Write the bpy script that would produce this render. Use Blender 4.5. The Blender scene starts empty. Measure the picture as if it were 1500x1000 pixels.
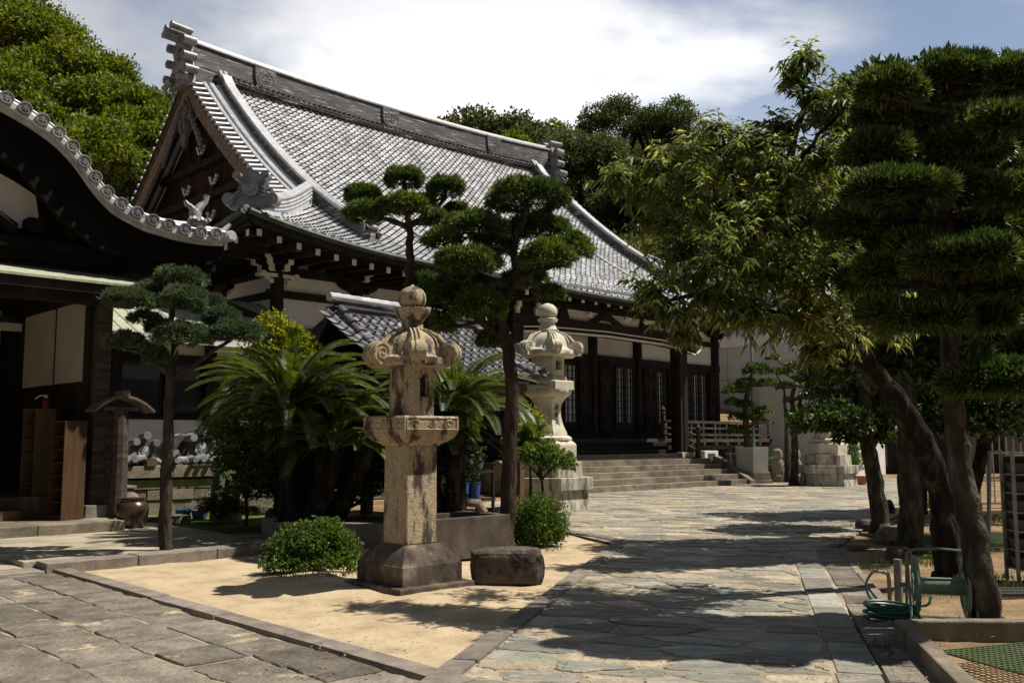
import bpy, math, random
import numpy as np
from mathutils import Vector, Matrix, noise as mnoise

R = math.radians
scene = bpy.context.scene

# ------------------------------------------------------------------ camera, sky, sun, exposure
F_PX, TH, A, H = 1390.0, math.atan(143 / 1390), R(43.8), 1.6
cam_d = bpy.data.cameras.new('camera')
cam_d.sensor_width = 36.0
cam_d.lens = 36.0 * F_PX / 1500.0
cam_d.clip_end = 2000
cam_d.clip_start = 0.05
cam = bpy.data.objects.new('camera', cam_d)
cam.location = (0, 0, H)
cam.rotation_euler = (R(90) + TH, 0, 0)
scene.collection.objects.link(cam)
scene.camera = cam

SUN_AZ, SUN_EL = R(7), R(59)          # azimuth measured from +X towards +Y
sv = Vector((math.cos(SUN_AZ) * math.cos(SUN_EL), math.sin(SUN_AZ) * math.cos(SUN_EL), math.sin(SUN_EL)))
sun_d = bpy.data.lights.new('sun', 'SUN')
sun_d.energy = 4.8
sun_d.angle = R(0.55)
sun_d.color = (1.0, 0.93, 0.82)
sun = bpy.data.objects.new('sun', sun_d)
sun.rotation_euler = sv.to_track_quat('Z', 'Y').to_euler()
sun.location = sv * 60
scene.collection.objects.link(sun)

world = bpy.data.worlds.new('World')
scene.world = world
world.use_nodes = True
nt = world.node_tree
nt.nodes.clear()
wo = nt.nodes.new('ShaderNodeOutputWorld')
bg = nt.nodes.new('ShaderNodeBackground')
sky = nt.nodes.new('ShaderNodeTexSky')
sky.sky_type = 'NISHITA'
sky.sun_disc = False
sky.sun_elevation = SUN_EL
sky.sun_rotation = R(90) - SUN_AZ
sky.air_density = 1.0
sky.dust_density = 0.6
bg.inputs['Strength'].default_value = 0.078
tc = nt.nodes.new('ShaderNodeTexCoord')
mp = nt.nodes.new('ShaderNodeMapping')
mp.inputs['Scale'].default_value = (1.0, 1.0, 2.2)
mp.inputs['Location'].default_value = (0.35, 0.1, 0.42)
n1 = nt.nodes.new('ShaderNodeTexNoise')
n1.inputs['Scale'].default_value = 2.1
n1.inputs['Detail'].default_value = 9
n1.inputs['Roughness'].default_value = 0.55
n1.inputs['Distortion'].default_value = 0.25
# blue opening to the right, clear darker sky overhead and behind
def dirmask(v, lo, hi):
    d = nt.nodes.new('ShaderNodeVectorMath'); d.operation = 'DOT_PRODUCT'; d.inputs[1].default_value = Vector(v).normalized()
    L_ = nt.links.new; L_(tc.outputs['Generated'], d.inputs[0])
    m = nt.nodes.new('ShaderNodeMapRange'); m.interpolation_type = 'SMOOTHSTEP'; m.inputs['From Min'].default_value = lo; m.inputs['From Max'].default_value = hi
    L_(d.outputs['Value'], m.inputs['Value']); return m.outputs[0]
cov = nt.nodes.new('ShaderNodeValToRGB')       # cloud cover
cov.color_ramp.elements[0].position = 0.42
cov.color_ramp.elements[1].position = 0.54
cov.color_ramp.elements[0].color = (0.22, 0.22, 0.22, 1)
n2 = nt.nodes.new('ShaderNodeTexNoise')
n2.inputs['Scale'].default_value = 1.6
n2.inputs['Detail'].default_value = 6
n2.inputs['Roughness'].default_value = 0.5
mp2 = nt.nodes.new('ShaderNodeMapping')
mp2.inputs['Location'].default_value = (1.7, 0.4, 2.1)
mp2.inputs['Scale'].default_value = (1.0, 1.0, 1.8)
L_ = nt.links.new
L_(tc.outputs['Generated'], mp.inputs['Vector'])
L_(mp.outputs[0], n1.inputs['Vector'])
L_(tc.outputs['Generated'], mp2.inputs['Vector'])
L_(mp2.outputs[0], n2.inputs['Vector'])
# clouds: grey towards the left (west) and overhead, bright white over the hall
dotn = nt.nodes.new('ShaderNodeVectorMath'); dotn.operation = 'DOT_PRODUCT'
dv = Vector((0.04, 0.95, 0.27)).normalized()
dotn.inputs[1].default_value = dv
L_(tc.outputs['Generated'], dotn.inputs[0])
glow = nt.nodes.new('ShaderNodeMapRange')
glow.inputs['From Min'].default_value = 0.925
glow.inputs['From Max'].default_value = 0.995
glow.interpolation_type = 'SMOOTHSTEP'
L_(dotn.outputs['Value'], glow.inputs['Value'])
addn = nt.nodes.new('ShaderNodeMath'); addn.operation = 'MULTIPLY_ADD'
L_(n2.outputs['Fac'], addn.inputs[0]); addn.inputs[1].default_value = 1.1
mul2 = nt.nodes.new('ShaderNodeMath'); mul2.operation = 'MULTIPLY'
L_(glow.outputs[0], mul2.inputs[0]); mul2.inputs[1].default_value = 0.42
L_(mul2.outputs[0], addn.inputs[2])
cr = nt.nodes.new('ShaderNodeValToRGB')
el = cr.color_ramp.elements
el[0].position = 0.50; el[0].color = (3.5, 3.7, 4.3, 1)
el[1].position = 0.98; el[1].color = (10.6, 10.6, 10.8, 1)
L_(addn.outputs[0], cr.inputs['Fac'])
def mth(op, a, b):
    m = nt.nodes.new('ShaderNodeMath'); m.operation = op
    for i_, q_ in enumerate((a, b)):
        if isinstance(q_, (int, float)): m.inputs[i_].default_value = q_
        else: L_(q_, m.inputs[i_])
    return m.outputs[0]
blue = dirmask((0.26, 0.90, 0.36), 0.955, 0.995)
front = dirmask((0.0, 0.95, 0.30), 0.25, 0.75)
cf = mth('SUBTRACT', n1.outputs['Fac'], mth('MULTIPLY', blue, 0.16))
cf = mth('ADD', cf, mth('MULTIPLY', glow.outputs[0], 0.05))
cf = mth('SUBTRACT', cf, mth('MULTIPLY', mth('SUBTRACT', 1.0, front), 0.10))
L_(cf, cov.inputs['Fac'])
mix = nt.nodes.new('ShaderNodeMix'); mix.data_type = 'RGBA'
L_(cov.outputs['Color'], mix.inputs['Factor'])
L_(sky.outputs['Color'], mix.inputs['A'])
L_(cr.outputs['Color'], mix.inputs['B'])
dim = nt.nodes.new('ShaderNodeMix'); dim.data_type = 'RGBA'; dim.blend_type = 'MULTIPLY'; dim.inputs['Factor'].default_value = 1.0
L_(mix.outputs['Result'], dim.inputs['A'])
dm = mth('ADD', mth('MULTIPLY', front, 0.62), 0.38)
cmb = nt.nodes.new('ShaderNodeCombineColor'); [L_(dm, cmb.inputs[i_]) for i_ in range(3)]
L_(cmb.outputs[0], dim.inputs['B'])
L_(dim.outputs['Result'], bg.inputs['Color'])
L_(bg.outputs[0], wo.inputs['Surface'])

scene.view_settings.view_transform = 'Standard'
scene.view_settings.look = 'None'
scene.view_settings.exposure = 0.46
scene.view_settings.gamma = 1.0
scene.view_settings.use_curve_mapping = False
scene.render.engine = 'CYCLES'
scene.cycles.max_bounces = 6
scene.cycles.transparent_max_bounces = 6
scene.cycles.diffuse_bounces = 3

# ------------------------------------------------------------------ frames and pixel helper
def ST(s, t, z=0.0):
    """hall frame (s along the ridge, t away from the viewer) -> world"""
    return Vector((s * math.cos(A) - t * math.sin(A), s * math.sin(A) + t * math.cos(A), z))
def ray(px, py):
    x = (px - 750) / F_PX; y = -(py - 500) / F_PX
    return (x, math.cos(TH) - math.sin(TH) * y, math.sin(TH) + math.cos(TH) * y)
def at(px, py, Y):
    r = ray(px, py); k = Y / r[1]
    return Vector((r[0] * k, Y, H + r[2] * k))
def gnd(px, py, z=0.0):
    r = ray(px, py); k = (z - H) / r[2]
    return Vector((r[0] * k, r[1] * k, z))

# ------------------------------------------------------------------ materials
MATS = {}
def mat(name, cols, scale=4.0, rough=0.75, bump=0.25, bscale=30.0, detail=6.0, spec=0.4, metal=0.0,
        island=0.0, stain=None, stretch=(1, 1, 1), contrast=(0.3, 0.7), sheen=0.0, bdist=0.02, kind='noise', alpha=None):
    """procedural surface: colour ramp over noise, optional stain layer, per-piece tint, bump"""
    m = bpy.data.materials.new(name); m.use_nodes = True
    n = m.node_tree.nodes; l = m.node_tree.links.new
    b = n['Principled BSDF']
    t = n.new('ShaderNodeTexCoord'); mpn = n.new('ShaderNodeMapping')
    mpn.inputs['Scale'].default_value = stretch
    l(t.outputs['Object'], mpn.inputs['Vector'])
    a = n.new('ShaderNodeTexNoise'); a.inputs['Scale'].default_value = scale; a.inputs['Detail'].default_value = detail
    a.inputs['Roughness'].default_value = 0.62
    l(mpn.outputs[0], a.inputs['Vector'])
    r = n.new('ShaderNodeValToRGB')
    while len(r.color_ramp.elements) < len(cols): r.color_ramp.elements.new(0.5)
    for i, c in enumerate(cols):
        e = r.color_ramp.elements[i]
        e.position = contrast[0] + (contrast[1] - contrast[0]) * (i / max(1, len(cols) - 1))
        e.color = (*c, 1)
    l(a.outputs['Fac'], r.inputs['Fac'])
    out = r.outputs['Color']
    if stain:
        sc, ssc, lo, hi, sst = stain
        mp3 = n.new('ShaderNodeMapping'); mp3.inputs['Scale'].default_value = sst
        l(t.outputs['Object'], mp3.inputs['Vector'])
        s = n.new('ShaderNodeTexNoise'); s.inputs['Scale'].default_value = ssc; s.inputs['Detail'].default_value = 8
        s.inputs['Roughness'].default_value = 0.68
        l(mp3.outputs[0], s.inputs['Vector'])
        mr = n.new('ShaderNodeMapRange'); mr.inputs['From Min'].default_value = lo; mr.inputs['From Max'].default_value = hi
        l(s.outputs['Fac'], mr.inputs['Value'])
        mx = n.new('ShaderNodeMix'); mx.data_type = 'RGBA'
        l(mr.outputs[0], mx.inputs['Factor']); l(out, mx.inputs['A']); mx.inputs['B'].default_value = (*sc, 1)
        out = mx.outputs['Result']
    if island:
        g = n.new('ShaderNodeNewGeometry')
        mr = n.new('ShaderNodeMapRange'); mr.inputs['To Min'].default_value = 1 - island; mr.inputs['To Max'].default_value = 1 + island
        l(g.outputs['Random Per Island'], mr.inputs['Value'])
        hs = n.new('ShaderNodeHueSaturation'); l(out, hs.inputs['Color']); l(mr.outputs[0], hs.inputs['Value'])
        out = hs.outputs['Color']
    l(out, b.inputs['Base Color'])
    b.inputs['Roughness'].default_value = rough
    b.inputs['Specular IOR Level'].default_value = spec
    b.inputs['Metallic'].default_value = metal
    if bump:
        q = n.new('ShaderNodeTexNoise'); q.inputs['Scale'].default_value = bscale; q.inputs['Detail'].default_value = 5
        l(mpn.outputs[0], q.inputs['Vector'])
        bp = n.new('ShaderNodeBump'); bp.inputs['Strength'].default_value = bump; bp.inputs['Distance'].default_value = bdist
        l(q.outputs['Fac'], bp.inputs['Height']); l(bp.outputs[0], b.inputs['Normal'])
    MATS[name] = m
    return m

def leafmat(name, dark, light, tip=None, trans=0.35, rough=0.45, spec=0.4, nscale=1.3, hue=0.0):
    """leaf: per-leaf tint from dark to light, translucent"""
    m = bpy.data.materials.new(name); m.use_nodes = True
    n = m.node_tree.nodes; l = m.node_tree.links.new
    b = n['Principled BSDF']; out = n['Material Output']
    g = n.new('ShaderNodeNewGeometry')
    t = n.new('ShaderNodeTexCoord')
    a = n.new('ShaderNodeTexNoise'); a.inputs['Scale'].default_value = nscale; a.inputs['Detail'].default_value = 2
    l(t.outputs['Object'], a.inputs['Vector'])
    ad = n.new('ShaderNodeMath'); ad.operation = 'ADD'
    l(g.outputs['Random Per Island'], ad.inputs[0]); l(a.outputs['Fac'], ad.inputs[1])
    r = n.new('ShaderNodeValToRGB')
    r.color_ramp.elements[0].position = 0.45; r.color_ramp.elements[0].color = (*dark, 1)
    r.color_ramp.elements[1].position = 1.15 / 1.2; r.color_ramp.elements[1].color = (*light, 1)
    if tip:
        e = r.color_ramp.elements.new(0.995); e.color = (*tip, 1)
    dv2 = n.new('ShaderNodeMath'); dv2.operation = 'MULTIPLY'; dv2.inputs[1].default_value = 0.72
    l(ad.outputs[0], dv2.inputs[0]); l(dv2.outputs[0], r.inputs['Fac'])
    l(r.outputs['Color'], b.inputs['Base Color'])
    b.inputs['Roughness'].default_value = rough; b.inputs['Specular IOR Level'].default_value = spec
    tr = n.new('ShaderNodeBsdfTranslucent')
    hs = n.new('ShaderNodeHueSaturation'); hs.inputs['Value'].default_value = 1.6; hs.inputs['Saturation'].default_value = 1.15
    hs.inputs['Hue'].default_value = 0.49
    l(r.outputs['Color'], hs.inputs['Color']); l(hs.outputs[0], tr.inputs['Color'])
    ms = n.new('ShaderNodeMixShader'); ms.inputs[0].default_value = trans
    l(b.outputs[0], ms.inputs[1]); l(tr.outputs[0], ms.inputs[2]); l(ms.outputs[0], out.inputs['Surface'])
    MATS[name] = m
    return m

# ------------------------------------------------------------------ objects and mesh building
def link(o):
    scene.collection.objects.link(o); return o
def tag(o, label=None, cat=None, group=None, kind=None):
    if label: o['label'] = label
    if cat: o['category'] = cat
    if group: o['group'] = group
    if kind: o['kind'] = kind
    return o
def thing(name, label, cat, loc=(0, 0, 0), rz=0.0, group=None):
    o = link(bpy.data.objects.new(name, None)); o.location = loc; o.rotation_euler = (0, 0, rz)
    o.empty_display_size = 0.2
    return tag(o, label, cat, group)
def dup(root, loc, rz=0.0, label=None, scale=None):
    def cp(o, par):
        c = o.copy(); link(c); c.parent = par
        for ch in [x for x in scene.objects if x.parent == o]:
            cp(ch, c)
        return c
    c = cp(root, None); c.location = loc; c.rotation_euler = (0, 0, rz)
    if scale: c.scale = scale if hasattr(scale, '__len__') else (scale,) * 3
    if label: c['label'] = label
    return c

def mesh_obj(name, verts, faces, mats, mi=None, parent=None, smooth=False, angle=40, bevel=0.0):
    me = bpy.data.meshes.new(name)
    me.from_pydata([tuple(v) for v in verts], [], faces)
    for m in (mats if isinstance(mats, (list, tuple)) else [mats]): me.materials.append(m)
    if mi is not None and len(mi) == len(me.polygons): me.polygons.foreach_set('material_index', mi)
    me.update()
    if smooth:
        me.polygons.foreach_set('use_smooth', [True] * len(me.polygons))
        try: me.set_sharp_from_angle(angle=R(angle))
        except Exception: pass
    o = link(bpy.data.objects.new(name, me))
    if parent: o.parent = parent
    if bevel:
        bv = o.modifiers.new('bevel', 'BEVEL'); bv.width = bevel; bv.segments = 2; bv.limit_method = 'ANGLE'; bv.angle_limit = R(35)
    return o

class MB:
    def __init__(s): s.v = []; s.f = []; s.m = []
    def add(s, vs, fs, mi=0):
        o = len(s.v); s.v += [Vector(v) for v in vs]
        for f in fs: s.f.append([i + o for i in f]); s.m.append(mi)
        return s
    def hexa(s, p, mi=0):
        return s.add(p, [(0, 3, 2, 1), (4, 5, 6, 7), (0, 1, 5, 4), (1, 2, 6, 5), (2, 3, 7, 6), (3, 0, 4, 7)], mi)
    def box(s, c, d, rz=0.0, mi=0, top=1.0, rx=0.0, ry=0.0):
        x, y, z = d[0] / 2, d[1] / 2, d[2] / 2
        p = [(-x, -y, -z), (x, -y, -z), (x, y, -z), (-x, y, -z), (-x * top, -y * top, z), (x * top, -y * top, z), (x * top, y * top, z), (-x * top, y * top, z)]
        M = Matrix.Rotation(rz, 3, 'Z') @ Matrix.Rotation(ry, 3, 'Y') @ Matrix.Rotation(rx, 3, 'X')
        return s.hexa([M @ Vector(q) + Vector(c) for q in p], mi)
    def span(s, x0, x1, y0, y1, z0, z1, mi=0):
        return s.box(((x0 + x1) / 2, (y0 + y1) / 2, (z0 + z1) / 2), (abs(x1 - x0), abs(y1 - y0), abs(z1 - z0)), mi=mi)
    def tube(s, pts, rad, n=8, mi=0, caps=True, squash=None):
        pts = [Vector(p) for p in pts]
        if not hasattr(rad, '__len__'): rad = [rad] * len(pts)
        o = len(s.v); up = None
        for i, p in enumerate(pts):
            d = (pts[min(i + 1, len(pts) - 1)] - pts[max(i - 1, 0)]).normalized()
            if up is None:
                up = Vector((0, 0, 1)) if abs(d.z) < 0.9 else Vector((1, 0, 0))
            a = d.cross(up).normalized(); b = a.cross(d).normalized(); up = b
            for k in range(n):
                an = 2 * math.pi * k / n
                s.v.append(p + (a * math.cos(an) + b * math.sin(an)) * rad[i])
        for i in range(len(pts) - 1):
            for k in range(n):
                k2 = (k + 1) % n
                s.f.append([o + i * n + k, o + i * n + k2, o + (i + 1) * n + k2, o + (i + 1) * n + k]); s.m.append(mi)
        if caps:
            s.f.append([o + k for k in reversed(range(n))]); s.m.append(mi)
            s.f.append([o + (len(pts) - 1) * n + k for k in range(n)]); s.m.append(mi)
        return s
    def cyl(s, p0, p1, r0, r1=None, n=12, mi=0):
        return s.tube([p0, p1], [r0, r0 if r1 is None else r1], n, mi)
    def bar(s, p0, p1, w, h, mi=0):
        p0, p1 = Vector(p0), Vector(p1); d = (p1 - p0).normalized()
        up = Vector((0, 0, 1)) if abs(d.z) < 0.95 else Vector((0, 1, 0))
        a = d.cross(up).normalized() * w / 2; b = a.cross(d).normalized() * h / 2
        return s.hexa([p0 - a - b, p0 + a - b, p0 + a + b, p0 - a + b, p1 - a - b, p1 + a - b, p1 + a + b, p1 - a + b], mi)
    def lathe(s, prof, n=24, c=(0, 0, 0), rot=0.0, mi=0, fn=None):
        """prof: (radius, z) from bottom to top; fn(angle, r, z) may modulate the radius"""
        c = Vector(c); o = len(s.v)
        for r, z in prof:
            for k in range(n):
                an = rot + 2 * math.pi * k / n
                rr = fn(an, r, z) if fn else r
                zz = z
                if isinstance(rr, tuple): rr, zz = rr
                s.v.append(c + Vector((rr * math.cos(an), rr * math.sin(an), zz)))
        for i in range(len(prof) - 1):
            for k in range(n):
                k2 = (k + 1) % n
                s.f.append([o + i * n + k, o + i * n + k2, o + (i + 1) * n + k2, o + (i + 1) * n + k]); s.m.append(mi)
        s.f.append([o + k for k in reversed(range(n))]); s.m.append(mi)
        s.f.append([o + (len(prof) - 1) * n + k for k in range(n)]); s.m.append(mi)
        return s
    def extrude(s, poly, vec, mi=0):
        """closed polygon (3D, ordered) pushed along vec"""
        poly = [Vector(p) for p in poly]; vec = Vector(vec); n = len(poly); o = len(s.v)
        s.v += poly + [p + vec for p in poly]
        s.f.append([o + i for i in reversed(range(n))]); s.m.append(mi)
        s.f.append([o + n + i for i in range(n)]); s.m.append(mi)
        for i in range(n):
            j = (i + 1) % n
            s.f.append([o + i, o + j, o + n + j, o + n + i]); s.m.append(mi)
        return s
    def ribbon(s, lower, upper, vec, mi=0):
        """strip between two matching polylines, thickened along vec"""
        n = len(lower); vec = Vector(vec)
        for i in range(n - 1):
            a, b, c, d = Vector(lower[i]), Vector(lower[i + 1]), Vector(upper[i + 1]), Vector(upper[i])
            s.hexa([a, b, b + vec, a + vec, d, c, c + vec, d + vec], mi)
        return s
    def sweep(s, pts, sect, mi=0, up=(0, 0, 1), caps=True):
        """sect: list of (side, up) offsets swept along pts"""
        pts = [Vector(p) for p in pts]; up = Vector(up); o = len(s.v); n = len(sect)
        for i, p in enumerate(pts):
            d = (pts[min(i + 1, len(pts) - 1)] - pts[max(i - 1, 0)]).normalized()
            a = d.cross(up).normalized(); b = a.cross(d).normalized()
            for (x, y) in sect: s.v.append(p + a * x + b * y)
        for i in range(len(pts) - 1):
            for k in range(n):
                k2 = (k + 1) % n
                s.f.append([o + i * n + k, o + i * n + k2, o + (i + 1) * n + k2, o + (i + 1) * n + k]); s.m.append(mi)
        if caps:
            s.f.append([o + k for k in reversed(range(n))]); s.m.append(mi)
            s.f.append([o + (len(pts) - 1) * n + k for k in range(n)]); s.m.append(mi)
        return s
    def build(s, name, mats, parent=None, smooth=False, bevel=0.0, angle=40):
        return mesh_obj(name, s.v, s.f, mats, s.m, parent, smooth, angle, bevel)

def np_quads(name, V, Q, m, parent=None, mi=None, mats=None):
    """numpy mesh of quads: V (n,3), Q (k,4)"""
    me = bpy.data.meshes.new(name)
    V = np.asarray(V, dtype=np.float32); Q = np.asarray(Q, dtype=np.int32)
    me.vertices.add(len(V)); me.vertices.foreach_set('co', V.ravel())
    me.loops.add(Q.size); me.loops.foreach_set('vertex_index', Q.ravel())
    me.polygons.add(len(Q)); me.polygons.foreach_set('loop_start', np.arange(0, Q.size, 4, dtype=np.int32))
    try: me.polygons.foreach_set('loop_total', np.full(len(Q), 4, dtype=np.int32))
    except Exception: pass
    for x in (mats or [m]): me.materials.append(x)
    if mi is not None: me.polygons.foreach_set('material_index', np.asarray(mi, dtype=np.int32))
    me.update(calc_edges=True)
    o = link(bpy.data.objects.new(name, me))
    if parent: o.parent = parent
    return o

# ------------------------------------------------------------------ leaves (numpy)
def nrm(a): return a / (np.linalg.norm(a, axis=-1, keepdims=True) + 1e-9)
class Leaves:
    def __init__(s, seed=0): s.V = []; s.Q = []; s.n = 0; s.rng = np.random.default_rng(seed)
    def kite(s, B, D, L, W, N=None, arch=0.0, wide=0.45):
        """one folded leaf per row: base B, direction D, length L, width W; arch lowers the tip"""
        B = np.asarray(B, float); D = nrm(np.asarray(D, float)); k = len(B)
        L = np.broadcast_to(L, (k,)).reshape(k, 1); W = np.broadcast_to(W, (k,)).reshape(k, 1)
        if N is None: N = s.rng.normal(size=(k, 3)) + np.array([0, 0, 0.8])
        S = nrm(np.cross(D, N)); U = nrm(np.cross(S, D))
        tip = B + D * L - np.array([0, 0, 1.0]) * (arch * L)
        mid = B + D * L * wide + U * (0.06 * L) * (1 if arch == 0 else 2.0)
        Lf = mid + S * W / 2 - U * W * 0.15; Rt = mid - S * W / 2 - U * W * 0.15
        if arch == 0:
            V = np.stack([B, Lf, tip, Rt], 1).reshape(-1, 3)
            i = np.arange(k)[:, None] * 4 + s.n
            s.Q.append(i + np.array([[0, 1, 2, 3]])); s.n += 4 * k
        else:
            V = np.stack([B, Lf, tip, Rt, mid], 1).reshape(-1, 3)
            i = np.arange(k)[:, None] * 5 + s.n
            s.Q.append(i + np.array([[0, 4, 2, 1]])); s.Q.append(i + np.array([[0, 3, 2, 4]])); s.n += 5 * k
        s.V.append(V)
    def rosettes(s, C, N, k, L, W, spread=0.9, arch=0.0, wide=0.45):
        """k leaves around every tip C, opening about N"""
        C = np.repeat(np.asarray(C, float), k, 0); N = np.repeat(nrm(np.asarray(N, float)), k, 0)
        D = nrm(N + s.rng.normal(size=C.shape) * spread)
        l = L * s.rng.uniform(0.65, 1.2, len(C))
        s.kite(C + s.rng.normal(size=C.shape) * L * 0.12, D, l, W * s.rng.uniform(0.75, 1.2, len(C)), arch=arch, wide=wide)
    def build(s, name, m, parent=None):
        return np_quads(name, np.concatenate(s.V), np.concatenate(s.Q), m, parent)

def blob_points(rng, c, r, n, lo=-0.35, jitter=0.12):
    """points on the shell of an uneven ellipsoid, with outward directions"""
    d = rng.normal(size=(int(n * 1.8), 3)); d = nrm(d); d = d[d[:, 2] > lo][:n]
    r = np.asarray(r, float)
    ph = rng.uniform(0, 6, 3)
    lump = 1 + 0.10 * np.sin(4 * np.arctan2(d[:, 1], d[:, 0]) + ph[0]) + 0.07 * np.sin(7 * d[:, 0] + ph[1]) + 0.07 * np.sin(6 * d[:, 2] + 5 * d[:, 1] + ph[2])
    k = rng.uniform(1 - 2.2 * jitter, 1 + jitter * 0.6, (len(d), 1)) * lump[:, None]
    return np.asarray(c, float) + d * r * k, nrm(d / r)

def smooth_path(pts, sub=4):
    P = [Vector(p) for p in pts]; out = []
    for i in range(len(P) - 1):
        a = P[max(i - 1, 0)]; b = P[i]; c = P[i + 1]; d = P[min(i + 2, len(P) - 1)]
        for k in range(sub):
            t = k / sub
            out.append(0.5 * ((2 * b) + (c - a) * t + (2 * a - 5 * b + 4 * c - d) * t * t + (3 * b - a - 3 * c + d) * t ** 3))
    out.append(P[-1]); return out
def limb(mb, pts, r0, r1, n=8, sub=4, wob=0.0, rng=None):
    P = smooth_path(pts, sub); k = len(P)
    if wob and rng: P = [p + Vector((rng.gauss(0, wob), rng.gauss(0, wob), 0)) if 0 < i < k - 1 else p for i, p in enumerate(P)]
    rad = [(r0 + (r1 - r0) * i / (k - 1)) * (1 + (0.06 * math.sin(i * 2.3) if n > 5 else 0)) for i in range(k)]
    mb.tube(P, rad, n); return P
# ------------------------------------------------------------------ materials shared by the place
m_sand = mat('sand', [(0.30, 0.228, 0.142), (0.42, 0.33, 0.215), (0.49, 0.392, 0.265)], scale=2.2, rough=0.95, bump=0.5, bscale=9, bdist=0.04, spec=0.1, stain=((0.30, 0.225, 0.14), 9, 0.60, 0.72, (1, 1, 1)))
m_earth = mat('earth', [(0.12, 0.08, 0.045), (0.22, 0.15, 0.085), (0.36, 0.26, 0.15)], scale=1.1, rough=0.95, bump=0.7, bscale=16, bdist=0.05, spec=0.1, stain=((0.06, 0.08, 0.03), 3, 0.58, 0.7, (1, 1, 1)))
m_mortar = mat('mortar', [(0.17, 0.145, 0.105), (0.29, 0.245, 0.175), (0.42, 0.36, 0.27)], scale=1.6, rough=0.95, bump=0.5, bscale=24, spec=0.1)
m_slab = mat('slab_stone', [(0.095, 0.082, 0.066), (0.16, 0.14, 0.113), (0.24, 0.21, 0.165)], scale=3.5, rough=0.85, bump=1.0, bscale=20, bdist=0.03, island=0.30, spec=0.25, stain=((0.40, 0.32, 0.21), 1.7, 0.60, 0.66, (1, 1, 1)))
m_curb = mat('curb_stone', [(0.12, 0.105, 0.09), (0.19, 0.165, 0.14), (0.25, 0.22, 0.18)], scale=5, rough=0.9, bump=0.4, bscale=40, island=0.2, spec=0.2)
m_flag = [mat('flag_blue', [(0.155, 0.155, 0.13), (0.24, 0.24, 0.20), (0.35, 0.34, 0.275)], scale=3, rough=0.7, bump=0.9, bscale=12, bdist=0.03, island=0.30, spec=0.35, stretch=(1, 2.5, 1), stain=((0.30, 0.25, 0.17), 5, 0.60, 0.68, (1, 1, 1))),
          mat('flag_grey', [(0.14, 0.127, 0.105), (0.225, 0.205, 0.17), (0.33, 0.30, 0.25)], scale=6, rough=0.75, bump=0.9, bscale=16, bdist=0.03, island=0.30, spec=0.3, stretch=(1, 2.5, 1)),
          mat('flag_tan', [(0.24, 0.20, 0.14), (0.34, 0.29, 0.21), (0.43, 0.38, 0.29)], scale=4, rough=0.8, bump=0.9, bscale=20, bdist=0.03, island=0.25, spec=0.25)]
m_terrace = mat('terrace_concrete', [(0.22, 0.19, 0.14), (0.34, 0.30, 0.22), (0.42, 0.37, 0.28)], scale=1.3, rough=0.95, bump=0.5, bscale=14, spec=0.15, stain=((0.12, 0.10, 0.08), 0.9, 0.55, 0.7, (1, 1, 1)))
m_moss = mat('moss', [(0.03, 0.045, 0.012), (0.07, 0.10, 0.02), (0.15, 0.18, 0.03)], scale=3, rough=1, bump=0.8, bscale=60, spec=0.1)
m_grass = leafmat('grass_blade', (0.035, 0.06, 0.015), (0.11, 0.16, 0.04), trans=0.3)

# ------------------------------------------------------------------ ground: one sheet to the horizon
def ground_sheet():
    xs = np.concatenate([np.linspace(-700, -20, 12)[:-1], np.linspace(-20, -5, 30)[:-1], np.linspace(-5, 6, 150)[:-1], np.linspace(6, 24, 50), np.linspace(24, 700, 12)[1:]])
    ys = np.concatenate([np.linspace(-300, -2, 5)[:-1], np.linspace(-2, 6, 16)[:-1], np.linspace(6, 16, 140)[:-1], np.linspace(16, 48, 80), np.linspace(48, 900, 12)[1:]])
    X, Y = np.meshgrid(xs, ys)
    Z = np.zeros_like(X) - 0.03
    for i in range(len(ys)):
        for j in range(len(xs)):
            x, y = X[i, j], Y[i, j]
            if -20 < x < 24 and -2 < y < 48:
                Z[i, j] += 0.018 * mnoise.noise(Vector((x * 0.8, y * 0.8, 0))) + 0.012 * mnoise.noise(Vector((x * 3.2, y * 3.2, 4))) + 0.007 * mnoise.noise(Vector((x * 8, y * 8, 9)))
                # earth mounded round the lantern and the bush
                Z[i, j] += 0.03 * math.exp(-((x + 1.15) ** 2 + (y - 10.7) ** 2) / 0.8) + 0.10 * math.exp(-((x + 2.3) ** 2 + (y - 11.1) ** 2) / 0.35)
    V = np.stack([X, Y, Z], -1).reshape(-1, 3); w = len(xs)
    i, j = np.meshgrid(np.arange(len(ys) - 1), np.arange(w - 1), indexing='ij'); a = (i * w + j).ravel()
    Q = np.stack([a, a + 1, a + w + 1, a + w], 1)
    # right-hand garden is brown earth, the rest is yellow sand
    cx = V[Q].mean(1)
    left = (cx[:, 0] < 0.26 * cx[:, 1] + 0.9) & (cx[:, 1] < 18) & (cx[:, 1] > 0)
    o = np_quads('ground', V, Q, None, mats=[m_sand, m_earth], mi=np.where(left, 0, 1))
    o.data.polygons.foreach_set('use_smooth', [True] * len(o.data.polygons))
    tag(o, kind='structure')
ground_sheet()

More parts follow.
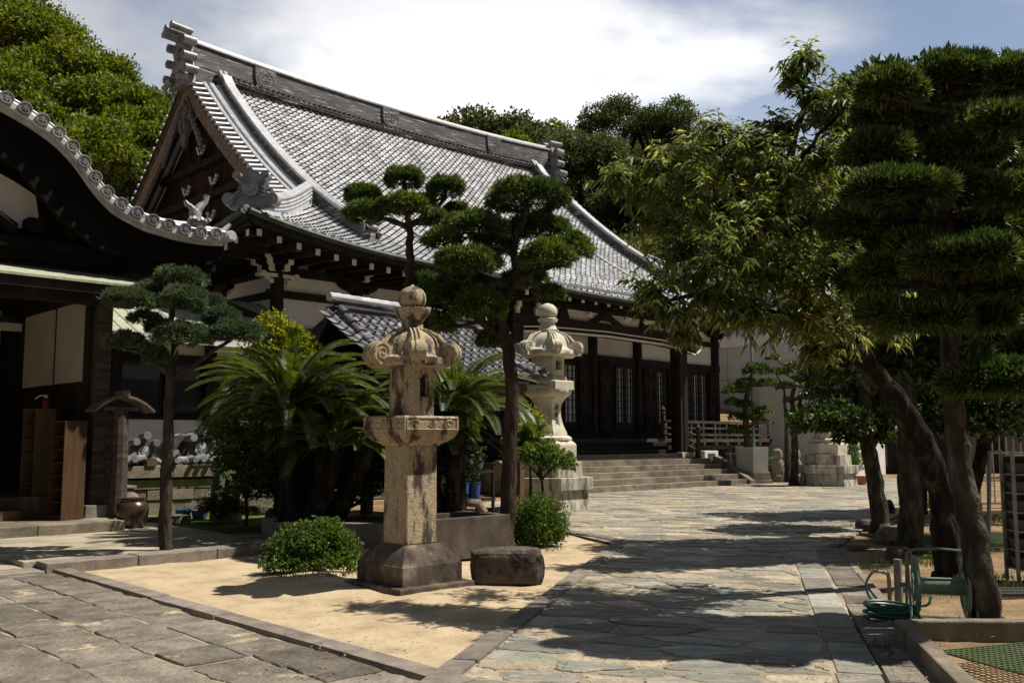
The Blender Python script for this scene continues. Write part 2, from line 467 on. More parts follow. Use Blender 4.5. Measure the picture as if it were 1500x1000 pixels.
# ------------------------------------------------------------------ flagstones by Voronoi cells
def clip_half(poly, nx, ny, d):
    out = []
    n = len(poly)
    for i in range(n):
        a, b = poly[i], poly[(i + 1) % n]
        da = a[0] * nx + a[1] * ny - d; db = b[0] * nx + b[1] * ny - d
        if da <= 0: out.append(a)
        if (da < 0 < db) or (db < 0 < da):
            t = da / (da - db); out.append((a[0] + (b[0] - a[0]) * t, a[1] + (b[1] - a[1]) * t))
    return out
def cell_polys(x0, x1, y0, y1, dx, dy, seed, regions, rot, jit=0.42):
    rng = random.Random(seed); nx = int((x1 - x0) / dx); ny = int((y1 - y0) / dy)
    S = [[((i + 0.5 + rng.uniform(-jit, jit) + 0.5 * (j % 2)), (j + 0.5 + rng.uniform(-jit, jit))) for i in range(nx)] for j in range(ny)]
    c, s_ = math.cos(rot), math.sin(rot); res = []
    W = lambda p: ((x0 + p[0] * dx) * c - (y0 + p[1] * dy) * s_, (x0 + p[0] * dx) * s_ + (y0 + p[1] * dy) * c)
    for j in range(ny):
        for i in range(nx):
            a = S[j][i]
            poly = [(a[0] - 1.6, a[1] - 1.6), (a[0] + 1.6, a[1] - 1.6), (a[0] + 1.6, a[1] + 1.6), (a[0] - 1.6, a[1] + 1.6)]
            wc = W(a)
            if not any(all((wc[0] - p[0]) * n[0] + (wc[1] - p[1]) * n[1] < 0.6 for p, n in reg) for reg in regions): continue
            for jj in range(max(0, j - 2), min(ny, j + 3)):
                for ii in range(max(0, i - 2), min(nx, i + 3)):
                    if (ii, jj) == (i, j): continue
                    b = S[jj][ii]; mx, my = (a[0] + b[0]) / 2, (a[1] + b[1]) / 2; vx, vy = b[0] - a[0], b[1] - a[1]
                    poly = clip_half(poly, vx, vy, vx * mx + vy * my)
                    if len(poly) < 3: break
                if len(poly) < 3: break
            if len(poly) < 3: continue
            pw = [W(p) for p in poly]
            for reg in regions:
                q = pw
                for p, n in reg:
                    q = clip_half(q, n[0], n[1], p[0] * n[0] + p[1] * n[1])
                    if len(q) < 3: break
                if len(q) >= 3:
                    ar = abs(sum(q[k][0] * q[(k + 1) % len(q)][1] - q[(k + 1) % len(q)][0] * q[k][1] for k in range(len(q)))) / 2
                    if ar > 0.012: res.append(q)
    return res
def region(pts):
    """convex polygon, counter-clockwise -> half planes"""
    r = []
    for i in range(len(pts)):
        a, b = pts[i], pts[(i + 1) % len(pts)]; d = Vector((b[0] - a[0], b[1] - a[1])).normalized()
        r.append((a, (d.y, -d.x)))
    return r
def stones(mb, polys, rng, z0, hmin, hmax, gap, nm, rag=0.0):
    for q in polys:
        cx = sum(p[0] for p in q) / len(q); cy = sum(p[1] for p in q) / len(q)
        # round the corners
        q2 = []
        for k in range(len(q)):
            a, b = q[k], q[(k + 1) % len(q)]
            f = 0.16
            q2 += [(a[0] + (b[0] - a[0]) * f, a[1] + (b[1] - a[1]) * f), *[(a[0] + (b[0] - a[0]) * k_ + rng.gauss(0, rag * .25), a[1] + (b[1] - a[1]) * k_ + rng.gauss(0, rag * .25)) for k_ in (.33, .5, .67)], (a[0] + (b[0] - a[0]) * (1 - f), a[1] + (b[1] - a[1]) * (1 - f))]
        g = gap * rng.uniform(0.6, 1.7)
        def ins(p, d):
            v = Vector((cx - p[0], cy - p[1])); L = v.length
            if L < d * 1.5: return (p[0], p[1])
            v = v / L * d
            return (p[0] + v.x, p[1] + v.y)
        q3 = []
        for p in q2:
            e = ins(p, g + rng.uniform(0, rag)); q3.append(e)
        h = rng.uniform(hmin, hmax); tx, ty = rng.gauss(0, 0.006), rng.gauss(0, 0.006)
        n = len(q3); zt = lambda p: z0 + h + (p[0] - cx) * tx + (p[1] - cy) * ty
        top = [ins(p, 0.009) for p in q3]
        vs = [(p[0], p[1], z0 - 0.02) for p in q3] + [(p[0], p[1], zt(p) - 0.005) for p in q3] + [(p[0], p[1], zt(p)) for p in top]
        fs = [[i, (i + 1) % n, n + (i + 1) % n, n + i] for i in range(n)] + [[n + i, n + (i + 1) % n, 2 * n + (i + 1) % n, 2 * n + i] for i in range(n)] + [[2 * n + i for i in range(n)]]
        mb.add(vs, fs, nm(rng))

u2 = Vector((math.cos(A), math.sin(A))); v2 = Vector((-math.sin(A), math.cos(A)))
PD = Vector((0.2487, 0.9686))                      # direction of the flagstone path
# path and forecourt, convex pieces
reg_path = region([(-1.26, 3.1), (1.31, 3.1), (4.15, 14.4), (1.63, 14.4)])
reg_court = [region([(1.63, 14.402), (4.72, 14.402), (6.5, 17.6), (0.75, 17.6)]),
             region([(0.75, 17.602), (6.5, 17.602), (15.5, 33.0), (15.0, 40.0), (8.8, 35.0), (2.1, 28.3), (-0.7, 24.0)])]
rng = random.Random(5)
mb = MB()
stones(mb, cell_polys(-4, 8, 2, 17, 0.60, 0.33, 3, [reg_path], R(-14.4)), rng, 0.0, 0.004, 0.013, 0.012, lambda r: r.choices([0, 1, 2], [5, 5, 4])[0], rag=0.03)
mb.build('path', m_flag).__setitem__('kind', 'structure')
mb = MB()
stones(mb, cell_polys(-2, 26, 8, 42, 0.66, 0.36, 4, reg_court, R(-5)), rng, 0.0, 0.004, 0.014, 0.012, lambda r: r.choices([0, 1, 2], [3, 5, 5])[0], rag=0.03)
mb.build('forecourt_paving', m_flag).__setitem__('kind', 'structure')
# bedding mortar under both, one sheet just above the earth
mb = MB()
mb.add([(-1.5, 3.0, 0.002), (1.30, 3.0, 0.002), (4.75, 14.4, 0.002), (6.5, 17.6, 0.002), (16.0, 33.0, 0.002), (15.5, 41.0, 0.002), (8.8, 36, 0.002), (2.0, 29, 0.002), (-0.9, 24.0, 0.002), (0.6, 17.6, 0.002), (1.55, 14.9, 0.002)],
       [(0, 1, 2, 10), (10, 2, 3, 9), (9, 3, 4, 8), (8, 4, 5, 6), (8, 6, 7)])
mb.build('path_bedding', m_mortar).__setitem__('kind', 'structure')

# strips of long slabs beside the path
def slab_strip(mb, p0, p1, w, rng, l0, l1, z0, h, mi=0, gap=0.012):
    p0 = Vector(p0); p1 = Vector(p1); d = (p1 - p0); L = d.length; d.normalize(); nrm_ = Vector((d.y, -d.x))
    x = 0
    while x < L:
        l = min(rng.uniform(l0, l1), L - x)
        if l < 0.1: break
        c = p0 + d * (x + l / 2) + nrm_ * (w / 2 + rng.gauss(0, 0.006))
        hh = h + rng.uniform(-0.006, 0.006)
        mb.box((c.x, c.y, z0 + hh / 2), (l - gap, w - gap, hh), rz=math.atan2(d.y, d.x) + rng.gauss(0, 0.006), mi=mi if not callable(mi) else mi(rng), top=0.985)
        x += l
rng = random.Random(8)
mb = MB()
slab_strip(mb, (-1.475, 3.1), (1.66, 15.2), 0.21, rng, 0.7, 1.2, -0.05, 0.072)
slab_strip(mb, (1.30, 3.1), (4.22, 14.7), 0.31, rng, 0.6, 1.1, -0.05, 0.066, mi=lambda r: r.choice([1, 3, 3]))
slab_strip(mb, (1.61, 3.1), (4.49, 14.3), 0.345, rng, 0.45, 0.75, -0.05, 0.060, mi=lambda r: 2)
slab_strip(mb, (1.96, 3.1), (4.75, 14.1), 0.10, rng, 0.7, 1.1, -0.05, 0.075, mi=lambda r: 0)
slab_strip(mb, (4.50, 14.5), (5.85, 17.1), 0.35, rng, 0.45, 0.75, -0.05, 0.060, mi=lambda r: 2)
slab_strip(mb, (0.62, 17.2), (1.72, 15.0), -0.2, rng, 0.7, 1.1, -0.05, 0.075, mi=lambda r: 0)
mb.build('path_edging', [m_curb, m_flag[0], m_slab, m_flag[1]], bevel=0.006).__setitem__('kind', 'structure')

# big rectangular slabs on the left, laid in rows along the hall's axis
rng = random.Random(11); mb = MB()
s = 4.085; row = 0
while s > -9:
    w = rng.uniform(0.42, 0.58); t = 0.5 + rng.uniform(0, 0.6)
    while t < 12.3:
        l = rng.uniform(0.42, 0.85)
        t1 = min(t + l, 12.35)
        c = ST(s - w / 2, (t + t1) / 2); h = rng.uniform(0.048, 0.062)
        if c.y > 1.5 and t1 - t > 0.15:
            g = rng.uniform(0.008, 0.022)
            x, y = (w - g) / 2, (t1 - t - g) / 2
            P = []
            for (a, b) in ((-x, -y), (x, -y), (x, y), (-x, y)):
                P.append(Vector((a + rng.gauss(0, 0.012), b + rng.gauss(0, 0.012), 0)))
            # ragged outline with a point midway along each side
            Q = []
            for k in range(4):
                a, b = P[k], P[(k + 1) % 4]
                for f in (0, 0.25, 0.5, 0.75):
                    q = a.lerp(b, f); 
                    if f: q = q + Vector((rng.gauss(0, 0.010), rng.gauss(0, 0.010), 0))
                    Q.append(q)
            M = Matrix.Rotation(A, 3, 'Z'); n = 16; tz = (rng.gauss(0, 0.006), rng.gauss(0, 0.006))
            W0 = [M @ q for q in Q]; W1 = [M @ (q * (1 - 0.014 / w)) for q in Q]
            vs = [(p.x + c.x, p.y + c.y, -0.04) for p in W0] + [(p.x + c.x, p.y + c.y, h - 0.058 + p.x * tz[0] + p.y * tz[1]) for p in W0] + [(p.x + c.x, p.y + c.y, h - 0.05 + p.x * tz[0] + p.y * tz[1]) for p in W1]
            fs = [[i, (i + 1) % n, n + (i + 1) % n, n + i] for i in range(n)] + [[n + i, n + (i + 1) % n, 2 * n + (i + 1) % n, 2 * n + i] for i in range(n)] + [[2 * n + i for i in range(n)]]
            mb.add(vs, fs, 1 if rng.random() < 0.06 else 0)
        t = t1
    s -= w; row += 1
mb.build('stone_paving', [m_slab, m_flag[2]]).__setitem__('kind', 'structure')
mb = MB(); z = -0.006
mb.add([ST(-9, 0.4, z), ST(3.9, 0.4, z), ST(3.9, 12.4, z), ST(-9, 12.4, z)], [(0, 1, 2, 3)])
mb.build('paving_bedding', m_mortar).__setitem__('kind', 'structure')
mb = MB(); P0 = ST(4.12, 0.6); P1 = ST(4.12, 12.4)
slab_strip(mb, (P1.x, P1.y), (P0.x, P0.y), -0.20, random.Random(3), 1.1, 1.9, -0.06, 0.085, gap=0.006)
mb.build('paving_curb', m_curb, bevel=0.008).__setitem__('kind', 'structure')

# low terrace in front of the entrance hall
TZ = 0.10
def tbox(mb, s0, s1, t0, t1, z0, z1, mi=0):
    mb.hexa([ST(s0, t0, z0), ST(s1, t0, z0), ST(s1, t1, z0), ST(s0, t1, z0), ST(s0, t0, z1), ST(s1, t0, z1), ST(s1, t1, z1), ST(s0, t1, z1)], mi)
mb = MB()
rngk = random.Random(2); sk = -9.0
while sk < 7.4:
    s1 = min(sk + rngk.uniform(0.9, 1.4), 7.4)
    tbox(mb, sk, s1 - 0.012, 12.38, 12.78, -0.1, (TZ if sk > 3.9 else 0.02) + rngk.uniform(-.004, .004), 1); sk = s1
tbox(mb, -9, 3.9, 12.79, 24, -0.1, 0.03, 0)
tbox(mb, 3.9, 7.4, 12.79, 17.2, -0.1, TZ - 0.005, 0)
mb.build('terrace', [m_terrace, m_curb], bevel=0.012).__setitem__('kind', 'structure')
mb = MB(); tbox(mb, 7.45, 12.5, 13.4, 21, -0.06, 0.02)
mb.build('mossy_ground', m_moss).__setitem__('kind', 'structure')
# ------------------------------------------------------------------ building materials
m_tile = mat('roof_tile', [(0.46, 0.465, 0.48), (0.59, 0.595, 0.61), (0.70, 0.705, 0.72)], scale=3.5, rough=0.34, bump=0.08, bscale=30, island=0.30, spec=0.6, stain=((0.30, 0.30, 0.31), 0.9, 0.50, 0.75, (1.6, .5, .5)))
m_grime_shade = mat('tile_shadow_gap', [(0.04, 0.04, 0.043), (0.085, 0.085, 0.09)], scale=6, rough=0.95, bump=0, spec=0.1)  # gap dirt, with the shade below lips and beside rolls painted into its colour
m_ridge = mat('ridge_tile', [(0.028, 0.027, 0.030), (0.065, 0.062, 0.066), (0.12, 0.115, 0.12)], scale=2.2, rough=0.6, bump=0.5, bscale=18, spec=0.35, stretch=(0.6, 0.6, 3.0), stain=((0.40, 0.40, 0.41), 1.7, 0.555, 0.63, (0.6, 0.6, 7.0)))
m_roll = mat('roll_tile', [(0.30, 0.31, 0.33), (0.44, 0.45, 0.47), (0.55, 0.56, 0.58)], scale=4, rough=0.42, bump=0.15, bscale=26, island=0.12, spec=0.5)
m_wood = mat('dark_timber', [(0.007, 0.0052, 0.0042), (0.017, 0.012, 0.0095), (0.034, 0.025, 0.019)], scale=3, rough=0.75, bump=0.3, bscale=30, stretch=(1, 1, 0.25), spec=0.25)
m_woodb = mat('brown_timber', [(0.06, 0.035, 0.02), (0.12, 0.07, 0.04), (0.20, 0.13, 0.08)], scale=4, rough=0.8, bump=0.35, bscale=40, spec=0.2, stretch=(1, 1, 0.25))
m_vera = mat('aged_veranda_wood', [(0.030, 0.024, 0.019), (0.070, 0.056, 0.044), (0.13, 0.105, 0.082)], scale=4, rough=0.8, bump=0.3, bscale=40, spec=0.2, stretch=(0.4, 3, 3))
m_woodg = mat('weathered_timber', [(0.10, 0.085, 0.07), (0.19, 0.155, 0.125), (0.30, 0.25, 0.20)], scale=3, rough=0.9, bump=0.4, bscale=50, spec=0.15, stretch=(0.4, 3, 3))
m_white = mat('white_plaster', [(0.62, 0.60, 0.57), (0.72, 0.71, 0.69), (0.78, 0.77, 0.75)], scale=0.9, rough=0.95, bump=0.1, bscale=12, spec=0.1)
m_tip = mat('white_painted_end', [(0.62, 0.58, 0.50), (0.78, 0.75, 0.68)], scale=5, rough=0.8, bump=0.1)
m_copper = mat('green_copper', [(0.03, 0.04, 0.032), (0.06, 0.075, 0.06), (0.11, 0.13, 0.10)], scale=4, rough=0.6, bump=0.15, metal=0.3, stretch=(1, 1, 1))
m_glass = mat('window_glass', [(0.02, 0.025, 0.03), (0.05, 0.06, 0.065)], scale=0.6, rough=0.06, bump=0, spec=0.8)
m_shoji = mat('frosted_pane', [(0.34, 0.38, 0.38), (0.46, 0.50, 0.50)], scale=1.0, rough=0.5, bump=0, spec=0.5)
m_stone = mat('step_stone', [(0.11, 0.092, 0.068), (0.19, 0.162, 0.122), (0.29, 0.25, 0.19)], scale=2, rough=0.9, bump=0.5, bscale=30, island=0.2, spec=0.2, stain=((0.09, 0.075, 0.06), 2.4, 0.56, 0.7, (1, 1, 2)))
m_gold = mat('gilt_metal', [(0.35, 0.22, 0.05), (0.55, 0.38, 0.10)], scale=5, rough=0.5, bump=0, metal=0.6)

S0, T0 = 24.5, 24.0
hall = thing('temple_hall', 'great temple hall with sweeping silver tiled roof, white walls and dark timber frame', 'temple', ST(S0, T0), A)
def L(s, t, z): return Vector((s - S0, t - T0, z))
SL, SR, TF, TR = 11.4, 37.6, 21.5, 33.0          # eave left/right, front eave, ridge line
GL, GR = 14.8, 34.2                              # gable verges
def zroof(d): return 15.15 - 1.036 * d + 0.02657 * d * d
def lift(a): return 0.62 * max(0.0, 1 - a / 6.5) ** 2.2
def zf(s, t):
    d = TR - t
    k = max(0, min(1, (d - 4) / 7.5)) ** 2
    return zroof(d) + k * (lift(s - SL) + lift(SR - s))
NR = Vector((0, -0.5, 0.86))

def tile_field(mb, F, na, nb, keep, nrm_, w, roll=0.055, lip=0.040, gm=1, mi=0):
    """pantiles: F(i,j) gives the corner of column i, course j"""
    U = [(0.0, 0.0), (0.09, -0.004), (0.12, -0.006), (0.42, -0.018), (0.70, -0.006), (0.84, roll * 0.8), (0.93, roll), (1.0, roll * 0.75)]
    for i in range(na):
        for j in range(nb):
            if not keep(i, j): continue
            a0, b0, a1, b1 = F(i, j), F(i + 1, j), F(i, j + 1), F(i + 1, j + 1)
            jz = random.Random(i * 977 + j * 31); jo = nrm_ * jz.gauss(0, 0.005); a1 = a1 + jo + (b1 - a1) * jz.gauss(0, 0.02); b1 = b1 + jo + nrm_ * jz.gauss(0, 0.003)
            ex = (a1 - a0) * 0.05
            vs = []; n = len(U)
            for u, h in U: vs.append(a0.lerp(b0, u).lerp(a1.lerp(b1, u), 0.20) + nrm_ * (h * 0.9 + lip * .2))
            for u, h in U: vs.append(a1.lerp(b1, u) + ex + nrm_ * (h + lip))
            for u, h in U: vs.append(a1.lerp(b1, u) + ex * 0.2 + nrm_ * (h - 0.02))
            mb.add(vs, [[k, n + k, n + k + 1, k + 1] for k in range(1, n - 1)], mi)
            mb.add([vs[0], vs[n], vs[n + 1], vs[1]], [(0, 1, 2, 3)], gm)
            mb.add([a0.lerp(b0, u) + nrm_ * (h * 0.9) for u, h in U] + vs[:n], [[k, n + k, n + k + 1, k + 1] for k in range(n - 1)], gm)  # dark strip below the upper lip: dirt plus painted lip shade
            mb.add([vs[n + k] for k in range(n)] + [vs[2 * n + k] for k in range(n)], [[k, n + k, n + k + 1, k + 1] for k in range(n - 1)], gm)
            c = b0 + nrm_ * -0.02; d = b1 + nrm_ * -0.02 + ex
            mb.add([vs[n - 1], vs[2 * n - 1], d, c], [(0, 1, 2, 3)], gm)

# front slope: columns 0.29 m wide from eave corner to eave corner, courses down the slope
tl = [TR - 0.2]                                        # course lines, about 0.27 m along the slope
while tl[-1] > TF:
    d = TR - tl[-1]; sl = math.hypot(1, -1.036 + 2 * 0.02657 * d); tl.append(tl[-1] - 0.28 / sl)
tl[-1] = TF
NCOL = 94; wcol = (SR - SL) / NCOL
def FF(i, j):
    s = SL + i * wcol; t = tl[j]
    return L(s, t, zf(s, t))
def keepF(i, j):
    s = SL + (i + 0.5) * wcol; t = (tl[j] + tl[j + 1]) / 2
    if GL + 1.0 < s < GR - 1.0: return True
    e = (s - SL) if s < S0 else (SR - s)
    return t < TF + e + 0.15 and (t < TF + 4.7)
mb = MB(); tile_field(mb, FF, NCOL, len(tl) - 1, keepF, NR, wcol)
# left and right hip skirts
for sgn in (1, -1):
    cols = 60
    def FS(i, j, sgn=sgn):
        e = j * 0.33
        t = TF + i * (2 * (TR - TF)) / cols
        s = SL + 4.3 - e if sgn > 0 else SR - 4.3 + e
        ee = 4.3 - e
        z = zroof(11.5 - ee) + (max(0, min(1, (7.5 - ee) / 7.5)) ** 2) * (lift(t - TF) + lift(2 * TR - TF - t))
        return L(s, t, z)
    def kS(i, j):
        ee = 4.3 - (j + 0.5) * 0.33; t = TF + (i + 0.5) * 23.0 / cols
        return min(t - TF, 2 * TR - TF - t) > ee - 0.15
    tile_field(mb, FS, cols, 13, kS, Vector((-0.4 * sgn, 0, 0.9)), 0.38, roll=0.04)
roof = mb.build('tiled_roof', [m_tile, m_grime_shade], hall)
# back slope, sheathing under the tiles and the dark boarded soffit
mb = MB(); g = []
for s in np.linspace(SL, SR, 45):
    for t in [TF + 0.05, 22.2, 23, 24, 25, 26.2]:
        pass
def sheet(mb, pts, w, mi=0, flip=False):
    o = len(mb.v); mb.v += pts
    for r_ in range(len(pts) // w - 1):
        for c_ in range(w - 1):
            q = [o + r_ * w + c_, o + r_ * w + c_ + 1, o + (r_ + 1) * w + c_ + 1, o + (r_ + 1) * w + c_]
            mb.f.append(q[::-1] if flip else q); mb.m.append(mi)
ss = list(np.linspace(SL + 0.02, SR - 0.02, 60)); ts = [TF + 0.02 + k for k in (0, 0.6, 1.3, 2.2, 3.2, 4.2)]
pts = []
for t in ts:
    for s in ss:
        e = t - TF; s2 = min(max(s, SL + e), SR - e)
        pts.append(L(s2, t, zf(s2, t) - 0.07))
sheet(mb, pts, len(ss))
for t0, t1 in ((TF + 4.2, TR - 0.1),):
    pts = []
    for t in np.linspace(t0, t1, 12):
        for s in np.linspace(GL + 0.25, GR - 0.25, 20): pts.append(L(s, t, zf(s, t) - 0.07))
    sheet(mb, pts, 20)
pts = []
for t in np.linspace(TR, 2 * TR - TF, 14):
    for s in ss:
        e = max(0, (2 * TR - TF - t)); lim = GL + 0.25 if e > 4.2 else SL + e
        s2 = min(max(s, lim), SL + SR - lim); d = t - TR
        pts.append(L(s2, t, zroof(d) - 0.03))
sheet(mb, pts, len(ss), 1)
# soffit
pts = []
for t, dz in ((TF + 0.03, -0.22), (22.6, -0.20), (24.2, -0.10)):
    for s in ss:
        e = t - TF; s2 = min(max(s, SL + e), SR - e); pts.append(L(s2, t, zf(s2, TF) + dz))
sheet(mb, pts, len(ss), 0)
for sg in (0, 1):
    pts = []
    for e, dz in ((0.03, -0.22), (1.1, -0.20), (2.9, -0.10)):
        for t in np.linspace(TF + 0.02, 2 * TR - TF, 30):
            t2 = min(max(t, TF + e), 2 * TR - TF - e); s = SL + e if sg == 0 else SR - e
            pts.append(L(s, t2, zroof(11.5) + 0.55 * lift(t - TF) / .62 + dz))
    sheet(mb, pts, 30, 0)
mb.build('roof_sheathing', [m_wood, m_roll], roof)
# eave board and dark green gutter along the front and the left side
edgeF = [L(s, TF, zf(s, TF)) for s in np.linspace(SL, SR, 60)]
edgeL = [L(SL, t, zroof(11.5) + lift(t - TF) + lift(2 * TR - TF - t)) for t in np.linspace(2 * TR - TF, TF, 40)]
edgeR = [L(SR, t, zroof(11.5) + lift(t - TF) + lift(2 * TR - TF - t)) for t in np.linspace(TF, 2 * TR - TF, 40)]
mb = MB()
for E_ in (edgeL, edgeF, edgeR): mb.sweep(E_, [(-0.04, -0.24), (0.05, -0.24), (0.05, -0.02), (-0.04, -0.02)])
mb.build('eave_board', m_wood, hall)
mb = MB()
off = Vector((0, 0, -0.06))
mb.tube([p + Vector((0, -0.10, 0)) + off for p in edgeF], 0.085, 8)
mb.tube([p + Vector((-0.10, 0, 0)) + off for p in edgeL], 0.085, 8)
mb.build('gutter', m_copper, hall, smooth=True)
mb = MB()
p = L(19.3, 21.4, 6.55); mb.tube([p, p + Vector((0, 0.05, -0.4)), p + Vector((0.0, 0.6, -0.8)), L(19.3, 22.1, 0.9)], 0.05, 8)
mb.build('downpipe', m_curb, hall, smooth=True)

# rafters with white painted ends
def split_tips(tips, par):
    for k in range(0, len(tips.v), 8):
        q = MB(); q.hexa(tips.v[k:k + 8]); q.build('rafter_end', m_tip, par)
mb = MB(); tips = MB()
for k in range(44):
    s = SL + 0.5 + k * 0.585
    if s > SR - 0.5: break
    z = zf(s, TF) - 0.42
    mb.box(L(s, 23.1, z + 0.10), (0.13, 2.6, 0.16), rx=R(3)); tips.box(L(s, 21.785, z + 0.03), (0.135, 0.02, 0.17))
    if k % 1 == 0:
        mb.box(L(s + 0.29, 22.9, z + 0.2), (0.10, 2.7, 0.10))
for k in range(36):
    t = TF + 0.5 + k * 0.585; z = zroof(11.5) + lift(t - TF) + lift(2 * TR - TF - t) - 0.42
    mb.box(L(SL + 1.6, t, z + 0.10), (2.6, 0.13, 0.16), ry=R(-3)); tips.box(L(SL + 0.285, t, z + 0.03), (0.02, 0.135, 0.17))
raf = mb.build('rafters', m_wood, hall); split_tips(tips, raf)

# ---- main ridge: tall band of stacked tiles, white capped
mb = MB()
x0, x1 = L(14.9, TR, 0).x, L(34.1, TR, 0).x
def ridge_z(s): return 0.30 * (abs(s - S0) / 9.6) ** 2.2
N = 40; 
for k in range(N):
    sa, sb = 14.9 + 19.2 * k / N, 14.9 + 19.2 * (k + 1) / N
    za, zb = ridge_z(sa), ridge_z(sb)
    for (z0, z1, w0, w1, mi) in ((14.55, 15.98, 0.60, 0.42, 0), (15.98, 16.04, 0.54, 0.54, 1)):
        mb.hexa([L(sa, TR - w0 / 2, z0 + za), L(sb, TR - w0 / 2, z0 + zb), L(sb, TR + w0 / 2, z0 + zb), L(sa, TR + w0 / 2, z0 + za),
                 L(sa, TR - w1 / 2, z1 + za), L(sb, TR - w1 / 2, z1 + zb), L(sb, TR + w1 / 2, z1 + zb), L(sa, TR + w1 / 2, z1 + za)], mi)
# thin courses standing proud of the band
for q in range(2):
    z = 15.15 + q * 0.78; o_ = 0.292 - (z - 14.55) / 1.43 * 0.09
    mb.sweep([L(s, TR - o_, z + ridge_z(s)) for s in np.linspace(14.95, 34.05, 30)], [(0, 0), (0.022, 0), (0.022, 0.016), (0, 0.016)], 0)
mb.tube([L(s, TR, 16.10 + ridge_z(s)) for s in np.linspace(14.9, 34.1, 40)], 0.15, 8, mi=1)
ridge = mb.build('main_ridge', [m_ridge, m_roll], hall)
mb = MB()                                             # row of dark round tile ends under the band
for k in range(72):
    s = 16.0 + k * 0.24
    if s > 33.1: break
    z = 15.0 + ridge_z(s)
    mb.cyl(L(s, TR - 0.30, z - 0.02), L(s, TR - 0.52, z - 0.12), 0.085, n=8); mb.box(L(s + 0.12, TR - 0.40, z - 0.13), (0.20, 0.22, 0.05))
    mb.cyl(L(s + 0.12, TR - 0.28, z + 0.13), L(s + 0.12, TR - 0.40, z + 0.11), 0.06, n=8)
mb.build('ridge_base_tiles', m_ridge, ridge)
# three family crests: a shield outline round two nested chevrons and an upright figure
def crest(s):
    mb = MB(); zc = 15.52 + ridge_z(s); c = L(s, TR - 0.262, zc)
    def P(x, z): return c + Vector((x * 1.3, -0.014 + z * 1.22 * 0.065, z * 1.22))
    def ln(pts, r=0.022): mb.tube([P(*p) for p in pts], r, 5)
    mb.extrude([P(-0.31, -0.40) + Vector((0, .02, 0)), P(0.36, -0.40) + Vector((0, .02, 0)), P(0.36, 0.42) + Vector((0, .02, 0)), P(-0.31, 0.42) + Vector((0, .02, 0))], (0, -0.03, 0), 1)
    ln([(-0.34, 0.42), (-0.36, 0.05), (-0.30, -0.20), (-0.12, -0.40), (0.10, -0.42), (0.30, -0.30)], 0.035)
    ln([(-0.25, 0.02), (-0.22, -0.16), (-0.08, -0.30), (0.10, -0.31), (0.24, -0.18), (0.29, 0.02)])
    ln([(-0.25, 0.02), (0.02, 0.34), (0.30, 0.02), (0.18, 0.04)])
    ln([(-0.13, 0.00), (0.02, 0.17), (0.17, 0.00)]); ln([(0.02, 0.16), (0.02, -0.18)]); ln([(-0.11, -0.07), (0.15, -0.07)]); ln([(-0.09, -0.17), (0.13, -0.17)])
    ln([(-0.07, -0.07), (-0.07, -0.17)], 0.016); ln([(0.11, -0.07), (0.11, -0.17)], 0.016)
    mb.build('crest', [m_grime_shade, m_ridge], ridge)
for s in (17.95, 24.05, 30.2): crest(s)

# ridge-end ogre tiles: stepped block with projecting cylinders and scrolls
m_rend = mat('ogre_tile_grey', [(0.10, 0.10, 0.11), (0.19, 0.19, 0.20), (0.30, 0.30, 0.31)], scale=3, rough=0.42, bump=0.3, bscale=20, spec=0.5)
def ridge_end(sx, sgn):
    mb = MB(); zt = 16.1 + 0.30
    c = lambda a, t, z: L(sx + sgn * a, TR + t, z)
    mb.extrude([c(0, -0.75, 14.55), c(0, 0.75, 14.55), c(0, 0.62, 15.2), c(0, 0.42, 15.6), c(0, 0.46, 16.0), c(0, 0.26, 16.5), c(0, 0, 16.62), c(0, -0.26, 16.5), c(0, -0.46, 16.0), c(0, -0.42, 15.6), c(0, -0.62, 15.2)], (sgn * 0.34, 0, 0))
    for (t, z, r, l) in ((-0.24, 16.66, 0.13, 0.42), (0.24, 16.66, 0.13, 0.42), (0.0, 16.28, 0.12, 0.60)):
        mb.cyl(c(0.35, t, z), c(-l, t, z + 0.06), r, n=10); mb.cyl(c(-l, t, z + 0.06), c(-l - 0.04, t, z + 0.063), r * 1.15, n=10)
    for sd in (-1, 1):
        for (z, t, r) in ((16.15, 0.62, 0.17), (15.55, 0.66, 0.16), (15.0, 0.84, 0.16)):
            mb.cyl(c(-0.16, sd * t, z), c(0.34, sd * t, z), r, n=14); mb.box(c(0.12, sd * (t - 0.15), z - 0.03), (0.34, 0.3, 0.14))
            mb.cyl(c(-0.20, sd * t, z), c(-0.16, sd * t, z), r * 0.5, n=8)
        mb.tube([c(-0.1, sd * 0.3, 14.8), c(-0.14, sd * 0.6, 14.75), c(-0.14, sd * 0.85, 14.6), c(-0.14, sd * 1.0, 14.75)], [0.14, 0.12, 0.1, 0.06], 8)
    mb.cyl(c(-0.10, 0, 15.75), c(0.0, 0, 15.75), 0.26, n=18); mb.cyl(c(-0.13, 0, 15.75), c(-0.1, 0, 15.75), 0.10, n=10)
    for k in range(8):
        an = k * math.pi / 4; mb.cyl(c(-0.13, 0.18 * math.cos(an), 15.75 + 0.18 * math.sin(an)), c(-0.10, 0.18 * math.cos(an), 15.75 + 0.18 * math.sin(an)), 0.045, n=6)
    for k in range(2): mb.box(c(0.12, 0, 14.9 + k * 0.2), (0.36, 1.3 - 0.2 * k, 0.07))
    mb.build('ridge_end_tile', m_rend, hall, smooth=True, bevel=0.0)
ridge_end(14.55, 1); ridge_end(34.45, -1)

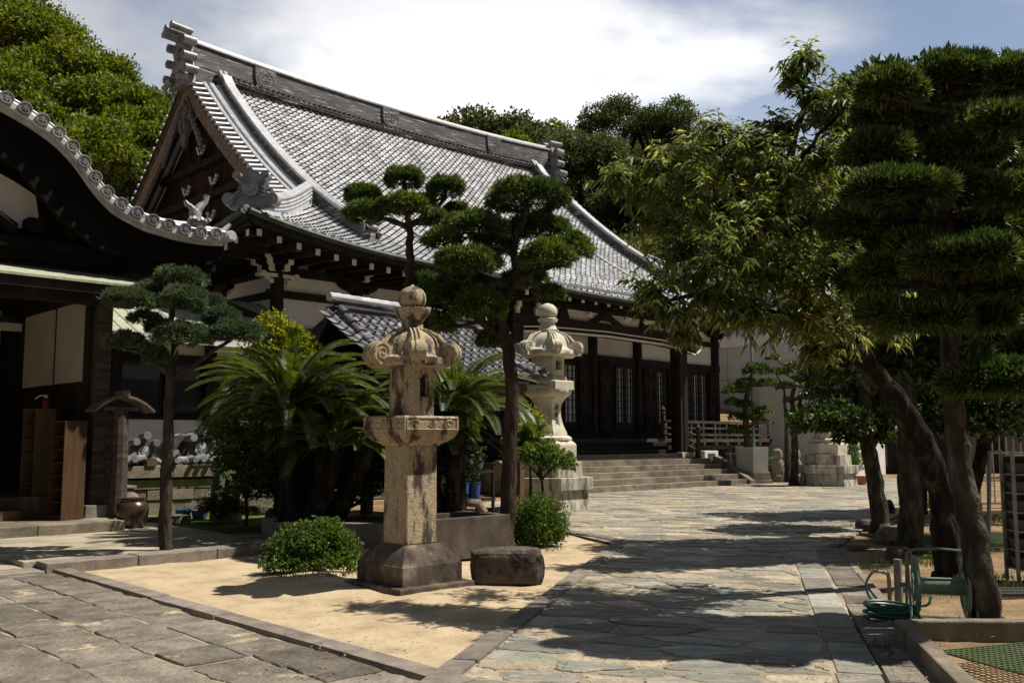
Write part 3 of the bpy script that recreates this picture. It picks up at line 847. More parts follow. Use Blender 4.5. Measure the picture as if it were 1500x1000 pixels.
# ---- descending ridges on the front slope
def desc_path(s, d0, d1, off=0.0, bend=0.0):
    return [L(s, TR - d, zf(s, TR - d) + off) for d in np.linspace(d0, d1, 26)]
def desc_ridge(s, name='descending_ridge', d0=0.35, d1=10.3):
    pts = desc_path(s, d0, d1); pts[0] += Vector((0, 0.0, 0.12))
    mb = MB(); mb.sweep(pts, [(-0.22, -0.05), (0.22, -0.05), (0.15, 0.42), (-0.15, 0.42)], 0)
    mb.sweep(pts, [(-0.19, 0.42), (0.19, 0.42), (0.19, 0.47), (-0.19, 0.47)], 1)
    for x in (-0.10, 0.10): mb.tube([p + Vector((x, 0, 0.50)) for p in pts], 0.085, 8, mi=1)
    for h in (0.12, 0.22, 0.32): mb.sweep(pts, [(-0.225 + h * 0.1, h), (0.225 - h * 0.1, h), (0.225 - h * 0.1, h + 0.018), (-0.225 + h * 0.1, h + 0.018)], 0)
    # end tile at the foot
    e = pts[-1]
    mb.box(e + Vector((0, -0.08, 0.18)), (0.52, 0.16, 0.62), mi=0, rx=R(-18)); mb.cyl(e + Vector((0, 0.05, 0.62)), e + Vector((0, -0.42, 0.52)), 0.10, n=10, mi=0)
    mb.cyl(e + Vector((-0.2, 0.0, 0.25)), e + Vector((-0.2, -0.25, 0.18)), 0.08, n=8); mb.cyl(e + Vector((0.2, 0.0, 0.25)), e + Vector((0.2, -0.25, 0.18)), 0.08, n=8)
    return mb.build(name, [m_ridge, m_roll], hall)
desc_ridge(16.1, d1=10.1); desc_ridge(32.8, d1=10.1)

# ---- verge of each gable: two big rolls, a band of short sleeve tiles, barge board
def verge(sgn):
    g = (lambda a: GL + a) if sgn > 0 else (lambda a: GR - a)
    mb = MB()
    for side in (-1, 1):
        def P(a, d, o=0.0): return L(g(a), TR + side * d, zroof(d) + o)
        dmax = 7.6
        for a, r in ((0.52, 0.10), (0.80, 0.13), (1.06, 0.12)):
            mb.tube([P(a, d, 0.07) for d in np.linspace(0.5, dmax - a * 0.3, 22)], r, 8)
        pts = [P(0.80, d, -0.02) for d in np.linspace(0.4, dmax, 22)]
        mb.sweep(pts, [(-0.42, -0.02), (0.42, -0.02), (0.42, 0.03), (-0.42, 0.03)], 1)
        dd = 0.55
        while dd < dmax:
            p0, p1 = P(-0.04, dd, -0.02), P(0.44, dd, 0.06)
            mb.cyl(p0, p1, 0.072, n=8); mb.cyl(p0 + Vector((-0.02 * sgn, 0, 0)), p0, 0.085, n=8)
            dd += 0.27
        pts = [P(0.2, d, -0.08) for d in np.linspace(0.4, dmax, 22)]
        mb.sweep(pts, [(-0.22, -0.03), (0.22, -0.03), (0.22, 0.03), (-0.22, 0.03)], 1)
    mb.build('verge_tiles', [m_roll, m_grime_shade], hall, smooth=True)
    mb = MB()
    for side in (-1, 1):
        lo, up = [], []
        for d in np.linspace(0, 8.3, 22):
            up.append(L(g(0.10), TR + side * d, zroof(d) - 0.13)); lo.append(L(g(0.10), TR + side * d, zroof(d) - (0.98 - 0.035 * d - (0.18 * math.exp(-((d - 7.6) / 0.5) ** 2)))))
        mb.ribbon(lo, up, (0.13 * sgn, 0, 0), 0)
        lo = [p + Vector((-0.05 * sgn, 0, 0.62)) for p in lo]
        mb.ribbon(lo, [p + Vector((-0.05 * sgn, 0, -0.0)) for p in up], (0.05 * sgn, 0, 0), 1)
    mb.build('barge_board', [m_woodg, m_woodb], hall)
verge(1); verge(-1)

# ---- gable wall, pendant and white-tipped brackets
m_silv = mat('silvered_carving', [(0.08, 0.073, 0.068), (0.14, 0.13, 0.122), (0.22, 0.205, 0.195)], scale=6, rough=0.85, bump=0.3, bscale=40, spec=0.15)
m_gw = mat('gable_boards', [(0.012, 0.008, 0.006), (0.026, 0.015, 0.010), (0.06, 0.033, 0.018)], scale=1.2, rough=0.85, bump=0.3, bscale=40, spec=0.15, stretch=(1, 3, .3))
def gable(sgn):
    g = (lambda a: GL + a) if sgn > 0 else (lambda a: GR - a)
    mb = MB()
    poly = [L(g(1.0), TR + d, zroof(abs(d)) - 0.2) for d in np.linspace(-7.6, 7.6, 31)]
    poly = [L(g(1.0), TR - 7.6, 8.3)] + poly + [L(g(1.0), TR + 7.6, 8.3)]
    mb.extrude(poly, (0.12 * sgn, 0, 0), 0)
    for z, hw in ((9.2, 6.6), (10.5, 5.0), (11.8, 3.6)):
        mb.box(L(g(0.86), TR, z), (0.28, hw * 2, 0.26), mi=1)
    for k in range(-20, 21):
        mb.box(L(g(0.985), TR + k * 0.32, 8.9), (0.03, 0.05, 1.2), mi=1)
    w = mb.build('gable_wall', [m_gw, m_wood], hall)
    for (t, z) in ((0, 12.2), (-2.3, 12.15), (-3.1, 10.85), (-1.1, 10.85), (1.1, 10.85), (3.1, 10.85), (-5.0, 9.55), (-3.0, 9.55), (-1.0, 9.55), (1.0, 9.55), (3.0, 9.55)):
        if abs(t) > (15.15 - z - 1.6): 
            if z < 12: continue
        b = MB(); x = g(0.72)
        for sd in (-1, 1):
            for j, (dt, dz) in enumerate(((0.08, 0.0), (0.17, 0.11), (0.25, 0.24))):
                b.box(L(x, TR + t + sd * dt, z + dz), (0.09, 0.09, 0.11), mi=0, rx=R(35 * -sd))
        b.box(L(x + 0.06 * sgn, TR + t, z - 0.15), (0.2, 0.2, 0.5), mi=1)
        b.build('gable_bracket', [m_tip, m_wood], w)
    mb = MB()                                        # carved pendant hanging from the apex
    x = g(0.02)
    prof = [(0, 0.1), (0.22, 0.0), (0.34, -0.25), (0.50, -0.42), (0.62, -0.62), (0.46, -0.78), (0.30, -0.86), (0.38, -1.08), (0.30, -1.30), (0.16, -1.45), (0.14, -1.7), (0, -2.0)]
    pol = [L(x, TR + a, 14.15 + b * 0.98) for a, b in prof] + [L(x, TR - a, 14.15 + b * 0.98) for a, b in reversed(prof[1:-1])]
    mb.extrude(pol, (0.14 * sgn, 0, 0))
    for sd in (-1, 1):
        mb.tube([L(x - 0.04 * sgn, TR + sd * a, 14.15 + b) for a, b in ((0.05, -0.2), (0.28, -0.4), (0.42, -0.62), (0.28, -0.72), (0.2, -0.58))], [0.07, 0.07, 0.06, 0.05, 0.04], 7)
        mb.tube([L(x - 0.04 * sgn, TR + sd * a, 14.15 + b) for a, b in ((0.06, -0.8), (0.24, -1.0), (0.2, -1.25), (0.08, -1.3), (0.08, -1.15))], [0.07, 0.06, 0.05, 0.045, 0.04], 7)
        for k in range(7):
            mb.tube([L(x, TR + sd * (0.5 + 0.16 * k), 13.55 - 0.21 * k), L(x - 0.03 * sgn, TR + sd * (0.62 + 0.16 * k), 13.2 - 0.23 * k)], [0.11, 0.05], 6)
    mb.cyl(L(x - 0.1 * sgn, TR, 13.95), L(x + 0.05 * sgn, TR, 13.95), 0.15, n=6)
    mb.build('gable_pendant', m_silv, hall, smooth=True)
gable(1); gable(-1)

# ---- corner ridges with double curl and ogre tile at the foot
def corner_ridge(sgn):
    s_of = (lambda e: SL + e) if sgn > 0 else (lambda e: SR - e)
    pts = []
    for e in np.linspace(0.35, 4.4, 14):
        s, t = s_of(e), TF + e
        pts.append(L(s, t, zf(s, t) + 0.05 + 0.25 * max(0, (1.2 - e)) ** 2 * 0.5))
    mb = MB(); mb.sweep(pts, [(-0.22, -0.1), (0.22, -0.1), (0.15, 0.42), (-0.15, 0.42)], 0)
    for h in (0.1, 0.2, 0.3): mb.sweep(pts, [(-0.23 + h * .1, h), (0.23 - h * .1, h), (0.23 - h * .1, h + 0.02), (-0.23 + h * .1, h + 0.02)], 0)
    mb.sweep(pts, [(-0.2, 0.42), (0.2, 0.42), (0.2, 0.48), (-0.2, 0.48)], 1)
    mb.tube([p + Vector((0, 0, 0.52)) for p in pts], 0.10, 8, mi=1)
    cr_ = mb.build('corner_ridge', [m_roll, m_roll], hall)
    mb = MB(); d = Vector((-sgn, -1, 0)).normalized(); q = Vector((d.y, -d.x, 0)); e = pts[0]
    prof = [(-0.55, -0.1), (-0.5, 0.25), (-0.3, 0.42), (-0.34, 0.62), (-0.16, 0.86), (0, 0.92), (0.16, 0.86), (0.34, 0.62), (0.3, 0.42), (0.5, 0.25), (0.55, -0.1)]
    mb.extrude([e + q * a + Vector((0, 0, b)) for a, b in prof], d * 0.22)
    for a, b, r in ((-0.55, 0.12, 0.17), (0.55, 0.12, 0.17), (-0.36, 0.74, 0.11), (0.36, 0.74, 0.11), (0, 0.40, 0.22)):
        mb.cyl(e + q * a + Vector((0, 0, b)), e + q * a + d * 0.34 + Vector((0, 0, b)), r, n=12); mb.cyl(e + q * a + d * 0.34 + Vector((0, 0, b)), e + q * a + d * 0.38 + Vector((0, 0, b)), r * 0.5, n=8)
    for k in range(3): mb.tube([e + q * a + d * 0.26 + Vector((0, 0, b + 0.1 * k)) for a, b in ((-0.35, 0.2), (0, 0.42), (0.35, 0.2))], 0.03, 5)
    mb.build('corner_ridge_end', m_rend, cr_, smooth=True)
corner_ridge(1); corner_ridge(-1)
# copper cap under the corner, running down the left hip
mb = MB(); mb.tube([p + Vector((-0.02, 0.0, 0.02)) for p in edgeL[-9:]], 0.10, 8); mb.build('corner_cap', m_copper, hall)

# ---- walls, posts, beams
mb = MB()
sw0, sw1, tw1 = 13.7, 35.4, 42.0
mb.span(L(sw0, 0, 0).x, L(sw1, 0, 0).x, 0.05, 0.25, 1.6, 7.35)
mb.span(L(sw0 - 0.0, 0, 0).x, L(sw0, 0, 0).x + 0.25, 0.3, 18, 1.6, 7.35)
mb.span(L(sw1, 0, 0).x - 0.25, L(sw1, 0, 0).x, 0.3, 18, 1.6, 7.35)
mb.span(L(sw0, 0, 0).x + .3, L(sw1, 0, 0).x - .3, 17.8, 18, 1.6, 7.35)
mb.build('plaster_wall', m_white, hall)
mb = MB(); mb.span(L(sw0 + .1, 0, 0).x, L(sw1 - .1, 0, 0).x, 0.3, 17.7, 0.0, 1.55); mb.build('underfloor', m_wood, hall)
NB = 8; bay = (sw1 - sw0) / NB
beams = MB()
for (z0, z1, d0) in ((6.28, 6.50, 0.14), (5.62, 5.83, 0.10), (4.55, 4.80, 0.10), (1.62, 1.86, 0.12)):
    beams.span(L(sw0, 0, 0).x - 0.3, L(sw1, 0, 0).x + 0.3, -d0, 0.08, z0, z1)
    beams.span(-10.8 - d0, -10.72, 0.1, 18.3, z0 + .003, z1 - .003)
    beams.span(10.72 + .1, 10.9 + d0, 0.1, 18.3, z0 + .003, z1 - .003)
beams.build('wall_beam', m_wood, hall)
for k in range(NB + 1):
    p = MB(); s = sw0 + k * bay
    p.cyl(L(s, T0 - 0.03, 1.0), L(s, T0 - 0.03, 6.4), 0.19, n=16)
    p.build('post', m_wood, hall, smooth=True)
for k in range(1, 6):
    p = MB(); p.cyl(L(sw0 + .02, T0 + k * 3.2, 1.0), L(sw0 + .02, T0 + k * 3.2, 6.4), 0.19, n=16); p.build('post', m_wood, hall, smooth=True)
# bracket sets: stepped dark blocks, white edged nosings
def bracket(s, t, sgn_out, corner=False, par=hall):
    b = MB()
    for (z, wx, wy, dz) in ((6.38, 0.42, 0.42, 0.16), (6.56, 1.25, 0.20, 0.18), (6.74, 0.30, 0.9, 0.16), (6.92, 1.9, 0.20, 0.16)):
        if sgn_out == 'L': wx, wy = wy, wx
        b.box(L(s, t, z), (wx, wy, dz), mi=0)
    dirs = []
    if corner: dirs = [(-0.707, -0.707), (0, -1), (-1, 0)]
    elif sgn_out == 'F': dirs = [(0, -1)]
    else: dirs = [(-1, 0)]
    for dx, dy in dirs:
        for j in range(4):
            o = 0.42 + 0.20 * j; z = 6.42 + 0.15 * j
            c = L(s + dx * o, t + dy * o, z)
            b.box(c, (0.15, 0.26, 0.17), rz=math.atan2(dy, dx) - math.pi / 2, mi=0)
            b.box(c + Vector((dx * 0.14, dy * 0.14, -0.02)), (0.155, 0.05, 0.155), rz=math.atan2(dy, dx) - math.pi / 2, mi=1)
            b.box(c + Vector((dx * 0.07, dy * 0.07, -0.095)), (0.155, 0.16, 0.03), rz=math.atan2(dy, dx) - math.pi / 2, mi=1)
        # carved head below
    ax = (1, 0) if sgn_out == 'F' else (0, 1)
    for sd in (-1, 1):
        if corner or True:
            for j in range(3):
                b.box(L(s + ax[0] * sd * (0.28 + 0.12 * j), t - 0.16 * ax[0] , 6.05 + 0.10 * j) + Vector((-0.16 * ax[1], ax[1] * sd * (0.28 + 0.12 * j), 0)), (0.13, 0.13, 0.12), mi=1 if corner else 0)
    b.box(L(s, t, 6.22) + Vector((-0.05 * ax[1], -0.05 * ax[0], 0)), (1.25 if ax[0] else 0.3, 1.25 if ax[1] else 0.3, 0.10), mi=1 if corner else 0)
    b.build('bracket', [m_wood, m_tip], par)
bracket(sw0, T0, 'F', corner=True)
for k in range(1, NB): bracket(sw0 + k * bay, T0 - .02, 'F')
bracket(sw1, T0, 'F')
for k in range(1, 5): bracket(sw0, T0 + k * 3.2, 'L')
# dark boards hanging under the first beam (elliptical brackets) between posts
mb = MB()
for k in range(NB):
    s = sw0 + (k + 1) * bay
    for sg in (-1, 1):
        pol = [L(s + sg * a, T0 - 0.12, 6.29 + b) for a, b in ((0, 0.0), (0.75, 0.0), (0.72, -0.10), (0.55, -0.20), (0.3, -0.26), (0, -0.26))]
        mb.extrude(pol if sg > 0 else pol[::-1], (0, 0.08, 0))
mb.build('beam_haunch', m_wood, hall)

# ---- openings on the front: lattice doors with frosted panes, folding timber doors
def lattice(s0, s1, z0, z1, nc=3, nr=8):
    f = MB(); x0, x1 = s0 - S0, s1 - S0; w = 0.07
    y0, y1 = -0.14, -0.06
    f.span(x0, x1, y0, y1, z0, z0 + 0.35); f.span(x0, x1, y0, y1, z1 - w, z1); f.span(x0, x0 + w, y0 + .002, y1, z0 + .35, z1 - w); f.span(x1 - w, x1, y0 + .002, y1, z0 + .35, z1 - w)
    for i in range(1, nc): f.span(x0 + (x1 - x0) * i / nc - 0.012, x0 + (x1 - x0) * i / nc + 0.012, -0.125, -0.08, z0 + 0.35, z1 - w)
    for j in range(1, nr): f.span(x0 + w, x1 - w, -0.122, -0.083, z0 + .35 + (z1 - z0 - .35) * j / nr - 0.012, z0 + .35 + (z1 - z0 - .35) * j / nr + 0.012)
    d = f.build('lattice_door', m_wood, hall)
    g = MB(); g.span(x0 + 0.03, x1 - 0.03, -0.079, -0.06, z0 + 0.30, z1 - 0.03); g.build('pane', m_shoji, d)
def folding(s0, s1, z0, z1, out=0.0):
    f = MB(); x0, x1 = s0 - S0, s1 - S0
    f.span(x0, x1, -0.16 - out, -0.08 - out, z0, z1)
    for j, (a, b) in enumerate(((0.03, 0.30), (0.36, 0.42), (0.48, 0.74), (0.80, 0.97))):
        zz0, zz1 = z0 + (z1 - z0) * a, z0 + (z1 - z0) * b
        for e in ((x0 + 0.06, x0 + 0.12), (x1 - 0.12, x1 - 0.06)): f.span(*e, -0.20 - out, -0.16 - out, zz0, zz1)
        f.span(x0 + .12, x1 - .12, -0.20 - out, -0.16 - out, zz0, zz0 + 0.06); f.span(x0 + .12, x1 - .12, -0.20 - out, -0.16 - out, zz1 - 0.06, zz1)
        f.box(((x0 + x1) / 2, -0.18 - out, (zz0 + zz1) / 2), (0.3, 0.04, (zz1 - zz0) * 0.4), top=0.7)
    f.build('folding_door', m_wood, hall)
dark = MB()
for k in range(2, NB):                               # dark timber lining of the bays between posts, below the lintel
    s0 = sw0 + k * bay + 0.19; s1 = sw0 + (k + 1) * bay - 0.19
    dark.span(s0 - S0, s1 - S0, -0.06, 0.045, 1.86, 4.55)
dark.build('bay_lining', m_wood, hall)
for k in range(3, NB):
    s0 = sw0 + k * bay + 0.19; s1 = sw0 + (k + 1) * bay - 0.19; c = (s0 + s1) / 2
    if k in (3, 4): 
        folding(s0 + .05, s0 + .75, 1.88, 4.5); folding(s1 - .75, s1 - .05, 1.88, 4.5); lattice(s0 + .8, s1 - .8, 1.88, 4.4, 3, 8)
    elif k == 5:
        folding(s0 + .02, s0 + .78, 1.88, 4.5, 0.06); lattice(c - 0.15, c + 0.43, 1.9, 4.45, 3, 8); lattice(c + 0.44, c + 1.0, 1.9, 4.45, 3, 8)
    elif k == 6:
        lattice(c - 0.3, c + 0.25, 1.9, 4.4, 3, 8); folding(s0 + .05, c - .35, 1.88, 4.5); folding(c + .55, s1 - .03, 1.88, 4.5)
    else:
        lattice(c - 0.55, c - 0.0, 1.9, 4.4, 3, 8); lattice(c + 0.01, c + 0.55, 1.9, 4.4, 3, 8); folding(s0 + .02, c - .6, 1.88, 4.5); folding(c + .7, s1 - .03, 1.88, 4.5)

# ---- veranda with railing
mb = MB(); mb.span(-11.6, 12.6, -1.75, 0.0, 1.48, 1.62)
for k in range(30): mb.box((-11.4 + k * 0.82, -1.66, 1.42), (0.14, 0.3, 0.13))
mb.span(-11.6, 12.6, -1.6, -1.4, 1.2, 1.38)
for k in range(10): mb.cyl((-11.2 + k * 2.6, -1.5, 0.0), (-11.2 + k * 2.6, -1.5, 1.2), 0.13, n=10)
mb.span(10.9, 12.6, 0.0, 10, 1.48, 1.62); mb.box((12.5, -1.0, 1.0), (0.14, 1.2, 1.0))
ver = mb.build('veranda', m_vera, hall)
def railing(p0, p1, posts, z=0.0):
    m = MB(); p0, p1 = Vector(p0), Vector(p1)
    for h, w in ((0.16, 0.10), (0.42, 0.07), (0.66, 0.10)): m.bar(p0 + Vector((0, 0, h)), p1 + Vector((0, 0, h)), w, w)
    for k in range(posts + 1):
        p = p0.lerp(p1, k / posts); m.box(p + Vector((0, 0, 0.33)), (0.09, 0.09, 0.62))
    return m
r_ = railing((5.1, -1.65, 1.62), (12.5, -1.65, 1.62), 9)
r_.tube([(12.5, -1.65, 2.28), (12.9, -1.65, 2.32)], 0.05, 6); r_.build('railing', m_vera, hall)
railing((-11.5, -1.65, 1.62), (-5.1, -1.65, 1.62), 9).build('railing', m_vera, hall)
for x in (-4.9, 4.9):
    r_ = MB()
    for h, w in ((0.18, 0.09), (0.42, 0.07), (0.68, 0.10)): r_.tube([(x, -1.7, 1.62 + h), (x, -2.1, 1.55 + h), (x, -3.3, 0.95 + h)], w * 0.6, 6)
    for (y, z, hh) in ((-1.7, 1.62, 0.95), (-3.3, 0.92, 0.95)):
        r_.cyl((x, y, z), (x, y, z + hh), 0.085, n=10); r_.lathe([(0.085, 0), (0.11, 0.03), (0.06, 0.08), (0.10, 0.16), (0.06, 0.25), (0.0, 0.30)], 10, (x, y, z + hh))
    r_.build('stair_railing', m_vera, hall, smooth=True)
mb = MB()
for k in range(5):
    mb.span(-4.8, 4.8, -1.8 - 0.34 * (k + 1), -1.8 - 0.34 * k, 0.90, 1.50 - 0.14 * k)
mb.build('timber_stairs', m_wood, hall, bevel=0.01)

# ---- porch: two square posts, rainbow beam, frog-leg strut, white-edged nosings, lower roof
kz = 0.91
for sg in (-1, 1):
    p = MB(); x = sg * 4.25
    p.box((x, -2.95, kz + 2.15), (0.46, 0.46, 4.3), mi=0); p.box((x, -2.95, kz + 0.11), (0.86, 0.86, 0.22), mi=1, top=0.8)
    p.build('porch_post', [m_wood, m_stone], hall, bevel=0.02)
    b = MB(); b.box((x, -2.95, 5.32), (0.62, 0.62, 0.2)); b.box((x, -2.95, 5.52), (1.6, 0.24, 0.2)); b.box((x, -2.95, 5.72), (2.2, 0.24, 0.2))
    for j in (-1, 0, 1): b.box((x + j * 0.85, -3.12, 5.60), (0.16, 0.10, 0.26), mi=1); b.box((x + j * 0.85, -3.2, 5.76), (0.16, 0.10, 0.2), mi=1)
    # white-edged carved nosing to the outside
    b.tube([(x + sg * 0.3, -2.95, 5.0), (x + sg * 0.8, -2.95, 4.9), (x + sg * 1.15, -2.95, 5.1), (x + sg * 1.25, -2.95, 5.35)], [0.17, 0.16, 0.12, 0.05], 8)
    b.tube([(x + sg * 0.3, -3.13, 4.84), (x + sg * 0.8, -3.13, 4.74), (x + sg * 1.2, -3.10, 4.95), (x + sg * 1.32, -3.05, 5.25)], 0.03, 6, mi=1)
    b.build('porch_bracket', [m_wood, m_tip], hall)
mb = MB()
pts = [(-4.1, 4.95), (-3.0, 5.04), (0, 5.10), (3.0, 5.04), (4.1, 4.95)]
mb.ribbon([(x, -3.13, z - 0.05) for x, z in pts], [(x, -3.13, 5.50) for x, z in pts], (0, 0.34, 0), 0)
mb.ribbon([(x, -3.16, z - 0.07) for x, z in pts], [(x, -3.16, z + 0.00) for x, z in pts], (0, 0.06, 0), 1)
mb.ribbon([(x, -3.15, z + 0.10) for x, z in pts], [(x, -3.15, z + 0.14) for x, z in pts], (0, 0.04, 0), 1)
mb.span(-6.0, 6.0, -3.1, -2.85, 5.84, 6.02)
mb.build('porch_beam', [m_wood, m_tip], hall)
mb = MB()                                            # white panels and carved strut above the beam
mb.span(-3.6, 3.6, -2.99, -2.95, 5.50, 5.84, 0)
mb.build('porch_panel', m_white, hall)
mb = MB()
for c in (0,):
    prof = [(0, 0.36), (0.18, 0.36), (0.35, 0.25), (0.75, 0.08), (0.95, 0.0), (0.5, 0.0), (0.3, 0.1), (0.0, 0.12)]
    pol = [(c + a, -3.12, 5.49 + b) for a, b in prof] + [(c - a, -3.12, 5.49 + b) for a, b in reversed(prof[1:-1])]
    mb.extrude(pol, (0, 0.12, 0))
mb.build('frog_leg_strut', m_wood, hall)
for x in (-2.1, 2.1): mb = MB(); mb.box((x, -3.06, 5.66), (0.5, 0.12, 0.33), top=0.6); mb.build('beam_strut', m_wood, hall)
for x in (-0.95, 0.95, 2.0): mb = MB(); mb.box((x, -3.2, 5.72), (0.20, 0.10, 0.12), ry=R(25)); mb.build('strut_tip', m_tip, hall)
mb = MB(); mb.box((-0.3, -3.9, 5.95), (0.9, 0.05, 0.14)); mb.build('gilt_plate', m_gold, hall)
# porch roof
kcols = 37; kw = 10.8 / kcols; ktl = list(np.linspace(22.9, 19.3, 15))
def FK(i, j):
    s = S0 - 5.4 + i * kw; t = ktl[j]; a = (22.9 - t) / 3.6
    z0 = zf(s, 22.9) + 0.10
    return L(s, t, z0 + (6.10 - z0) * (1 - (1 - a) ** 1.7) + 0.12 * (abs(s - S0) / 5.4) ** 3 * a)
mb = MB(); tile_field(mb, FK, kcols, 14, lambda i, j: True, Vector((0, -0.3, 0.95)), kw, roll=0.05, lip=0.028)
kroof = mb.build('porch_roof', [m_tile, m_grime_shade], hall)
mb = MB(); pts = []
for j in range(15):
    for i in range(kcols + 1): pts.append(FK(i, j) + Vector((0, 0, -0.07)))
sheet(mb, pts, kcols + 1); pts = [p + Vector((0, 0, -0.12)) for p in pts]; sheet(mb, pts, kcols + 1, flip=True)
E_ = [FK(i, 14) for i in range(kcols + 1)]
mb.sweep(E_, [(-0.04, -0.26), (0.05, -0.26), (0.05, -0.02), (-0.04, -0.02)])
for i in (0, kcols): mb.sweep([FK(i, j) for j in range(15)], [(-0.04, -0.3), (0.04, -0.3), (0.04, -0.0), (-0.04, -0.0)])
mb.build('porch_roof_boards', m_wood, kroof)
mb = MB(); mb.tube([p + Vector((0, -0.1, -0.08)) for p in E_], 0.075, 8); mb.build('porch_gutter', m_copper, kroof, smooth=True)
for i in (0, kcols):
    mb = MB(); mb.tube([FK(i, j) + Vector((0, 0, 0.08)) for j in range(15)], 0.10, 8)
    s = S0 - 5.4 if i == 0 else S0 + 5.4
    mb.tube([L(s + (0.0 if i else 0), t, zf(s, t) + 0.08) for t in np.linspace(26.5, 22.8, 10)], 0.08, 8)
    mb.build('porch_roof_verge', m_roll, kroof, smooth=True)
mb = MB(); tips = MB()
for k in range(18):
    x = -5.2 + k * 0.61; mb.box((x, -3.3, 5.93 + .06), (0.12, 2.4, 0.14), rx=R(6)); tips.box((x, -4.51, 5.87), (0.125, 0.02, 0.15))
pr = mb.build('porch_rafters', m_wood, hall); split_tips(tips, pr)

# ------------------------------------------------------------------ stone platform and steps
steps = thing('stone_steps', 'wide flight of five weathered stone steps below the hall porch', 'steps', ST(S0, 18.9), A)
rng = random.Random(21)
for k in range(5):
    mb = MB(); x = -5.3; y0 = 0.36 * k
    while x < 5.29:
        l = min(rng.uniform(1.4, 2.4), 5.3 - x)
        if 5.3 - x - l < 0.5: l = 5.3 - x
        mb.span(x, x + l - 0.006, y0, y0 + (0.40 if k < 4 else 1.4), 0.182 * k - (0.05 if k == 0 else 0), 0.182 * (k + 1) - 0.002 * rng.random()); x += l
    mb.build('step', m_stone, steps, bevel=0.012)
mb = MB(); mb.span(-5.3, 5.3, 1.45, 5.0, 0, 0.90); mb.span(-14, -5.31, 2.4, 5, 0, 0.5); mb.span(5.76, 13.5, 2.4, 5, 0, 0.42)
mb.build('platform', m_stone, steps, bevel=0.01)
for sg in (-1, 1):
    mb = MB(); x0 = sg * 5.31; x1 = sg * 5.63
    a, b = min(x0, x1), max(x0, x1)
    mb.extrude([(a, -0.1, 0), (a, 1.5, 0), (a, 1.5, 0.98), (a, 1.35, 0.98), (a, -0.1, 0.14)], (b - a, 0, 0)); mb.build('side_ramp', m_stone, steps, bevel=0.012)
mb = MB(); mb.span(5.7, 8.6, 1.0, 1.3, 0, 0.18); mb.build('kerb', m_curb, steps)
# ------------------------------------------------------------------ entrance hall with undulating gable (left)
ES, ET = 4.0, 16.0
ent = thing('entrance_hall', 'dark timber entrance hall with undulating tiled gable at the left edge', 'building', ST(ES, ET), A)
def E(s, t, z): return Vector((s - ES, t - ET, z))
half = [(1.2, 7.62), (1.8, 7.58), (2.4, 7.42), (3.0, 7.22), (3.6, 6.98), (4.12, 6.80), (4.39, 6.70), (4.64, 6.59), (4.89, 6.45), (5.11, 6.28), (5.31, 6.07), (5.48, 5.86), (5.68, 5.65), (5.90, 5.48), (6.16, 5.37), (6.42, 5.28), (6.69, 5.24), (6.97, 5.20), (7.24, 5.19), (7.52, 5.19), (7.82, 5.22)]
curve = [(2.4 - s, z) for s, z in reversed(half[1:])] + half
cs = smooth_path([(s, 0, z) for s, z in curve], 3)
TV = 15.5
mb = MB()
pt = lambda t, o: [E(p.x, t, p.z + o) for p in cs]
mb.ribbon(pt(TV + 0.02, -0.11), pt(TV + 0.02, -0.02), (0, 4.4, 0), 0)
for t, r, o in ((TV + 0.36, 0.09, 0.10), (TV + 0.62, 0.09, 0.16), (TV + 0.88, 0.09, 0.21), (TV + 1.6, 0.12, 0.22)):
    mb.tube(pt(t, o), r, 8, mi=0)
for k in range(9): mb.tube(pt(TV + 2.0 + 0.27 * k, 0.05), 0.07, 6, mi=0)
mb.ribbon(pt(TV + 1.15, 0.0), pt(TV + 1.15, 0.30), (0, 0.14, 0), 0); mb.tube(pt(TV + 1.22, 0.34), 0.09, 8)
kr = mb.build('undulating_roof', [m_roll, m_grime_shade], ent, smooth=True)
mb = MB(); mb.ribbon(pt(TV + 0.10, -0.19), pt(TV + 0.10, -0.11), (0, 0.5, 0), 0)
mb.tube(pt(TV + 0.06, -0.10), 0.028, 6); mb.tube(pt(TV + 0.04, 0.05), 0.022, 6)
mb.build('roof_edge_moulding', m_roll, kr, smooth=True)
# round end tiles with a star crest, one every 0.29 m along the curve
acc = 0.0; nxt = 0.1; prev = cs[0]
for p in cs[1:]:
    seg = (p - prev).length
    while acc + seg >= nxt:
        q = prev.lerp(p, (nxt - acc) / seg); c = E(q.x, TV, q.z); m = MB()
        if q.x > 3.2:
            m.cyl(c + Vector((0, 0.36, 0.03)), c, 0.095, n=14); m.cyl(c, c + Vector((0, -0.025, 0)), 0.108, n=18)
            for k in range(18):
                a0, a1 = 2 * math.pi * k / 18, 2 * math.pi * (k + 1) / 18
                m.bar(c + Vector((math.cos(a0) * .098, -0.032, math.sin(a0) * .088)), c + Vector((math.cos(a1) * .098, -0.032, math.sin(a1) * .088)), 0.016, 0.016)
            for k in range(3):
                an = math.pi * k / 3 + 0.4; m.bar(c + Vector((math.cos(an) * .055, -0.033, math.sin(an) * .055)), c - Vector((math.cos(an) * .055, 0.033, math.sin(an) * .055)), 0.018, 0.014)
            dn = q.lerp(q, 0); m.build('end_tile', m_rend, kr)
        nxt += 0.285
    acc += seg; prev = p
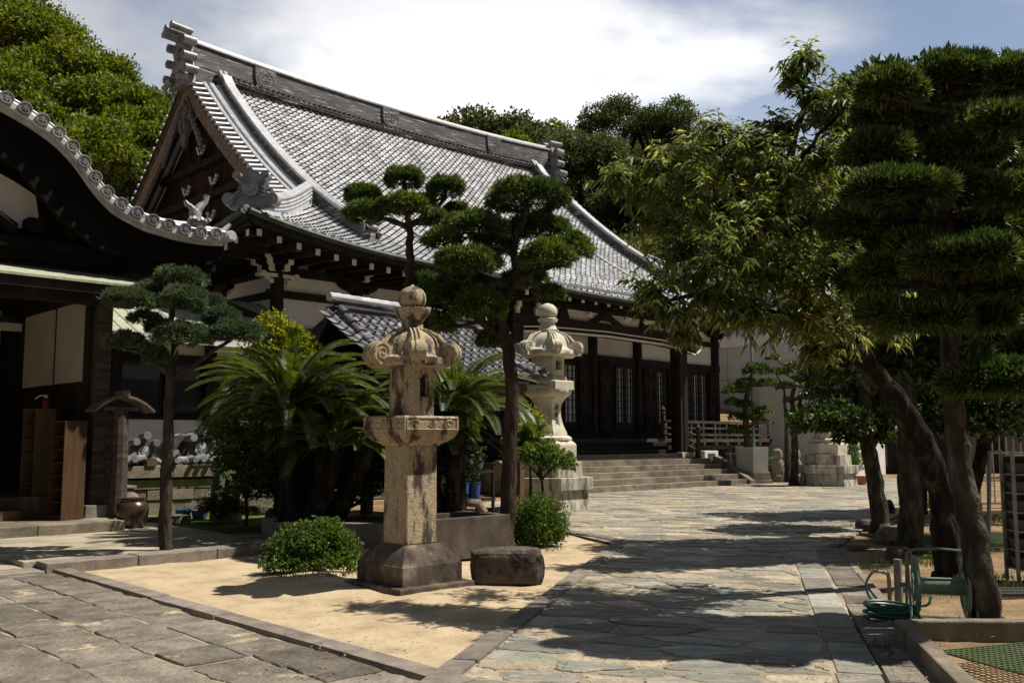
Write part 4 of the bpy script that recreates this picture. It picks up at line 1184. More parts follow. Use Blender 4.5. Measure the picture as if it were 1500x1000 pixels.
# dark barge board
mb = MB()
def thick(s):
    d = abs(s - 1.2)
    return float(np.interp(d, [0, 2.9, 3.2, 3.5, 3.9, 4.2, 5.0, 6.6], [0.9, 0.85, 0.88, 1.08, 1.2, 1.05, 0.66, 0.42]))
lo = [E(p.x, TV + 0.22, p.z - thick(p.x)) for p in cs]; up = [E(p.x, TV + 0.22, p.z - 0.19) for p in cs]
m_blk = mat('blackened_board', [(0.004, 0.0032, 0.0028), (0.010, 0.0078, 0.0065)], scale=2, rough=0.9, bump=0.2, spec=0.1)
mb.ribbon(lo, up, (0, 0.14, 0), 0)
mb.ribbon([q + Vector((0, -0.04, -0.16)) for q in up], [q + Vector((0, -0.04, 0)) for q in up], (0, 0.04, 0), 0)
mb.build('barge_board', m_blk, ent)
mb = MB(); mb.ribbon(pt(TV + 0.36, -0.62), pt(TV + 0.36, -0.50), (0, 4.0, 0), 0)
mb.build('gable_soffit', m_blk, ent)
# corner horn and little ornament of the roof's right foot
mb = MB(); c = E(7.84, TV, 5.20)
mb.cyl(c + Vector((0.0, 0.6, 0.0)), c + Vector((0.02, -0.12, -0.02)), 0.10, n=14); mb.cyl(c + Vector((0.02, -0.12, -0.02)), c + Vector((0.02, -0.16, -0.02)), 0.075, n=14)
mb.tube([c + Vector((-0.3, 0.2, 0.05)), c + Vector((0, 0.15, 0.10)), c + Vector((0.10, 0.1, 0.24))], [0.07, 0.06, 0.03], 8)
mb.build('roof_corner_tile', m_roll, ent, smooth=True)
mb = MB(); c = E(7.35, TV + 0.25, 5.30)
mb.box(c, (0.3, 0.2, 0.14)); mb.lathe([(0.12, 0), (0.15, 0.08), (0.10, 0.2), (0.11, 0.28), (0.06, 0.36)], 12, c)
mb.tube([c + Vector((0.02, 0, 0.3)), c + Vector((0.10, 0, 0.42)), c + Vector((0.18, 0, 0.50)), c + Vector((0.20, 0, 0.62))], [0.09, 0.07, 0.05, 0.06], 8)
mb.tube([c + Vector((-0.02, 0, 0.3)), c + Vector((-0.10, 0, 0.38)), c + Vector((-0.16, 0, 0.40)), c + Vector((-0.2, 0, 0.46))], [0.07, 0.05, 0.05, 0.03], 8)
for k in range(6): mb.cyl(c + Vector((-0.15 + 0.06 * k, -0.1, 0.1)), c + Vector((-0.17 + 0.07 * k, -0.2, 0.13 + .02 * (k % 2))), 0.035, n=7)
mb.build('roof_ornament', m_rend, ent, smooth=True)
# white field behind the gable, beams below it
mb = MB(); pol = [E(-2.6, 16.35, 4.95)] + [E(p.x, 16.35, p.z - 0.9) for p in cs if -2.55 < p.x < 4.95] + [E(5.0, 16.35, 4.95)]
mb.extrude(pol, (0, 0.05, 0)); mb.build('gable_plaster', m_white, ent)
mb = MB(); mb.span(-7, 3.9, 0.2, 0.5, 4.45, 4.95); mb.span(-7, 3.7, 0.0, 0.25, 4.62, 4.78)
for k in range(6): mb.box(E(3.6 + 0.6 * k, 16.1, 5.0), (0.22, 0.34, 0.2))
for s in (4.0, 5.8): mb.tube([E(s - 0.5, 16.0, 4.9), E(s - 0.2, 15.95, 5.06), E(s, 15.95, 5.12), E(s + .25, 15.95, 5.04), E(s + .5, 16, 4.9)], 0.09, 6)
for k in range(5): mb.tube([E(6.3, 16.1, 4.9 - 0.1 * k), E(6.7, 15.9, 4.95 - 0.12 * k), E(7.2 - 0.1 * k, 15.85, 4.75 - 0.07 * k)], [0.09, 0.07, 0.04], 6)
mb.box(E(6.9, 17.9, 4.78), (1.2, 4.0, 0.16))
mb.build('carved_beam', m_blk, ent)
# pent roof of pale green copper
m_verdi = mat('pale_verdigris', [(0.22, 0.24, 0.17), (0.34, 0.36, 0.26), (0.45, 0.45, 0.34)], scale=5, rough=0.8, bump=0.4, bscale=20, spec=0.2, stretch=(1, 3, 1))
mb = MB(); mb.extrude([E(-6, 15.45, 4.12), E(-6, 16.55, 4.44), E(-6, 16.55, 4.40), E(-6, 15.45, 4.08)], (12.45, 0, 0)); pn = mb.build('pent_roof', m_verdi, ent)
mb = MB(); mb.span(-10, 2.43, -0.50, -0.42, 3.93, 4.075); mb.span(-10, 2.4, -0.1, 0.1, 3.80, 4.0); mb.build('pent_fascia', m_wood, pn)
# structure below
mb = MB()
mb.span(-9, 2.5, 5.6, 5.8, 0.2, 5.2); mb.span(2.15, 2.32, 1.2, 5.6, 0.25, 4.6); mb.span(-9, 2.3, 0.4, 0.5, 4.3, 4.45)
mb.span(-9, 2.4, 0.9, 5.6, 4.3, 4.36)
mb.span(2.3, 2.42, 1.35, 6.0, 0.3, 4.4)
mb.build('timber_wall', m_wood, ent)
for s, t in ((6.35, 17.15), (6.25, 19.2), (6.25, 21.6), (2.6, 17.2)):
    p = MB(); p.box(E(s, t, 2.37), (0.26, 0.26, 3.86), mi=0); p.box(E(s, t, 0.34), (0.5, 0.5, 0.26), mi=1, top=0.92); p.build('pillar', [m_wood if t > 18 else m_vera, m_curb], ent, bevel=0.01)
m_screen = mat('aged_plaster_panel', [(0.42, 0.38, 0.32), (0.52, 0.48, 0.41)], scale=1, rough=0.95, bump=0.1)
for (t0, t1, z0, z1) in ((17.45, 18.75, 2.62, 4.05), (18.98, 20.6, 2.62, 4.05)):
    p = MB(); p.span(2.10, 2.149, t0 - ET, t1 - ET, z0, z1); p.build('wall_panel', m_screen, ent)
p = MB(); p.span(-1.5, 1.9, 5.52, 5.6, 3.1, 4.25); p.build('wall_panel', m_screen, ent)
mb = MB(); mb.span(-9, 2.1, 1.6, 5.6, 0.2, 0.62); mb.span(-9, 1.2, 1.2, 1.6, 0.2, 0.42); mb.build('raised_floor', m_woodb, ent)
# granite step in front
st_ = thing('granite_step', 'long low granite step in front of the dark entrance', 'step', ST(2, 16.7), A)
rng = random.Random(9); mb = MB(); x = -9
while x < 4.4:
    l = min(rng.uniform(1.2, 1.9), 4.45 - x); mb.span(x, x + l - 0.008, -0.72, 0.55, 0.05, 0.26 + rng.uniform(-.003, .003)); x += l
mb.build('slab', m_stone, st_, bevel=0.012)

# shoe shelves
m_shelf = mat('varnished_board', [(0.045, 0.023, 0.011), (0.075, 0.040, 0.019), (0.105, 0.058, 0.028)], scale=3, rough=0.55, bump=0.15, bscale=30, stretch=(3, 3, 0.3), spec=0.35)
m_shelf2 = mat('pale_board', [(0.08, 0.052, 0.019), (0.12, 0.08, 0.03)], scale=3, rough=0.6, bump=0.1, stretch=(3, 3, 0.3))
def shelf(loc, rz, w, d, h, m, label):
    t = thing('shoe_shelf', label, 'shelf', loc, rz)
    b = MB(); 
    for x in (-w / 2 + 0.012, w / 2 - 0.012): b.box((x, 0, h / 2), (0.024, d, h))
    b.box((0, d / 2 - 0.008, h / 2), (w - .05, 0.016, h - .02)); b.build('carcass', m, t)
    b = MB(); b.box((0, -0.002, 0.04), (w - .05, d - .01, 0.08)); b.build('plinth', m, t); b = MB(); b.box((0, 0, h + 0.012), (w + 0.01, d + 0.01, 0.024)); b.build('top', m, t)
    for k in range(1, 7): q = MB(); q.box((0, -0.01, 0.08 + (h - 0.1) * k / 7), (w - .05, d - 0.03, 0.018)); q.build('board', m, t)
    return t
p = ST(5.78, 16.9)
shelf((p.x, p.y, 0.262), A - R(78), 0.42, 0.40, 1.62, m_shelf, 'brown varnished shoe shelf standing nearest the entrance pillar')
p = ST(5.75, 17.75)
shelf((p.x - .25, p.y + .1, 0.262), A - R(78), 0.42, 0.36, 1.85, m_shelf2, 'taller yellowish shoe shelf standing behind the brown one')
# umbrella hooks on the shelf, small red extinguisher-like bottle on top of the rear shelf
t = thing('red_spray_bottle', 'small red bottle with grey nozzle standing on the taller shelf', 'bottle', (p.x - .15, p.y + .1, 2.13))
b = MB(); b.lathe([(0.06, 0), (0.065, 0.02), (0.065, 0.15), (0.03, 0.2)], 14); b.build('body', mat('red_enamel', [(0.09, 0.006, 0.007), (0.12, 0.01, 0.01)], rough=0.35, bump=0), t, smooth=True)
b = MB(); b.cyl((0, 0, 0.2), (0, 0, 0.25), 0.03); b.tube([(0, 0, 0.24), (-0.1, -0.03, 0.24), (-0.17, -0.05, 0.18)], 0.014, 6); b.build('nozzle', m_roll, t)

# notice post with a small bark roof in front of the pillar
t = thing('roofed_notice_post', 'thick weathered post under its own little curved bark roof', 'post', ST(6.62, 16.85, 0.25), A)
b = MB(); b.tube([(0, 0, 0), (0.01, 0, 0.9), (0, 0.01, 1.85)], [0.16, 0.14, 0.13], 10); b.box((0, 0.12, 1.0), (0.36, 0.03, 1.6)); b.build('post', m_vera, t)
b = MB()
for sd in (-1, 1):
    prof = [(0, 2.12), (0.18, 2.08), (0.36, 1.99), (0.52, 1.86)]
    b.ribbon([(sd * x, -0.22, z - 0.045) for x, z in prof], [(sd * x, -0.22, z) for x, z in prof], (0, 0.5, 0)) if sd > 0 else b.ribbon([(sd * x, -0.22, z) for x, z in prof], [(sd * x, -0.22, z - .045) for x, z in prof], (0, 0.5, 0))
b.box((0, 0.03, 2.15), (0.10, 0.56, 0.09)); b.bar((-0.3, 0, 1.88), (0.3, 0, 1.88), 0.06, 0.06)
b.build('bark_roof', m_woodg, t)

# glazed jar
t = thing('glazed_jar', 'round brown glazed jar with lid at the corner of the granite step', 'jar', ST(6.72, 16.42, TZ - .005))
b = MB(); b.lathe([(0.17, 0), (0.20, 0.02), (0.25, 0.16), (0.275, 0.30), (0.25, 0.40), (0.19, 0.45), (0.20, 0.475), (0.18, 0.48)], 28)
b.build('body', mat('brown_glaze', [(0.035, 0.018, 0.013), (0.07, 0.035, 0.022)], scale=4, rough=0.25, bump=0.08, spec=0.6), t, smooth=True)
b = MB(); b.lathe([(0.19, 0.482), (0.19, 0.50), (0.06, 0.515)], 24); b.build('lid', m_wood, t, smooth=True)

# ------------------------------------------------------------------ annex behind with stored roof ornaments
ann = thing('annex', 'low annex with white dado wall and dark windows behind the stone wall', 'building', ST(9.5, 22), A)
def N_(s, t, z): return Vector((s - 9.5, t - 22, z))
mb = MB(); mb.span(-4, 4.15, 0, 0.15, 1.50, 2.06); mb.span(-4, 4.15, 0, .15, 3.62, 3.92); mb.build('dado_wall', m_white, ann)
mb = MB(); mb.span(-4, 4.15, -0.02, 0.17, 0.9, 1.495); mb.build('base_wall', m_curb, ann)
mb = MB(); mb.span(-4, 4.15, -0.03, 0.0, 2.061, 2.16); mb.span(-4, 4.15, -0.03, 0.02, 3.52, 3.62); mb.span(-4, 4.15, 0.3, 0.4, 2.1, 3.6); mb.build('window_rail', m_wood, ann)
for s in (8.45, 10.75, 13.0, 6.3):
    p = MB(); p.box(N_(s, 21.93, 2.45), (0.24, 0.2, 3.0)); p.build('post', m_wood, ann)
for s0, s1 in ((6.45, 8.32), (8.58, 9.6), (9.66, 10.62), (10.88, 11.9), (11.96, 12.87)):
    f = MB(); x0, x1 = s0 - 9.5, s1 - 9.5
    for e in ((x0, x0 + .05), (x1 - .05, x1)): f.span(*e, 0.02, 0.07, 2.161, 3.52)
    f.span(x0 + .05, x1 - .05, 0.02, 0.07, 2.161, 2.23); f.span(x0 + .05, x1 - .05, 0.02, 0.07, 3.45, 3.519)
    w = f.build('window', m_wood, ann); g = MB(); g.span(x0 + .04, x1 - .04, 0.04, 0.05, 2.2, 3.48); g.build('pane', m_glass, w)
mb = MB(); mb.extrude([N_(5.2, 21.1, 3.98), N_(5.2, 24.4, 5.45), N_(5.2, 24.4, 5.38), N_(5.2, 21.1, 3.9)], (8.2, 0, 0))
for k in range(28): mb.tube([N_(5.3 + k * 0.3, 21.1, 3.985), N_(5.3 + k * 0.3, 24.4, 5.455)], 0.02, 4)
mb.build('roof', m_verdi, ann)
mb = MB(); mb.span(-4.3, 3.9, -1.0, -0.93, 3.80, 3.96); mb.build('white_fascia', m_white, ann)
# sloping dark gable edge of the link roof
lk = thing('link_corridor', 'short dark roofed corridor joining annex to the temple hall', 'building', ST(11.9, 23.6), A)
mb = MB(); mb.extrude([(-2.4, -0.4, 6.1), (-2.4, 3.0, 6.5), (-2.4, 3.0, 6.3), (-2.4, -0.4, 5.95)], (0.2, 0, 0))
mb.hexa([(-2.6, -0.6, 5.75), (1.5, -0.6, 4.55), (1.5, 3.0, 4.55), (-2.6, 3.0, 5.75), (-2.6, -0.6, 5.93), (1.5, -0.6, 4.72), (1.5, 3.0, 4.72), (-2.6, 3.0, 5.93)])
mb.build('roof', m_wood, lk)
mb = MB(); mb.span(-2.2, 1.4, 0.2, 0.4, 0.5, 4.6); mb.build('wall', m_white, lk)

w_ = thing('stone_retaining_wall', 'low coursed stone wall carrying old roof ornaments below the annex', 'wall', ST(9.2, 20.4), A)
rng = random.Random(14)
for (z0, z1, y0) in ((-0.05, 0.26, 0.12), (0.27, 0.50, 0.10), (0.51, 0.72, 0.08), (0.76, 1.02, 0.0)):
    mb = MB(); x = -2.6
    while x < 3.4:
        l = rng.uniform(0.7, 1.3) if z0 < .7 else rng.uniform(1.1, 1.5)
        mb.span(x, x + l - 0.012, y0 + rng.uniform(0, 0.03), 0.45, z0, z1); x += l
    mb.build('coping' if z0 > .7 else 'course', m_stone, w_, bevel=0.012)
mb = MB(); mb.span(-2.6, 4.1, 0.46, 1.55, 0.0, 0.98); mb.build('fill', m_curb, w_)

def onpt(s, t, z): return ST(s, t, z)
def ogre(s, t, z, sc, label, rz=0.0):
    o = thing('ogre_tile', label, 'roof ornament', ST(s, t, z), A + rz); b = MB()
    prof = [(-0.34, 0), (-0.38, 0.18), (-0.26, 0.34), (-0.30, 0.5), (-0.2, 0.62), (0, 0.68), (0.2, 0.62), (0.3, 0.5), (0.26, 0.34), (0.38, 0.18), (0.34, 0)]
    b.extrude([(x * sc, 0, y * sc) for x, y in prof], (0, 0.18 * sc, 0))
    b.build('body', m_ridge, o)
    for x, y, r in ((-0.24, 0.62, 0.09), (0.03, 0.78, 0.10), (0.28, 0.60, 0.09)):
        c = MB(); c.cyl((x * sc, 0.2 * sc, y * sc - .03), (x * sc, -0.16 * sc, y * sc), r * sc, n=12); c.cyl((x * sc, -0.165 * sc, y * sc), (x * sc, -0.16 * sc, y * sc), r * .7 * sc, n=12); c.build('horn', m_rend, o, smooth=True)
    c = MB(); c.cyl((0, 0, 0.36 * sc), (0, -0.05 * sc, 0.36 * sc), 0.15 * sc, n=20)
    for k in range(3):
        an = math.pi * k / 3 + 0.3; c.bar((math.cos(an) * .09 * sc, -0.065 * sc, 0.36 * sc + math.sin(an) * .09 * sc), (-math.cos(an) * .09 * sc, -0.065 * sc, 0.36 * sc - math.sin(an) * .09 * sc), 0.03 * sc, 0.02)
    c.build('round_crest', m_roll, o)
    c = MB()
    for sd in (-1, 1): c.tube([(sd * 0.2 * sc, -0.04, 0.16 * sc), (sd * 0.36 * sc, -0.05, 0.12 * sc), (sd * 0.46 * sc, -0.05, 0.02 * sc + .03)], [0.07 * sc, 0.08 * sc, 0.05 * sc], 8)
    c.build('scroll', m_rend, o, smooth=True)
ogre(8.62, 20.6, 1.02, 0.85, 'horned ogre tile with pale round crest on the stone wall')
ogre(10.05, 20.85, 1.02, 1.0, 'larger darker ogre tile leaning near the right end of the stone wall')
def fishtile(s, t, z, label, k):
    o = thing('fish_finial', label, 'roof ornament', ST(s, t, z), A + 0.3 * k); b = MB()
    b.tube([(0, 0, 0), (0.02, 0, 0.14), (0.07, 0, 0.26), (0.02, 0, 0.38), (-0.06, 0, 0.50)], [0.13, 0.12, 0.08, 0.05, 0.03], 9)
    for a in (-0.1, 0.08): b.tube([(-0.06, 0, 0.46), (-0.06 + a, 0, 0.56), (-0.06 + a * 1.6, 0, 0.64)], [0.04, 0.035, 0.01], 6)
    b.box((0, 0, 0.03), (0.3, 0.24, 0.08)); b.tube([(0.1, 0, 0.12), (0.19, 0, 0.17), (0.2, 0, 0.26)], [0.06, 0.04, 0.01], 6)
    b.build('body', m_ridge, o, smooth=True)
fishtile(7.72, 20.6, 1.02, 'curled fish-shaped roof finial leftmost on the stone wall', 0)
fishtile(8.06, 20.65, 1.02, 'second curled fish-shaped finial beside the leftmost one', 1)
def scrollpile(s, t, z, label, n, seed):
    o = thing('scroll_tile', label, 'roof ornament', ST(s, t, z), A); rg = random.Random(seed); b = MB()
    x = -0.1 * n
    for i in range(n):
        zz = rg.uniform(0.07, 0.12); b.tube([(x, 0.1, zz), (x + 0.06, -0.08, zz + 0.05), (x + 0.2, -0.1, zz + rg.uniform(0.05, 0.18)), (x + 0.3, 0.02, zz)], [0.09, 0.085, 0.07, 0.06], 8)
        b.cyl((x, -0.02, zz + .02), (x - 0.02, -0.2, zz + 0.04), 0.06, n=10); x += 0.2
    b.build('body', m_rend, o, smooth=True)
scrollpile(8.36, 20.55, 1.02, 'curled grey scroll tile lying left of the horned ogre tile', 2, 1)
scrollpile(9.30, 20.55, 1.02, 'grey scroll tiles heaped behind the pine trunk on the stone wall', 2, 2)
scrollpile(10.0, 20.5, 1.02, 'row of grey scroll tiles lying in front of the darker ogre tile', 3, 3)
o = thing('curved_ridge_piece', 'big curved ridge piece leaning against the white dado wall', 'roof ornament', ST(9.62, 21.1, 1.0), A)
b = MB(); pts = [(-0.3, 0), (-0.34, 0.4), (-0.2, 0.62), (0.1, 0.74), (0.5, 0.86), (0.52, 0.6), (0.2, 0.45), (0.05, 0.2), (0.0, 0)]
b.extrude([(x, 0, z) for x, z in pts], (0, 0.22, 0)); b.build('body', m_ridge, o)
o = thing('wooden_offcut', 'small pale wooden block in front of the horned ogre tile', 'block', ST(8.72, 20.43, 1.02), A)
b = MB(); b.box((0, 0, 0.07), (0.22, 0.1, 0.14)); b.box((0.02, 0.0, 0.15), (0.16, 0.09, 0.05), rz=0.1); b.build('body', m_shelf2, o)

# things stacked at the foot of the wall
o = thing('stone_cistern', 'square stone cistern with a pale round stone inside beside the jar', 'stone basin', ST(7.05, 17.9, 0.02), A)
b = MB(); b.box((0, 0, 0.14), (0.72, 0.6, 0.28)); b.build('plinth', m_stone, o, bevel=0.01)
b = MB(); b.box((-0.08, 0, 0.48), (0.56, 0.5, 0.38)); b.box((-0.08, 0, 0.70), (0.62, 0.55, 0.05)); b.build('tank', m_curb, o, bevel=0.01)
b = MB(); b.lathe([(0.05, 0.32), (0.17, 0.38), (0.19, 0.48), (0.13, 0.58), (0.03, 0.62)], 14, (0.12, -0.2, 0)); b.build('round_stone', m_stone, o, smooth=True)
o = thing('garden_step', 'flat granite block lying behind the brown jar', 'block', ST(7.35, 17.3, 0.02), A)
b = MB(); b.box((0.1, 0.25, 0.07), (1.5, 0.5, 0.16)); b.build('body', m_stone, o, bevel=0.012)
o = thing('small_stone_block', 'small yellowish stone block on the granite block near the moss', 'block', ST(7.95, 17.75, 0.16), A)
b = MB(); b.box((0, 0, 0.08), (0.2, 0.2, 0.18), top=0.92); b.build('body', m_stone, o, bevel=0.015)
m_blue = mat('blue_plastic', [(0.012, 0.05, 0.17), (0.02, 0.09, 0.28)], scale=4, rough=0.4, bump=0.02, spec=0.5)
m_bluel = mat('grey_blue_plastic', [(0.05, 0.09, 0.20), (0.08, 0.13, 0.27)], scale=4, rough=0.45, bump=0.02, spec=0.5)
m_bluec = mat('cyan_plastic', [(0.01, 0.10, 0.17), (0.015, 0.14, 0.22)], scale=4, rough=0.4, bump=0.02)
def bucket(loc, r, h, m, label, handle=True, group=None):
    o = thing('bucket', label, 'bucket', loc, 0, group)
    b = MB(); b.lathe([(r * .78, 0), (r * .80, .01), (r, h - .02), (r * 1.08, h - .02), (r * 1.08, h), (r * .96, h), (r * .76, .02), (0.01, .02)], 20); b.build('pail', m, o, smooth=True)
    if handle:
        b = MB(); b.tube([(r * math.cos(a), 0.0, h - 0.02 + r * 0.5 * math.sin(a)) for a in np.linspace(0, math.pi, 9)], 0.006, 5); b.build('handle', m_roll, o)
    return o
q = gnd(204, 752, 0.02)
bucket(ST(8.45, 18.2, 0.02), 0.15, 0.2, m_bluec, 'bright blue bucket beside the yellowish stone block')
bucket(ST(8.75, 18.1, 0.02), 0.16, 0.18, m_bluel, 'dull blue bucket right of the bright blue one')

o = thing('stone_lion', 'small dark stone guardian lion on a square stone pillar', 'statue', ST(8.95, 17.6, 0.0), A)
b = MB(); b.box((0, 0, 0.35), (0.34, 0.30, 0.7), top=0.94); b.build('pillar', m_curb, o, bevel=0.012)
b = MB(); b.tube([(-0.02, 0, 0.7), (-0.03, 0, 0.86), (-0.01, 0, 1.02), (0.03, -0.02, 1.16)], [0.14, 0.12, 0.11, 0.09], 10); b.tube([(0.0, -0.05, 1.16), (0.0, -0.13, 1.20), (0.0, -0.19, 1.16)], [0.10, 0.09, 0.05], 9)
for sd in (-1, 1): b.tube([(sd * 0.08, -0.06, 1.0), (sd * 0.09, -0.12, 0.82), (sd * 0.09, -0.15, 0.70)], [0.05, 0.04, 0.05], 7); b.tube([(sd * 0.11, 0.05, 0.80), (sd * 0.13, -0.06, 0.72)], [0.08, 0.05], 7); b.tube([(sd * 0.07, -0.04, 1.24), (sd * 0.09, -0.03, 1.31)], [0.03, 0.01], 5)
b.tube([(0, 0.1, 0.8), (0, 0.2, 0.95), (0, 0.15, 1.1), (0, 0.2, 1.2)], [0.04, 0.05, 0.05, 0.02], 7)
b.build('body', m_ridge, o, smooth=True)
m_pot = mat('pale_pot', [(0.38, 0.37, 0.34), (0.48, 0.47, 0.44)], scale=4, rough=0.6, bump=0.05)
m_gwire = mat('green_wire', [(0.10, 0.22, 0.06), (0.14, 0.30, 0.08)], rough=0.5, bump=0)
o = thing('trellis_pot', 'slim pale pot holding a green wire plant support', 'plant pot', ST(9.22, 17.55, 0.0), A)
b = MB(); b.lathe([(0.10, 0), (0.11, 0.02), (0.13, 0.52), (0.15, 0.52), (0.15, 0.56), (0.11, 0.56)], 16, (0, 0, 0.2)); b.lathe([(0.14, 0), (0.14, .2), (0.1, .2)], 16); b.build('pot', m_pot, o, smooth=True)
b = MB()
for k in range(6):
    an = k * math.pi / 3; b.tube([(0.10 * math.cos(an), 0.10 * math.sin(an), 0.7), (0.14 * math.cos(an), 0.14 * math.sin(an), 1.75)], 0.009, 5)
for z in (1.0, 1.35, 1.72): b.tube([(0.13 * math.cos(a), 0.13 * math.sin(a), z) for a in np.linspace(0, 2 * math.pi, 13)], 0.007, 5)
b.build('wire_support', m_gwire, o)

# ------------------------------------------------------------------ water pavilion roof, posts, shelf with buckets
pav = thing('water_pavilion', 'small open pavilion with pitched grey tiled roof on brown posts behind the cycads', 'pavilion', (0, 0, 0), 0)
RL, RR = Vector((-3.45, 18.1, 4.05)), Vector((-0.80, 21.4, 4.05))
ax = (RR - RL); Lr = ax.length; ax.normalize(); rzp = math.atan2(ax.y, ax.x)
pav.location = (RL + RR) / 2 * 1.0; pav.location.z = 0; pav.rotation_euler = (0, 0, rzp)
hw, hh, rise, z0p = 1.75, 0.38, 1.2, 2.85
m_tile2 = mat('pavilion_tile', [(0.09, 0.09, 0.095), (0.17, 0.17, 0.18), (0.30, 0.30, 0.31)], scale=3, rough=0.36, bump=0.12, bscale=26, island=0.35, spec=0.7)
mb = MB(); na = int((Lr + 2 * hh) / 0.235); wc = (Lr + 2 * hh) / na; nb = 9
def zp(e): a = e / hw; return z0p + rise * (0.78 * a + 0.22 * a * a)
def FP(i, j, sg=-1):
    e = hw * (1 - j / nb); x = -Lr / 2 - hh + i * wc; return Vector((x, sg * (hw - e), zp(e) + 0.12 * (abs(x) / (Lr / 2 + hh)) ** 3 * (1 - e / hw)))
def kP(i, j):
    return True
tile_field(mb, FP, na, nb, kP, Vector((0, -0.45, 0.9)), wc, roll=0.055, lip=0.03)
pr_ = mb.build('tiled_roof', [m_tile2, m_grime_shade], pav)
mb = MB()
for z in (z0p - 0.10,):
    mb.hexa([(-Lr / 2 - hh, -hw, z), (Lr / 2 + hh, -hw, z), (Lr / 2 + hh, .8, z + .5), (-Lr / 2 - hh, .8, z + .5), (-Lr / 2 - hh, -hw, z + .05), (Lr / 2 + hh, -hw, z + .05), (Lr / 2 + hh, .8, z + .55), (-Lr / 2 - hh, .8, z + .55)])
mb.hexa([(-Lr / 2 - hh, 0.02, z0p + .5), (Lr / 2 + hh, .02, z0p + .5), (Lr / 2 + hh, 0.8, z0p + .5), (-Lr / 2 - hh, 0.8, z0p + .5), (-Lr / 2, 0.02, z0p + rise - .04), (Lr / 2, .02, z0p + rise - .04), (Lr / 2, .1, z0p + rise - .04), (-Lr / 2, .1, z0p + rise - .04)])
mb.build('roof_boards', m_wood, pr_)
mb = MB()                                             # ridge of stacked tiles with rounded caps
mb.box((0, 0, z0p + rise + 0.10), (Lr + 0.1, 0.22, 0.26), top=0.9); mb.box((0, 0, z0p + rise + 0.20), (Lr + .12, 0.26, 0.02)); mb.box((0, 0, z0p + rise + 0.08), (Lr + .12, 0.28, 0.02))
x = -Lr / 2 - 0.1
while x < Lr / 2 + 0.05:
    mb.cyl((x, 0, z0p + rise + 0.27), (x + 0.26, 0, z0p + rise + 0.27), 0.085, 0.095, 10, mi=1); x += 0.255
pk = mb.build('roof_ridge', [m_ridge, m_roll], pr_)
for sx in (-1, 1):
    for sy in (-1,):
        mb = MB(); a = Vector((sx * Lr / 2, 0, z0p + rise + 0.12)); b_ = Vector((sx * (Lr / 2 - .12), sy * (hw + .02), z0p + 0.12)); a.x = sx * (Lr / 2 - .12); n = 8
        for k in range(n):
            p0 = a.lerp(b_, k / n); p1 = a.lerp(b_, (k + 1.06) / n); sag = Vector((0, 0, -0.16 * math.sin(math.pi * (k + .5) / n)))
            mb.cyl(p0 + sag, p1 + sag, 0.085, 0.10, 10)
        mb.cyl(b_ + Vector((0, 0, .04)), b_ + Vector((sx * .12, sy * .2, 0.12)), 0.08, n=10); mb.lathe([(0.1, -0.1), (0.13, 0), (0.05, 0.14)], 10, b_)
        mb.build('verge_ridge', m_ridge, pr_, smooth=True)
for (x, y) in ((-Lr / 2 - .1, -1.15), (Lr / 2 + .1, -1.15), (-Lr / 2 - .1, .7), (Lr / 2 + .1, .7)):
    p = MB(); p.box((x, y, 1.5), (0.17, 0.17, 2.6), mi=0); p.box((x, y, 0.12), (0.26, 0.26, 0.28), mi=1, top=0.8); p.build('post', [m_woodb, m_stone], pav, bevel=0.008)
mb = MB(); 
for y in (-1.15, .7): mb.box((0, y, 2.72), (Lr + 0.6, 0.12, 0.16))
for x in (-Lr / 2 - .1, Lr / 2 + .1): mb.box((x, -.2, 2.60), (0.12, 2.0, 0.14))
mb.build('tie_beam', m_woodb, pav)

q = at(678, 700, 19.6)
rk = thing('bucket_rack', 'two-tier dark rack of buckets under the small pavilion', 'rack', (q.x, q.y, 0.0), rzp)
b = MB()
for z in (0.36, 0.93): b.box((0, 0, z), (1.5, 0.5, 0.05))
b.build('shelf_board', m_wood, rk)
for x in (-0.7, 0.7):
    for y in (-0.22, 0.22): b = MB(); b.box((x, y, 0.52), (0.05, 0.05, 1.04)); b.build('leg', m_wood, rk)
M = Matrix.Rotation(rzp, 3, 'Z')
lbl = ['deep blue bucket at the left of the lower rack tier', 'deep blue bucket in the middle of the lower rack tier', 'deep blue bucket at the right of the lower rack tier', 'grey blue bucket at the left of the upper rack tier', 'grey blue bucket in the middle of the upper rack tier', 'grey blue bucket at the right of the upper rack tier']
for k in range(6):
    r_ = k // 3; v = M @ Vector((-0.42 + 0.36 * (k % 3) + 0.1 * r_, -0.02, 0)); bucket((q.x + v.x, q.y + v.y, 0.385 + 0.57 * r_), 0.16, 0.34, m_blue if r_ == 0 else m_bluel, lbl[k], handle=False, group='buckets on the rack')
o = thing('coiled_bamboo_spout', 'pale bent stone spout lying on the pavilion ledge', 'spout', gnd(684, 752, 0.3), 0)
b = MB(); b.tube([(-0.6, 0, 0.05), (-0.3, 0, 0.12), (0.0, 0, 0.2), (0.2, 0, 0.18), (0.32, 0, 0.02)], [0.06, 0.07, 0.08, 0.08, 0.06], 9); b.build('body', m_curb, o, smooth=True)
o.name = 'stone_spout'
